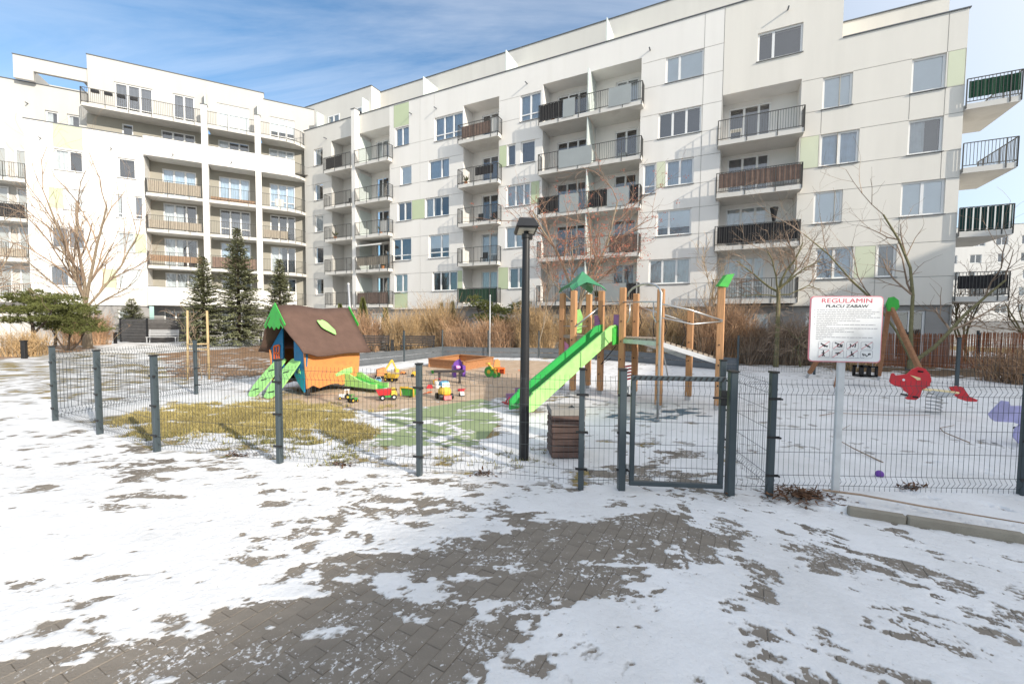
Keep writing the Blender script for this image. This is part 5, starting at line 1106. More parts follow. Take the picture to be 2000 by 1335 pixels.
    planks(P['P5']+z, P['P7']+z, P['P6']+z, P['P6']+V3(.35, -.4, 1.40), 6)
    planks(P['P7']+z, P['P9']+V3(0, 0, 1.04), P['P6']+V3(.35, -.4, 1.40), P['P8']+V3(0, 0, 1.04), 11)
    for a, b in ((P['P7']+z, P['P9']+V3(0, 0, 1.04)), (P['P6']+z, P['P8']+V3(0, 0, 1.04)), (P['P5']+z, P['P7']+z)): MB().bar(a-V3(0, 0, .09), b-V3(0, 0, .09), .05, .09).build('bearer', Mt['galv'], T)
    # steel hand rails with drop loops
    def tube(pts, r=.017, nm='hand_rail', mk='steel'): MB().tube(pts, r, 8).build(nm, Mt[mk], T, True)
    f = V3(0, -.07, 0)
    tube([P['P5']+f+V3(0, 0, 2.17), P['P7']+f+V3(0, 0, 2.13)]); tube([P['P7']+f+V3(0, 0, 2.08), P['P7'].lerp(P['P9'], .45)+f+V3(0, 0, 1.98), P['P9']+f+V3(0, 0, 1.78)])
    tube([P['P7']+f+V3(0, 0, 1.82), P['P7'].lerp(P['P9'], .5)+f+V3(0, 0, 1.70), P['P9']+f+V3(0, 0, 1.76)], .014)
    tube([P['P6']+V3(0, 0, 2.12), P['P8']+V3(0, 0, 1.72)]); tube([P['P4']+V3(0, -.07, 2.1), P['P5']+V3(0, -.07, 2.18)], .012)
    for s in (.18, .8):
        p = P['P5'].lerp(P['P7'], s)+f; q = P['P5'].lerp(P['P7'], s-.1 if s < .5 else s+.12)+f; tube([p+V3(0, 0, 2.15), p+V3(0, 0, 1.85), (p+q)/2+V3(0, 0, 1.74), q+V3(0, 0, 1.72)], .012, 'drop_loop')
    tube([P['P2']+V3(.03, -.08, 1.62), P['P4']+V3(-.1, -.1, 2.05)], .02, 'climb_bar'); tube([P['P1']+V3(0, 0, 1.62), P['P2']+V3(0, 0, 1.62), P['P3']+V3(0, 0, 1.62)], .012, 'climb_bar')
    # fireman's pole, bent over at the top
    pts = [(2.62, 7.35, -.05), (2.62, 7.35, 2.25)]
    for i in range(1, 9): a = math.pi*i/8; pts.append((2.62-.14*(1-math.cos(a)), 7.35+.55*(1-math.cos(a)), 2.25+.2*math.sin(a)))
    tube(pts, .021, 'pole')
    # climbing ropes hanging beside the walkway
    for s, sw in ((.12, .05), (.42, -.04), (.6, .07), (.95, .06)):
        p = P['P6'].lerp(P['P8'], s); p.y += .2; tube([p+V3(0, 0, 2.0-.3*s), p+V3(sw, 0, 1.75-.3*s), p+V3(-sw*.4, .05, 1.5-.3*s), p+V3(sw*1.3, 0, 1.3-.3*s)], .012, 'rope', 'rope')
    tube([P['P7']+V3(.1, .2, 1.35), P['P7']+V3(.35, .4, .5)], .014, 'brace'); tube([P['P5']+V3(-.1, .1, 1.2), P['P5']+V3(-.4, .3, .75), P['P5']+V3(-.2, .2, .9)], .01, 'rope', 'rope')
    # red rungs between the middle posts, cap on the end post
    for i in range(5): MB().bar(P['P5']+V3(.12, .12, .42+.075*i), P['P6']+V3(-.12, -.1, .42+.075*i), .03, .035).build('rung', Mt['paint_red'], T)
    MB().prism([(-.13, -.02), (.02, .20), (.17, .22), (.05, -.04)], P['P9']+V3(.02, -.03, 2.46), (1, 0, 0), (0, 0, 1), .14).build('post_cap', Mt['paint_green_dk'], T)
climbing_tower()

def swing():
    T = empty('swing_frame', (10.05, 11.7, 0), 0, 'brown timber swing frame with bright green cap behind the rules board', 'swing')
    o = Vector((10.05, 11.7, 0)); tl = Vector((9.55, 11.65, 2.30))-o; tr = Vector((10.62, 11.72, 2.30))-o
    for base, top in (((9.59, 13.43, 0), tl), ((7.98, 10.17, 0), tl), ((11.51, 12.96, 0), tr), ((10.65, 10.47, 0), tr)):
        b = Vector(base)-o; d = (Vector(top)-b); MB().bar(b+d*.07, Vector(top), .11, .11).build('leg', Mt['wood_swing'], T, bevel=.015); MB().bar(b-d*.03, b+d*.09, .05, .07).build('foot', Mt['galv'], T)
    MB().tube([tl+V3(-.1, 0, -.02), tr+V3(.1, 0, -.02)], .05, 10).build('top_beam', Mt['galv'], T, True)
    for p in (tl, tr):
        pl = [(-.17, -.02), (-.10, .17), (.02, .20), (.16, .10), (.19, -.08), (.08, -.22), (-.10, -.20)]
        MB().prism(pl, p+V3(0, -.08, .02), (1, 0, 0), (0, 0, 1), .05).build('cap', Mt['paint_green_dk'], T)
    s = Vector((9.97, 11.66, 0))-o; m = MB(); w, h = .23, .15
    for x0, x1, z0, z1 in ((-w, w, 0, .05), (-w, w, 2*h-.04, 2*h), (-w, -w+.06, 0, 2*h), (w-.06, w, 0, 2*h), (-.04, .04, 0, 2*h)): m.box(s.x+x0, s.x+x1, s.y-.16, s.y-.11, .28+z0, .28+z1); m.box(s.x+x0, s.x+x1, s.y+.11, s.y+.16, .28+z0, .28+z1)
    m.box(s.x-w, s.x+w, s.y-.15, s.y+.15, .27, .31); m.build('cradle_seat', Mt['paint_black'], T)
    for sx in (-1, 1): MB().tube([(s.x+sx*w*.9, s.y, .5), (s.x+sx*w*.9, s.y, 2.26)], .008, 5).build('chain', Mt['galv'], T)
Mt['wood_swing'] = mat('wood_swing', (0.31, 0.15, 0.075), 0.75, 0.2, 5, 0.15, 40, stretch=(3, 3, 3))
swing()

def spring_mb(c, r, z0, z1, turns, w):
    m = MB(); n = turns*14; m.tube([(c[0]+r*math.cos(2*math.pi*i/14), c[1]+r*math.sin(2*math.pi*i/14), z0+(z1-z0)*i/n) for i in range(n+1)], w, 6); return m
def red_rider():
    T = empty('spring_rider', (8.25, 8.05, 0), R(-8), 'red dinosaur spring rider with cream seat on the snow', 'spring rider'); s = 0.01505
    head = [(285, 745), (298, 655), (318, 640), (345, 670), (470, 650), (530, 585), (590, 557), (660, 577), (715, 640), (737, 720), (715, 790), (640, 840), (622, 930), (580, 965), (490, 962), (465, 945), (505, 918), (500, 890), (445, 852), (430, 818), (350, 800), (300, 770)]
    f = lambda x, y: ((x-820)*s/6.667*.70, (1130-y)*s/6.667*.70+.01)
    MB().prism([f(*p) for p in head], (0, -.09, 0), (1, 0, 0), (0, 0, 1), .03).build('head_panel', Mt['paint_red'], T)
    tail = [(985, 805), (1060, 785), (1130, 802), (1160, 850), (1200, 910), (1290, 950), (1282, 972), (1180, 972), (1090, 940), (1030, 890)]
    MB().prism([f(*p) for p in tail], (0, 0, 0), (1, 0, 0), (0, 0, 1), .03).build('tail_panel', Mt['paint_red'], T)
    a = f(650, 835); b = f(1035, 850); m = MB(); m.bar((a[0], 0, a[1]), (b[0], 0, b[1]-.02), .26, .035); m.build('seat', Mt['paint_cream'], T, bevel=.01)
    m = MB(); q0 = f(720, 830); q1 = f(990, 860); m.prism([f(725, 838), f(985, 868), f(960, 895), f(900, 900), f(880, 925), f(770, 905)], (0, -.135, 0), (1, 0, 0), (0, 0, 1), .01); m.build('bracket', Mt['galv'], T)
    e = f(430, 720); m = MB(); m.tube([(e[0], -.113, e[1]), (e[0], -.096, e[1])], .024, 10); m.build('eye', Mt['paint_white'], T)
    m = MB(); m.prism([f(500, 660), f(540, 670), f(610, 690), f(615, 715), f(580, 720), f(560, 700)], (0, -.109, 0), (1, 0, 0), (0, 0, 1), .008); m.build('handle_plate', Mt['paint_cream'], T)
    for x, y in ((590, 610), (550, 925)): p = f(x, y); MB().tube([(p[0], -.2, p[1]), (p[0], .2, p[1])], .018, 8).build('grip', Mt['paint_black'], T)
    c = f(830, 1000); spring_mb((c[0], 0), .115, 0.0, .42, 6, .012).build('spring', Mt['galv'], T, True)
red_rider()
def hippo_rider():
    T = empty('spring_rider', (7.22, 5.83, 0), R(-12), 'lilac hippo spring rider at the right edge with a round white eye', 'spring rider'); s = 0.0072/3.926*1.0
    f = lambda x, y: ((x-1090)*s*1.12, (1215-y)*s*1.05+.02)
    pl = [(880, 985), (915, 930), (950, 880), (985, 885), (996, 918), (1070, 912), (1120, 880), (1200, 860), (1270, 900), (1310, 990), (1400, 1010), (1560, 1000), (1640, 1050), (1650, 1180), (1600, 1215), (1440, 1200), (1300, 1190), (1180, 1200), (1120, 1198), (1060, 1190), (1025, 1140), (1035, 1080), (1060, 1050), (1020, 1035), (920, 1035), (895, 1015)]
    MB().prism([f(*p) for p in pl], (0, -.08, 0), (1, 0, 0), (0, 0, 1), .03).build('body_panel', Mt['paint_lilac'], T)
    e = f(1128, 915)
    for r, mk, k in ((.055, 'paint_white', .006), (.024, 'paint_black', .010)): MB().tube([(e[0], -.096-k, e[1]), (e[0], -.092, e[1])], r, 16).build('eye', Mt[mk], T)
    MB().box(f(1200, 0)[0], f(1500, 0)[0], -.13, .13, f(0, 1020)[1]-.03, f(0, 1020)[1]).build('seat', Mt['paint_cream'], T)
    for x, y in ((1140, 1105), (1145, 1180)): p = f(x, y); MB().tube([(p[0], -.2, p[1]), (p[0], .2, p[1])], .02, 8).build('grip', Mt['paint_black'], T)
    spring_mb((f(1350, 0)[0], 0), .11, 0.0, .22, 4, .012).build('spring', Mt['galv'], T, True)
hippo_rider()

def sandpit():
    T = empty('sandpit', (0, 0, 0), 0, 'square orange timber sandpit frame standing on the sand', 'sandpit'); C = [(-3.10, 15.62), (-1.66, 14.6), (-0.78, 16.6), (-2.25, 17.75)]
    for i in range(4):
        a = Vector((*C[i], .14)); b = Vector((*C[(i+1) % 4], .14)); MB().bar(a, b, .05, .30).build('board', Mt['wood_orange'], T); MB().bar(a+V3(0, 0, .165), b+V3(0, 0, .165), .16, .03).build('seat_board', Mt['wood_orange'], T)
        MB().box(C[i][0]-.045, C[i][0]+.045, C[i][1]-.045, C[i][1]+.045, -.05, .30).build('corner_post', Mt['wood_orange'], T)
Mt['wood_orange'] = mat('wood_orange', (0.40, 0.19, 0.085), 0.7, 0.22, 5, 0.1, 40, stretch=(2, 2, 6), perobj=0.1)
sandpit()

# ---- toys left on the sand
def wheel(par, c, r, w, mk='paint_black', hub='paint_white'):
    o = MB().tube([(c[0], c[1]-w/2, c[2]), (c[0], c[1]+w/2, c[2])], r, 14).build('wheel', Mt[mk], par)
    MB().tube([(c[0], c[1]-w/2-.004, c[2]), (c[0], c[1]+w/2+.004, c[2])], r*.45, 10).build('hub', Mt[hub], o)
def toy_truck(x, y, rz, s, body, bed, cab, label, hub='paint_white'):
    T = empty('toy_truck', (x, y, 0), rz, label, 'toy truck', 'toys on the sand')
    MB().box(-.20*s, .22*s, -.08*s, .08*s, .07*s, .12*s).build('chassis', Mt[body], T)
    m = MB(); m.hexa([(-.22*s, -.10*s, .13*s), (.04*s, -.10*s, .13*s), (.04*s, .10*s, .13*s), (-.22*s, .10*s, .13*s), (-.28*s, -.13*s, .27*s), (.08*s, -.13*s, .27*s), (.08*s, .13*s, .27*s), (-.28*s, .13*s, .27*s)]); m.build('tipper', Mt[bed], T)
    m = MB(); m.hexa([(.08*s, -.09*s, .12*s), (.24*s, -.09*s, .12*s), (.24*s, .09*s, .12*s), (.08*s, .09*s, .12*s), (.09*s, -.08*s, .30*s), (.19*s, -.08*s, .30*s), (.19*s, .08*s, .30*s), (.09*s, .08*s, .30*s)]); m.build('cab', Mt[cab], T)
    MB().box(.10*s, .225*s, -.083*s, .083*s, .21*s, .28*s).build('cab_window', Mt['paint_black'], T)
    for wx in (-.13, .15):
        for sy in (-1, 1): wheel(T, (wx*s, sy*.10*s, .07*s), .07*s, .045*s, 'paint_black', hub)
def toy_tractor(x, y, rz, s, body, label):
    s *= .85; T = empty('toy_tractor', (x, y, 0), rz, label, 'toy tractor', 'toys on the sand')
    MB().box(-.02*s, .20*s, -.05*s, .05*s, .08*s, .18*s).build('bonnet', Mt[body], T); MB().box(-.14*s, 0, -.07*s, .07*s, .10*s, .16*s).build('seat', Mt['paint_black'], T)
    m = MB()
    for sx in (-.13, -.01):
        for sy in (-.07, .06): m.box(sx*s, (sx+.015)*s, sy*s, (sy+.015)*s, .16*s, .32*s)
    m.box(-.15*s, .02*s, -.08*s, .08*s, .32*s, .335*s); m.build('cab_frame', Mt[body], T)
    for sy in (-1, 1): wheel(T, (-.09*s, sy*.10*s, .09*s), .09*s, .05*s, 'paint_black', 'paint_yellow'); wheel(T, (.15*s, sy*.08*s, .055*s), .055*s, .04*s, 'paint_black', 'paint_yellow')
def toy_box(x, y, rz, name, label, cat, parts, sc=.82):
    T = empty(name, (x, y, 0), rz, label, cat, 'toys on the sand'); T.scale = (sc, sc, sc)
    for nm, mk, fn in parts: m = MB(); fn(m); m.build(nm, Mt[mk], T)
toy_truck(-2.70, 8.95, R(25), .85, 'paint_tgreen', 'paint_red', 'paint_yellow', 'toy tipper truck with red bed and yellow cab nearest the grass')
toy_box(-2.30, 9.35, R(-20), 'toy_barrow', 'upturned green and yellow toy barrow beside the red tipper truck', 'toy barrow', [('tray', 'paint_tgreen', lambda m: m.hexa([(-.16, -.12, .04), (.16, -.12, .04), (.12, .12, .04), (-.12, .12, .04), (-.2, -.16, .26), (.2, -.16, .26), (.15, .14, .22), (-.15, .14, .22)])), ('rim', 'paint_yellow', lambda m: [m.bar((-.21, -.17, .27), (.21, -.17, .27), .03, .04), m.bar((-.21, -.17, .27), (-.21, -.15, .03), .03, .03), m.bar((.21, -.17, .27), (.21, -.15, .03), .03, .03), m.bar((-.2, -.17, .27), (-.16, .15, .23), .03, .03), m.bar((.2, -.17, .27), (.16, .15, .23), .03, .03)])])
def ride_on(m_):
    pass
toy_box(-1.48, 9.1, R(-60), 'ride_on_car', 'yellow ride-on toy car with pale blue roof and red bumper', 'ride-on toy', [('body', 'paint_yellow', lambda m: m.ball((0, 0, .20), .2, 7, (1.25, .85, .8))), ('roof', 'paint_sky', lambda m: m.hexa([(-.16, -.12, .36), (.1, -.12, .36), (.1, .12, .36), (-.16, .12, .36), (-.13, -.1, .47), (.05, -.1, .47), (.05, .1, .47), (-.13, .1, .47)])), ('bumper', 'paint_red', lambda m: m.hexa([(.12, -.13, .02), (.27, -.1, .02), (.27, .1, .02), (.12, .13, .02), (.12, -.13, .13), (.24, -.1, .12), (.24, .1, .12), (.12, .13, .13)])), ('windscreen', 'paint_white', lambda m: m.box(.08, .105, -.1, .1, .33, .45)), ('wheel', 'paint_black', lambda m: [m.tube([(sx, -.19, .08), (sx, .19, .08)], .08, 12) for sx in (-.14, .12)])])
toy_tractor(-3.62, 8.95, R(200), .75, 'paint_white', 'small white toy tractor with pink front near the playhouse')
toy_tractor(-3.32, 8.62, R(60), .6, 'paint_tgreen', 'small dark green toy tractor at the grass edge')
toy_truck(-3.42, 11.7, R(160), .8, 'paint_black', 'paint_yellow', 'paint_yellow', 'yellow toy dumper with dark wheels in the middle of the sand', 'paint_yellow')
toy_tractor(-3.75, 10.6, R(20), .85, 'paint_tgreen', 'green toy tractor with yellow hubs behind the red tipper truck')
toy_box(-3.85, 12.3, R(30), 'toy_digger', 'tall yellow and orange toy digger with raised arm', 'toy digger', [('body', 'paint_orange', lambda m: m.hexa([(-.22, -.14, .1), (.2, -.14, .1), (.2, .14, .1), (-.22, .14, .1), (-.2, -.12, .34), (.08, -.12, .4), (.08, .12, .4), (-.2, .12, .34)])), ('arm', 'paint_yellow', lambda m: [m.bar((.1, 0, .3), (.34, 0, .66), .06, .06), m.bar((.34, 0, .66), (.5, 0, .3), .05, .05)]), ('bucket', 'paint_yellow', lambda m: m.box(.44, .58, -.09, .09, .2, .32)), ('track', 'paint_black', lambda m: [m.box(-.24, .22, -.16, -.08, 0, .11), m.box(-.24, .22, .08, .16, 0, .11)])])
toy_box(-2.95, 12.75, R(10), 'toy_car', 'small yellow and black toy car near the strip fence', 'toy car', [('body', 'paint_yellow', lambda m: m.hexa([(-.2, -.09, .05), (.2, -.09, .05), (.2, .09, .05), (-.2, .09, .05), (-.14, -.08, .2), (.1, -.08, .2), (.1, .08, .2), (-.14, .08, .2)])), ('wheel', 'paint_black', lambda m: [m.tube([(sx, -.11, .06), (sx, .11, .06)], .06, 12) for sx in (-.13, .13)])])
toy_box(-1.66, 12.9, R(20), 'toy_armchair', 'violet and pink toy armchair in front of the sandpit', 'toy chair', [('seat', 'paint_violet', lambda m: [m.box(-.24, .24, -.2, .2, .22, .30), m.box(-.26, -.14, -.2, .2, 0, .48), m.box(.14, .26, -.2, .2, 0, .48)]), ('backrest', 'paint_violet', lambda m: m.prism([(-.22, .3), (.22, .3), (.18, .62), (.08, .74), (-.06, .68), (-.18, .58)], (0, .18, 0), (1, 0, 0), (0, 0, 1), .06)), ('cushion', 'paint_pink', lambda m: m.ball((-.08, -.02, .40), .15, 6, (1.2, .8, .6)))], .72)
def small_bench():
    T = empty('toddler_bench', (-1.75, 11.55, 0), R(8), 'low dark plank bench between the sandpit and the ride-on car', 'bench')
    MB().box(-.42, .42, -.13, .13, .30, .345).build('seat', Mt['wood_dark'], T)
    for sx in (-.3, .26): MB().box(sx, sx+.06, -.1, .1, -.05, .30).build('leg', Mt['wood_dark'], T)
small_bench()
toy_box(-.68, 12.85, R(-30), 'toy_tricycle', 'yellow and green toy tricycle right of the sandpit', 'toy tricycle', [('wheel', 'paint_tgreen', lambda m: [m.tube([(-.02, -.05, .2), (-.02, .03, .2)], .2, 16), m.tube([(.3, -.16, .09), (.3, -.11, .09)], .09, 12), m.tube([(.3, .11, .09), (.3, .16, .09)], .09, 12)]), ('frame', 'paint_yellow', lambda m: [m.tube([(-.02, 0, .2), (-.06, 0, .5), (.28, 0, .2), (.3, 0, .09)], .035, 8), m.tube([(-.07, -.16, .52), (-.07, .16, .52)], .02, 8), m.box(.1, .3, -.09, .09, .3, .34)]), ('hub', 'paint_yellow', lambda m: m.tube([(-.02, -.06, .2), (-.02, .04, .2)], .08, 12))])
toy_box(-.42, 13.7, R(40), 'toddler_chair', 'orange moulded toddler chair beside the yellow tricycle', 'toy chair', [('seat', 'paint_orange_red', lambda m: [m.box(-.17, .17, -.17, .17, .2, .25), m.box(-.17, -.12, -.17, .17, 0, .2), m.box(.12, .17, -.17, .17, 0, .2)]), ('backrest', 'paint_orange', lambda m: m.prism([(-.17, .25), (.17, .25), (.15, .5), (.05, .58), (-.1, .55)], (0, .16, 0), (1, 0, 0), (0, 0, 1), .04))])
toy_box(-3.95, 11.3, R(0), 'toy_spade', 'long yellow toy spade lying on the sand', 'toy spade', [('handle', 'paint_yellow', lambda m: m.tube([(-.3, 0, .03), (.2, 0, .03)], .02, 8)), ('blade', 'paint_orange', lambda m: m.prism([(.2, -.08), (.34, -.09), (.42, 0), (.34, .09), (.2, .08)], (0, 0, .03), (1, 0, 0), (0, 1, 0), .015))])
toy_box(-3.55, 11.0, R(0), 'toy_bucket', 'small blue toy bucket beside the yellow spade', 'toy bucket', [('pail', 'paint_sky', lambda m: m.lathe((0, 0, 0), [(.07, 0), (.1, .18), (.105, .19)], 14)), ('bail', 'paint_white', lambda m: m.tube([(-.1, 0, .18), (-.06, 0, .27), (.06, 0, .27), (.1, 0, .18)], .007, 6))])
toy_box(-1.9, 10.6, R(0), 'toy_bucket', 'white and red toy bucket beside the low dark bench', 'toy bucket', [('pail', 'paint_white', lambda m: m.lathe((0, 0, 0), [(.08, 0), (.11, .2), (.115, .21)], 14)), ('bail', 'paint_red', lambda m: m.tube([(-.11, 0, .2), (-.06, 0, .3), (.06, 0, .3), (.11, 0, .2)], .008, 6)), ('mould', 'paint_red', lambda m: m.hexa([(-.34, -.1, 0), (-.16, -.1, 0), (-.16, .1, 0), (-.34, .1, 0), (-.3, -.07, .1), (-.2, -.07, .1), (-.2, .07, .1), (-.3, .07, .1)]))])
toy_box(.02, 8.55, R(20), 'toy_horse', 'small dark red rocking toy standing behind the foot of the slide', 'rocking toy', [('body', 'paint_purple', lambda m: [m.box(-.16, .14, -.05, .05, .16, .28), m.box(.08, .18, -.04, .04, .26, .42)]), ('rocker', 'paint_red', lambda m: [m.tube([(-.25, sy, .06), (-.1, sy, .02), (.1, sy, .02), (.25, sy, .08)], .018, 6) for sy in (-.1, .1)]), ('leg', 'paint_red', lambda m: [m.bar((sx, sy, .03), (sx*.7, sy*.4, .2), .03, .03) for sx in (-.14, .14) for sy in (-.1, .1)])])
o = MB().ball((0, 0, .04), .04, 8).build('ball', Mt['paint_violet'], smooth=True); o.location = (4.02, 4.45, .05); tag(o, 'small violet ball lying in the snow right of the sign post', 'ball')

# small sand moulds, cups and spades strewn about
def mould(x, y, mk, kind, label, rz=0.0):
    if kind == 'cup': toy_box(x, y, rz, 'toy_cup', label, 'sand toy', [('cup', mk, lambda m: m.lathe((0, 0, 0), [(.05, 0), (.075, .11), (.08, .115)], 12)), ('rim', mk, lambda m: m.lathe((0, 0, .11), [(.085, 0), (.085, .012)], 12))])
    elif kind == 'spade': toy_box(x, y, rz, 'toy_spade', label, 'sand toy', [('handle', mk, lambda m: m.tube([(-.16, 0, .02), (.08, 0, .03)], .012, 6)), ('blade', mk, lambda m: m.prism([(.08, -.05), (.17, -.055), (.22, 0), (.17, .055), (.08, .05)], (0, 0, .03), (1, 0, 0), (0, 1, 0), .012))])
    elif kind == 'sieve': toy_box(x, y, rz, 'toy_sieve', label, 'sand toy', [('ring', mk, lambda m: m.lathe((0, 0, 0), [(.10, 0), (.11, .05), (.10, .055)], 16)), ('grip', mk, lambda m: m.box(.1, .2, -.015, .015, .035, .05))])
    else: toy_box(x, y, rz, 'toy_car', label, 'toy car', [('body', mk, lambda m: m.hexa([(-.12, -.055, .03), (.12, -.055, .03), (.12, .055, .03), (-.12, .055, .03), (-.08, -.05, .12), (.05, -.05, .12), (.05, .05, .12), (-.08, .05, .12)])), ('wheel', 'paint_black', lambda m: [m.tube([(sx, -.065, .035), (sx, .065, .035)], .035, 10) for sx in (-.075, .075)])])
mould(-3.05, 9.9, 'paint_white', 'cup', 'white toy cup behind the red tipper truck', .4); mould(-2.0, 9.75, 'paint_orange_red', 'spade', 'small orange-red spade left of the ride-on car', 1.1)
mould(-3.3, 10.3, 'paint_yellow', 'car', 'tiny yellow toy car between the tractor and the bucket', .7); mould(-2.55, 10.4, 'paint_sky', 'sieve', 'pale blue sand sieve in the middle of the sand', 2.0)
mould(-4.25, 11.9, 'paint_red', 'car', 'tiny red toy car left of the orange digger', 2.4); mould(-2.1, 11.3, 'paint_yellow', 'cup', 'yellow toy cup beside the low dark bench', .2)
mould(-1.25, 10.2, 'paint_red', 'sieve', 'red sand sieve right of the white bucket', .9); mould(-1.15, 9.5, 'paint_white', 'car', 'tiny white toy car right of the ride-on car', 1.9)
mould(.35, 14.6, 'paint_orange_red', 'spade', 'orange toy spade far right on the sand', .3); mould(-2.6, 13.6, 'paint_tgreen', 'cup', 'green toy cup in front of the sandpit corner', 0); mould(-3.5, 13.3, 'paint_orange', 'car', 'tiny orange toy car near the strip fence', 1.0)

# ================================================================== STREET FURNITURE BEHIND
def bench(x, y, rz, label, mk='wood_dark', fr='black_metal', L=1.75):
    T = empty('park_bench', (x, y, 0), rz, label, 'bench', 'benches around the courtyard')
    for i in range(3): MB().box(-L/2, L/2, -.30+i*.14, -.19+i*.14, .43, .465).build('seat_slat', Mt[mk], T)
    for i in range(4): MB().box(-L/2, L/2, .14+i*.022, .165+i*.022, .53+i*.11, .61+i*.11).build('back_slat', Mt[mk], T)
    for sx in (-L/2+.06, L/2-.06):
        m = MB(); m.bar((sx, -.28, -.05), (sx, -.26, .43), .05, .05, (0, 1, 0)); m.bar((sx, .12, -.05), (sx, .26, .97), .05, .05, (1, 0, 0)); m.bar((sx, -.30, .41), (sx, .16, .41), .05, .04); m.build('leg_frame', Mt[fr], T)
bench(-7.35, 21.7, R(4), 'dark bench behind the strip fence, nearer to the playhouse')
bench(-5.0, 22.0, R(4), 'dark bench behind the strip fence, nearer to the sandpit')
bench(-24.6, 29.2, R(20), 'pale grey bench in front of the dark slatted enclosure', 'galv', 'galv')
bench(-18.4, 28.8, R(25), 'dark bench in the shade under the spruces')
def bollard(x, y, label):
    T = empty('bollard', (x, y, 0), R(10), label, 'bollard', 'dark lighting bollards')
    MB().box(-.075, .075, -.075, .075, -.1, .72).build('shaft', Mt['black_metal'], T, bevel=.008); MB().box(-.085, .085, -.085, .085, .72, .76).build('cap', Mt['black_metal'], T)
bollard(-20.4, 17.3, 'dark square bollard by the spreading pine at the left edge'); bollard(-27.2, 28.4, 'dark square bollard beside the slatted enclosure')
bollard(-6.15, 21.3, 'dark square bollard between the two dark benches')
def enclosure():
    T = empty('bin_enclosure', (-26.3, 29.9, 0), 0, 'low dark slatted bin enclosure in front of the white wing', 'enclosure')
    A = Vector((-2.35, .45, 0)); C = Vector((2.1, 1.9, 0)); k = 8
    for i in range(k):
        z = .06+i*.205
        for a, b in ((A, V3(0, 0)), (V3(0, 0), C), (A, A+C), (A+C, C)):
            MB().bar(a+V3(0, 0, z+.09), b+V3(0, 0, z+.09), .03, .185).build('slat', Mt['slat_grey'], T)
    for p in (A, V3(0, 0), C, A+C): MB().box(p.x-.05, p.x+.05, p.y-.05, p.y+.05, -.1, 1.74).build('post', Mt['black_metal'], T)
    m = MB(); u = V3(0, 0, 1.72); m.v = [tuple(p+u+V3(0, 0, dz)) for dz in (0, .05) for p in (A, V3(0, 0), C, A+C)]; m.f = [(3, 2, 1, 0), (4, 5, 6, 7), (0, 1, 5, 4), (1, 2, 6, 5), (2, 3, 7, 6), (3, 0, 4, 7)]; m.build('roof', Mt['black_metal'], T)
Mt['slat_grey'] = mat('slat_grey', (0.085, 0.08, 0.078), 0.7, 0.2, 4, perobj=0.12)
enclosure()
def pole(x, y, z1, lean, label):
    T = empty('pole', (x, y, 0), 0, label, 'pole'); MB().tube([(0, 0, -.05), (lean, 0, z1)], .028, 8).build('tube', Mt['galv'], T, True); MB().lathe((lean, 0, z1-.01), [(.034, 0), (.034, .03), (.012, .045)], 8).build('cap', Mt['paint_white'], T)
pole(-4.70, 12.3, 2.78, -.14, 'thin pale pole leaning behind the playhouse roof'); pole(-1.05, 19.6, 2.95, 0.0, 'slim grey pole beside the strip fence behind the sandpit'); pole(9.9, 20.6, 2.4, 0.0, 'slim grey pole in the shrubs behind the climbing frame')

# ================================================================== TREES AND SHRUBS
class Tree:
    def __init__(s, seed): s.r = random.Random(seed); s.trunk = MB(); s.crown = MB(); s.tips = []
    def grow(s, p, d, L, rad, lev, maxlev, P):
        r = s.r; n = 5 if lev < 2 else (4 if lev < 3 else 3); pts = [p.copy()]; rr = [rad]; d = d.normalized(); kids = []
        for i in range(n):
            t = (i+1)/n; w = P['wob']*(1+.25*lev)
            d = (d+Vector((r.gauss(0, w), r.gauss(0, w), r.gauss(0, w)+P['up']*(.5 if lev else .2)))).normalized()
            p = p+d*(L/n); pts.append(p.copy()); rr.append(max(rad*(1-t*P['taper']), P['rmin']))
            if lev < maxlev and t > P['start'][min(lev, len(P['start'])-1)]: kids.append((p.copy(), d.copy(), t, rr[-1]))
        sides = 9 if rad > .06 else (6 if rad > .025 else (4 if rad > .011 else 3))
        (s.trunk if lev <= P.get('trunklev', 1) else s.crown).tube(pts, rr, sides, False)
        if lev >= maxlev: s.tips.append((pts[-1], d)); return
        nk = P['kids'][min(lev, len(P['kids'])-1)]
        for k in range(nk):
            q, dd, t, kr = kids[k % len(kids)] if k >= len(kids) else kids[-1-k]
            sp = P['spread'][min(lev, len(P['spread'])-1)]; az = r.uniform(0, 6.283) if lev else (k*2.4+r.uniform(-.4, .4))
            a = dd.cross(Vector((.3, .5, .8)) if abs(dd.z) > .9 else Vector((0, 0, 1))).normalized(); b = dd.cross(a)
            nd = dd*math.cos(R(sp))+(a*math.cos(az)+b*math.sin(az))*math.sin(R(sp))*r.uniform(.7, 1.25); nd.z += P['lift']
            s.grow(q, nd, L*P['ratio'][min(lev, len(P['ratio'])-1)]*r.uniform(.75, 1.2), max(min(kr*.72, rad*.6), P['rmin']), lev+1, maxlev, P)
    def finish(s, name, loc, label, cat='tree', tm='bark', cm='twig', group=None):
        T = empty(name, loc, 0, label, cat, group); s.trunk.build('trunk', Mt[tm], T, True)
        if s.crown.f: s.crown.build('crown', Mt[cm], T)
        return T
BASEP = dict(wob=.10, up=.05, taper=.55, rmin=.006, start=[.45, .25, .2, .15], kids=[5, 5, 5, 4], spread=[32, 38, 42, 45], ratio=[.62, .6, .62, .62], lift=.1)
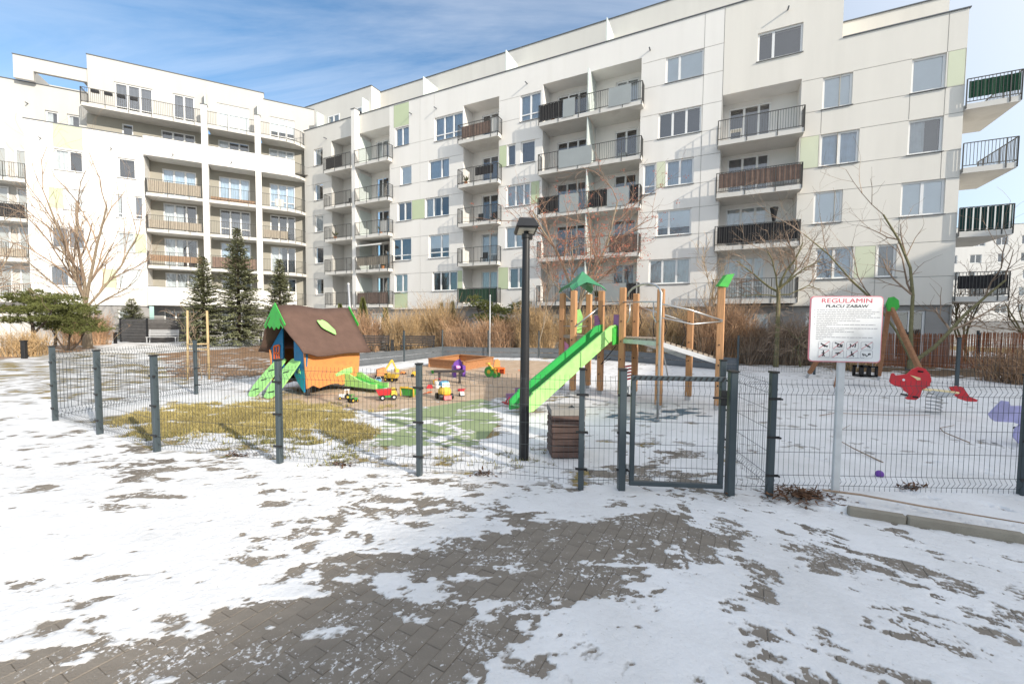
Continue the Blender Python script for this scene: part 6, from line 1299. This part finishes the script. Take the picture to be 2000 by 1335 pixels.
def bare(name, seed, loc, h, rad, label, maxlev=4, tm='bark', cm='twig', lean=(0, 0), limbs=None, **kw):
    t = Tree(seed); P = dict(BASEP); P.update(kw)
    if limbs:
        for d, L, r0, z in limbs: t.grow(Vector((0, 0, z)), Vector(d), L, r0, 1, maxlev, P)
        zt = limbs[0][3]; t.trunk.tube([(0, 0, -.15), (0.01, 0, zt*.3), (.02, .01, zt*.7), (0, 0, zt+.05)], [rad*1.25, rad, rad*.9, rad*.8], 10, False)
    else: t.grow(Vector((0, 0, -.1)), Vector((lean[0], lean[1], 1)), h, rad, 0, maxlev, P)
    return t.finish(name, loc, label, tm=tm, cm=cm), t
# big bare tree in front of the left wing
bare('bare_tree', 3, (-24.6, 24.0, 0), 0, .19, 'large bare tree with fanned branches in front of the white wing', 4, limbs=[((-.62, .1, .9), 4.6, .06, 2.5), ((-.30, -.2, 1), 5.6, .085, 2.6), ((-.05, .25, 1), 6.0, .09, 2.75), ((.22, -.1, 1), 5.8, .085, 2.6), ((.5, .2, .95), 5.0, .065, 2.3), ((-.85, -.1, .75), 4.0, .045, 2.2), ((.1, -.5, 1), 4.8, .06, 2.2), ((.85, -.1, .6), 3.6, .04, 2.0)], kids=[6, 6, 4, 3], ratio=[.6, .5, .55, .6], spread=[30, 27, 32, 38], rmin=.0045, up=.09, wob=.08, start=[.3, .15, .1, .1])
# rowan with hanging berry bunches
def rowan():
    T, t = bare('rowan_tree', 12, (3.45, 21.8, 0), 0, .13, 'rowan tree hung with red berry bunches in front of the balconies', 4, limbs=[((-.12, .05, 1), 6.2, .085, 2.4), ((.16, -.1, 1), 6.0, .08, 2.2), ((-.5, .1, .85), 4.2, .05, 2.4), ((.55, .15, .8), 4.2, .055, 2.6), ((.85, -.2, .5), 3.4, .045, 2.7), ((-.85, .1, .5), 3.0, .04, 2.6), ((0, -.6, .8), 3.6, .045, 2.3)], kids=[5, 6, 4, 4], ratio=[.6, .46, .55, .6], spread=[30, 38, 45, 50], rmin=.0045, cm='twig_red', up=.03)
    m = MB(); r = random.Random(2)
    for p, d in t.tips:
        if p.z > 9.2 and r.random() < .8 or r.random() < .35: continue
        for k in range(r.randint(3, 7)):
            c = p+Vector((r.gauss(0, .07), r.gauss(0, .07), -abs(r.gauss(0, .09)))); q = r.uniform(.018, .036); a = r.uniform(0, 6.28)
            pts = [(c.x+q*math.cos(a+i*2.1), c.y+q*math.sin(a+i*2.1), c.z-q*.4) for i in range(3)]; tp = (c.x, c.y, c.z+q)
            n0 = len(m.v); m.v += pts+[tp]; m.f += [(n0, n0+1, n0+3), (n0+1, n0+2, n0+3), (n0+2, n0, n0+3), (n0+2, n0+1, n0)]
    o = m.build('berries', Mt['berry'], T); o['kind'] = 'stuff'
rowan()
bare('bare_tree', 21, (10.6, 16.6, 0), 0, .085, 'small bare tree with wide flat crown left of the rules board', 4, tm='bark_green', cm='twig', limbs=[((-.75, 0, .55), 2.0, .045, 3.0), ((.8, .1, .5), 2.2, .045, 3.1), ((.1, .4, 1), 2.2, .05, 3.1), ((-.3, -.4, .8), 1.9, .04, 3.0), ((.5, -.5, .7), 1.9, .04, 3.2), ((.95, -.1, .2), 2.0, .03, 2.9), ((-.9, .2, .2), 1.5, .03, 2.8)], kids=[5, 6, 4, 4], ratio=[.6, .55, .6, .6], rmin=.0038, wob=.16, up=.04)
bare('bare_tree', 33, (11.75, 16.8, 0), 1.9, .05, 'low forked shrub tree with pale twigs beside the rules board', 4, tm='bark_green', cm='twig', kids=[5, 5, 5, 3], rmin=.0055, wob=.22, ratio=[.7, .6, .6, .6], spread=[45, 45, 50, 50])
bare('bare_tree', 41, (9.6, 20.6, 0), 3.4, .05, 'thin pale sapling against the white facade behind the climbing frame', 3, cm='twig_tan', kids=[7, 5, 4], rmin=.006, ratio=[.5, .5, .5], spread=[28, 32, 36], up=.12)
bare('bare_tree', 43, (1.25, 20.8, 0), 4.2, .035, 'slim twiggy sapling just right of the lamp post', 3, cm='twig_red', kids=[7, 5, 4], rmin=.006, ratio=[.42, .5, .5], spread=[28, 34, 40], up=.12, start=[.25, .2, .2])
bare('bare_tree', 55, (13.7, 14.2, 0), 0, .12, 'tall bare tree with mossy diverging stems behind the swing frame', 4, tm='bark_green', cm='twig', limbs=[((-.05, .1, 1), 6.2, .065, .5), ((-.42, .1, .95), 5.6, .04, .55), ((.85, -.05, .72), 5.2, .07, .4)], kids=[5, 5, 4, 3], ratio=[.6, .36, .55, .6], spread=[30, 36, 42, 46], rmin=.0035, up=.05, wob=.09, trunklev=1, start=[.3, .3, .2, .1])
for i, (x, y, h, lb) in enumerate([(22.5, 20.5, 2.6, 'bushy bare tree behind the long reed screen, nearest the corner'), (25.2, 20.0, 2.4, 'bushy bare tree above the reed screen at the right edge'), (20.3, 22.3, 2.2, 'bare multi-stem tree under the lowest corner balcony')]):
    bare('bare_tree', 60+i, (x, y, 0), 0, .10, lb, 4, tm='bark_green', limbs=[((r_*.6, .1*k, 1), h*1.1, .05, .5) for k, r_ in enumerate((-1, -.4, .3, .9))], kids=[5, 5, 4, 3], ratio=[.6, .5, .6, .6], rmin=.006, wob=.14)
bare('bare_tree', 71, (-24.2, 18.5, 0), 0, .07, 'twiggy bare tree at the left edge in front of the balconies', 4, limbs=[((-.3, 0, 1), 3.4, .04, 1.2), ((.35, .1, 1), 3.6, .045, 1.1), ((0, -.3, 1), 3.2, .04, 1.3)], kids=[5, 6, 5, 4], ratio=[.6, .55, .6, .6], rmin=.007, cm='twig', wob=.13)
# young tree between three stakes
def staked():
    T, t = bare('young_tree', 81, (-8.93, 11.9, 0), 1.5, .02, 'young tree tied between three pale stakes left of the playhouse', 3, kids=[4, 4, 3], rmin=.004, ratio=[.5, .5, .5], spread=[25, 35, 40], up=.1)
    P = [(-.12, -.33), (.02, .1), (.14, .12)]
    P = [(-.22, -.25), (.05, .22), (.26, -.08)]
    for x, y in P: MB().tube([(x, y, -.1), (x*.9, y*.9, 1.95)], .026, 8).build('stake', Mt['stake'], T, True)
    for z in (.85, 1.0):
        for a, b in ((0, 1), (1, 2), (2, 0)): MB().tube([(P[a][0], P[a][1], z), (P[b][0], P[b][1], z)], .02, 6).build('cross_rail', Mt['stake'], T, True)
staked()

def blade(m, c, d, L, w, nrm):
    s = d.cross(nrm)
    if s.length < 1e-4: s = Vector((1, 0, 0))
    s = s.normalized()*w; e = c+d*L; m.quad(c-s*.5, c+d*L*.5-s, e, c+d*L*.5+s)
def spruce(x, y, h, w, label, seed):
    r = random.Random(seed); T = empty('spruce_tree', (x, y, 0), r.uniform(0, 6), label, 'spruce', 'spruces beside the playground path'); m = MB(); tr = MB()
    tr.tube([(0, 0, -.2), (0, 0, h*.5), (0, 0, h*.98)], [.13, .08, .012], 8, False); n = int(h*7.5)
    for i in range(n):
        t = (i+.5)/n; z = .25+t*(h-.4); Lb = w*.5*(1-t)**.85*(1.08-.25*(t < .12))+.10; nb = 9 if t < .8 else 6
        for k in range(nb):
            a = k*6.283/nb+i*1.37+r.uniform(-.35, .35); L = Lb*r.uniform(.65, 1.18); el = R(-18+46*t+r.uniform(-10, 10)); d = Vector((math.cos(a)*math.cos(el), math.sin(a)*math.cos(el), math.sin(el)))
            b0 = Vector((0, 0, z)); b1 = b0+d*L+V3(0, 0, L*.12); tr.tube([b0, (b0+b1)/2-V3(0, 0, .03*L), b1], [.016*(1-t)+.006, .008, .004], 3, False)
            ns = max(8, int(L*40))
            for j in range(ns):
                s = .18+.82*j/ns; p = b0.lerp(b1, s)+Vector((r.gauss(0, .03), r.gauss(0, .03), r.gauss(0, .025))); sd = 1 if j % 2 else -1
                side = Vector((-d.y, d.x, 0))*sd; dd = (d*r.uniform(.35, 1)+side*r.uniform(.2, 1)+V3(0, 0, r.uniform(-.35, .25))).normalized(); blade(m, p, dd, r.uniform(.12, .28)*(.7+.5*(1-s)), r.uniform(.022, .042), Vector((r.gauss(0, .5), r.gauss(0, .5), 1)))
    tr.build('trunk', Mt['bark_dark'], T); o = m.build('crown', Mt['needle'], T)
spruce(-19.3, 26.0, 5.7, 2.8, 'spruce with slim top left of the tallest one', 1); spruce(-17.5, 26.6, 7.6, 3.3, 'tallest spruce, in the middle of the three', 2); spruce(-16.2, 29.0, 6.0, 2.8, 'smaller spruce just left of the playhouse roof', 3)
spruce(-29.3, 32.0, 3.3, 2.4, 'small yellowish conifer above the slatted enclosure', 4)
def pads(name, loc, label, cat, stems, pd, nm, seed, tuft=.11, dens=260, mk='needle_pine', bark='bark_dark'):
    """pine or juniper: bent stems carrying flat needle pads"""
    r = random.Random(seed); T = empty(name, loc, 0, label, cat); tr = MB(); m = MB()
    for pts, r0 in stems: tr.tube(pts, [r0*(1-.6*i/(len(pts)-1)) for i in range(len(pts))], 8, False)
    for c, (ax, ay, az) in pd:
        c = Vector(c); n = int(dens*2.3*ax*ay*(.5+az))
        near = min((Vector(q) for pts, _ in stems for q in pts[1:]), key=lambda q: (q-c).length); tr.tube([near, (near+c)/2+V3(0, 0, .05), c], [.03, .02, .008], 4, False)
        for k in range(n):
            a = r.uniform(0, 6.283); q = math.sqrt(r.random()); h = r.uniform(-1, 1)*math.sqrt(max(0, 1-q*q)); jag = 1+.3*math.sin(a*5+c.x*9)
            p = c+Vector((ax*q*math.cos(a)*jag, ay*q*math.sin(a)*jag, az*h)); up = Vector((math.cos(a)*q*.7, math.sin(a)*q*.7, .7)).normalized()
            for j in range(7):
                d = (up+Vector((r.gauss(0, .55), r.gauss(0, .55), r.gauss(0, .4)))).normalized(); blade(m, p, d, tuft*r.uniform(.7, 1.3), tuft*.13, Vector((r.gauss(0, 1), r.gauss(0, 1), r.gauss(0, 1))))
    tr.build('trunk', Mt[bark], T, True); m.build('crown', Mt[mk], T); T.scale = (.88, .88, .88); return T
pads('pine_tree', (-23.6, 20.4, 0), 'dark spreading pine on a short trunk at the left edge', 'pine', [([(0, 0, -.1), (.05, 0, .8), (-.1, .1, 1.6), (-.4, .1, 2.4)], .12), ([(0, 0, 1.0), (.6, .1, 1.7), (1.1, 0, 2.3)], .07)],
     [((-.6, 0, 3.0), (.9, .8, .3)), ((.3, .2, 2.9), (.9, .8, .28)), ((-1.1, -.3, 2.4), (.8, .8, .26)), ((.9, -.2, 2.5), (.8, .7, .25)), ((0, -.5, 2.3), (1.0, .6, .25)), ((-.7, -.4, 1.8), (.8, .6, .22)), ((.8, -.3, 1.9), (.8, .6, .22)), ((1.5, 0, 3.1), (.5, .4, .14)), ((-.2, .3, 3.35), (.5, .5, .2))], 'p', 5, dens=330)
pads('pine_tree', (-23.4, 21.8, 0), 'bright green multi-stemmed mountain pine behind the left end of the fence', 'pine', [([(0, 0, -.1), (-.5, 0, .5), (-.9, 0, 1.2)], .06), ([(0, 0, -.1), (.1, 0, .6), (.2, 0, 1.5)], .07), ([(.05, 0, -.1), (.6, .1, .5), (1.1, 0, 1.2)], .06), ([(0, 0, -.1), (.3, -.2, .6), (.7, -.3, 1.3)], .05)],
     [((-1.0, 0, 1.6), (.8, .7, .3)), ((0, 0, 2.0), (.9, .8, .35)), ((1.1, -.1, 1.7), (.9, .7, .35)), ((.6, 0, 2.6), (.8, .7, .3)), ((-.4, .1, 2.5), (.8, .7, .28)), ((.3, .1, 3.1), (.6, .5, .25)), ((1.4, -.2, 2.3), (.6, .6, .25)), ((.9, -.4, 1.2), (.9, .5, .28)), ((-.3, -.4, 1.4), (.8, .5, .25)), ((1.9, -.1, 1.3), (.6, .5, .25))], 'p', 6, dens=340)
pads('pine_tree', (-27.6, 25.0, 0), 'dull green pine between the bare tree and the left balconies', 'pine', [([(0, 0, -.1), (.1, 0, 1), (0, 0, 2)], .1)], [((0, 0, 2.5), (1.2, 1, .35)), ((-.9, 0, 3.0), (.9, .8, .3)), ((.9, 0, 2.0), (.9, .8, .3)), ((.2, 0, 3.4), (.7, .6, .25))], 'p', 7, dens=260)
pads('juniper', (-1.15, 23.6, 0), 'spreading olive juniper against the balconies left of the lamp', 'juniper', [([(0, 0, -.1), (.1, 0, .9), (0, 0, 1.6)], .1), ([(0, 0, .8), (.8, 0, 1.7), (1.6, 0, 2.4)], .05), ([(0, 0, .8), (-.6, 0, 1.6), (-.9, 0, 2.6)], .05)],
     [((-.8, 0, 3.1), (.7, .6, .3)), ((0, 0, 2.8), (.8, .7, .35)), ((.9, 0, 2.6), (.8, .6, .28)), ((1.7, 0, 3.0), (.6, .4, .2)), ((-.3, 0, 2.2), (.9, .7, .35)), ((.5, -.2, 2.0), (.8, .6, .3)), ((2.1, 0, 3.2), (.4, .3, .12)), ((-1.2, 0, 3.5), (.4, .35, .15))], 'j', 8, dens=330)
def thuja(x, y, h, w, label, seed, mk='needle_thuja'):
    r = random.Random(seed); T = empty('thuja', (x, y, 0), 0, label, 'thuja'); m = MB()
    for k in range(int(900*h*w)):
        t = r.random()**.8; z = .1+t*(h-.1); q = w*.5*(1-t)**.7*math.sqrt(r.uniform(.3, 1)); a = r.uniform(0, 6.283); p = Vector((q*math.cos(a), q*math.sin(a), z)); blade(m, p, Vector((math.cos(a)*.35, math.sin(a)*.35, 1)).normalized(), r.uniform(.12, .25), .02, Vector((math.sin(a), -math.cos(a), r.gauss(0, .4))))
    MB().tube([(0, 0, -.1), (0, 0, h*.9)], .03, 6).build('trunk', Mt['bark_dark'], T); m.build('crown', Mt[mk], T)
for x, y, h, w, lb in ((-10.6, 25.6, 2.6, .9, 'small thuja right of the leaning pole'), (-9.2, 25.6, 3.0, 1.1, 'taller thuja in front of the ground floor window by the white fin'), (-7.9, 25.9, 2.4, .8, 'thuja in front of the double window left of the shrubs'), (-4.3, 25.2, 2.7, .8, 'dark thuja left of its twin by the juniper'), (-3.6, 25.0, 2.8, .9, 'dark thuja nearest to the juniper')): thuja(x, y, h, w, lb, int(x*10)+300, 'needle_thuja' if x < -6 else 'needle')

def shrub(x0, x1, y, h, mk, label, seed, n=None, dep=.8, name='bare_shrub', arch=.25):
    """bush of bare twigs: many thin stems, each with side twigs"""
    r = random.Random(seed); cx = (x0+x1)/2; hw = (x1-x0)/2; T = empty(name, (cx, y, 0), 0, label, 'shrub'); m = MB(); st = MB()
    n = int((n or int(330*hw*2*dep))*1.35); h *= 1.14
    for i in range(n):
        bx = r.uniform(-hw, hw)*.85; by = r.uniform(-dep, dep)*.7; H = h*r.uniform(.5, 1.04)*(1-.25*(abs(bx)/hw)**2)*(.92+.22*math.sin(bx*2.3+seed)*math.sin(by*3+seed*1.7+bx)); lx = r.gauss(0, arch)*H; ly = r.gauss(0, arch)*H
        p0 = Vector((bx, by, -.05)); p1 = p0+Vector((lx*.35, ly*.35, H*.5)); p2 = p0+Vector((lx, ly, H)); q = r.uniform(.005, .010); (st if i % 6 == 0 else m).tube([p0, p1, p2], [q*(2.2 if i % 6 == 0 else 1), q*.8, q*.5], 3, False)
        for k in range(5):
            s = r.uniform(.3, .95); b = p0.lerp(p1, s*2) if s < .5 else p1.lerp(p2, s*2-1); d = Vector((r.gauss(0, .5), r.gauss(0, .5), r.uniform(.2, 1))).normalized(); m.tube([b, b+d*r.uniform(.15, .4)*min(1, h*.5)], [q*.7, q*.4], 3, False)
    st.build('stems', Mt['bark'], T); m.build('twigs', Mt[mk], T)
shrub(-9.6, -7.4, 23.4, 2.0, 'twig_rust', 'rusty bare shrub behind the bench nearer to the playhouse', 1)
shrub(-7.2, -5.2, 23.6, 2.1, 'twig_tan', 'tan bare shrub between the two dark benches', 2)
shrub(-6.2, -3.2, 24.6, 2.9, 'twig_tan', 'tall tan shrub with pale stems under the green panel', 3)
shrub(-3.6, -1.8, 22.6, 1.6, 'twig_rust', 'low orange-brown shrub behind the corner of the strip fence', 4)
shrub(-2.2, .2, 22.4, 2.0, 'twig_rust', 'rusty shrub below the olive juniper', 5)
shrub(.2, 2.3, 22.0, 2.5, 'twig_tan', 'rounded golden shrub right of the lamp post', 6, n=900, arch=.16)
shrub(2.4, 4.6, 22.4, 2.3, 'twig_tan', 'golden shrub behind the slide tower', 7)
shrub(4.6, 7.0, 21.6, 2.3, 'twig_tan', 'tan shrub behind the middle posts of the climbing frame', 8)
shrub(6.8, 9.2, 20.0, 2.4, 'twig_tan', 'tan shrub behind the sloping walkway', 9)
shrub(8.0, 10.6, 18.4, 2.5, 'twig_rust', 'reddish shrub right of the end post of the climbing frame', 10, n=1100)
shrub(9.6, 13.2, 17.9, 1.7, 'twig', 'dark brown tangled shrub under the small flat-crowned tree', 11, n=1100)
shrub(-28.7, -26.0, 26.6, 2.0, 'twig_rust', 'rusty shrub left of the slatted enclosure', 12)
shrub(14.6, 17.4, 12.6, 1.15, 'twig_rust', 'low brown hedge plant in front of the reed screen, left of the post', 13, n=700)
shrub(17.4, 21.5, 12.2, 1.2, 'twig_rust', 'long low brown hedge at the right edge', 14, n=900)
shrub(12.4, 13.4, 15.6, .8, 'twig_tan', 'tuft of dry grass at the foot of the mossy tree', 15, n=300, name='dry_grass')
shrub(-22.6, -21.2, 18.6, 1.1, 'twig_tan', 'tuft of tall dry grass by the left bollard', 16, n=350, name='dry_grass')
shrub(-4.4, -2.4, 24.6, 2.0, 'twig_rust', 'brown shrub in front of the twin dark thujas', 18)
shrub(-1.6, .6, 24.2, 1.9, 'twig_tan', 'tan shrub directly behind the lamp post', 19)
shrub(5.2, 7.6, 23.2, 2.6, 'twig_rust', 'reddish tall shrub behind the fireman pole', 20)
shrub(-13.6, -11.4, 26.8, 1.7, 'twig_rust', 'rusty shrub behind the playhouse gable', 17)
# dead leaves, sticks
def litter():
    r = random.Random(9); T = empty('leaf_pile', (2.86, 3.98, 0), 0, 'heap of dead brown grass and leaves at the foot of the sign', 'leaf pile'); m = MB()
    for k in range(420):
        a = r.uniform(0, 6.28); q = abs(r.gauss(0, .16)); p = Vector((q*math.cos(a)*1.5, q*math.sin(a)*.75, max(.012, .05+r.gauss(.012, .014)*(1-q*2)))); d = Vector((r.gauss(0, 1), r.gauss(0, .6), r.gauss(0, .12))).normalized(); blade(m, p, d, r.uniform(.04, .13), r.uniform(.006, .014), Vector((0, 0, 1)))
    m.build('leaves', Mt['dryleaf'], T)
    m = MB(); m.tube([(3.0, 3.92, .12), (3.25, 3.78, .135), (3.6, 3.56, .13), (4.3, 3.22, .115)], [.012, .011, .009, .005], 6); tag(m.build('stick', Mt['twig']), 'thin brown stick lying along the concrete kerb', 'stick')
    for i, (x, y, lb) in enumerate(((-2.0, 4.8, 'brown dead leaf clump under the fence left of the middle post'), (-.3, 4.55, 'small brown leaf clump under the fence near the lamp'), (4.05, 4.12, 'brown leaf clump under the right-hand fence panel'), (-3.4, 5.1, 'small dark leaf clump under the left fence panel'))):
        m = MB()
        for k in range(60): a = r.uniform(0, 6.28); q = abs(r.gauss(0, .06)); blade(m, Vector((x+q*math.cos(a)*1.6, y+q*math.sin(a)*.7, float(h0(np.array([x]), np.array([y]))[0])+r.uniform(.005, .04))), Vector((r.gauss(0, 1), r.gauss(0, 1), r.gauss(0, .4))).normalized(), r.uniform(.03, .08), .012, Vector((0, 0, 1)))
        tag(m.build('leaf_clump', Mt['dryleaf']), lb, 'leaves', kind='stuff')
    # fallen twigs on the snow
    for i, pts in enumerate((((5.7, 7.6), (6.1, 7.75), (6.6, 7.78), (7.2, 7.7), (7.9, 7.75)), ((6.6, 5.9), (6.75, 6.4), (7.05, 6.75), (7.5, 6.95)), ((4.55, 5.0), (4.6, 5.5), (4.75, 5.9), (5.2, 6.5), (5.7, 6.9)))):
        m = MB(); m.tube([(x, y, .035+.02*(k == 1)) for k, (x, y) in enumerate(pts)], [.009-.0014*k for k in range(len(pts))], 5); tag(m.build('fallen_branch', Mt['twig']), ('long thin branch lying behind the red rider', 'curved thin branch lying right of the red rider', 'short thin branch lying on the snow near the sign')[i], 'branch')
litter()
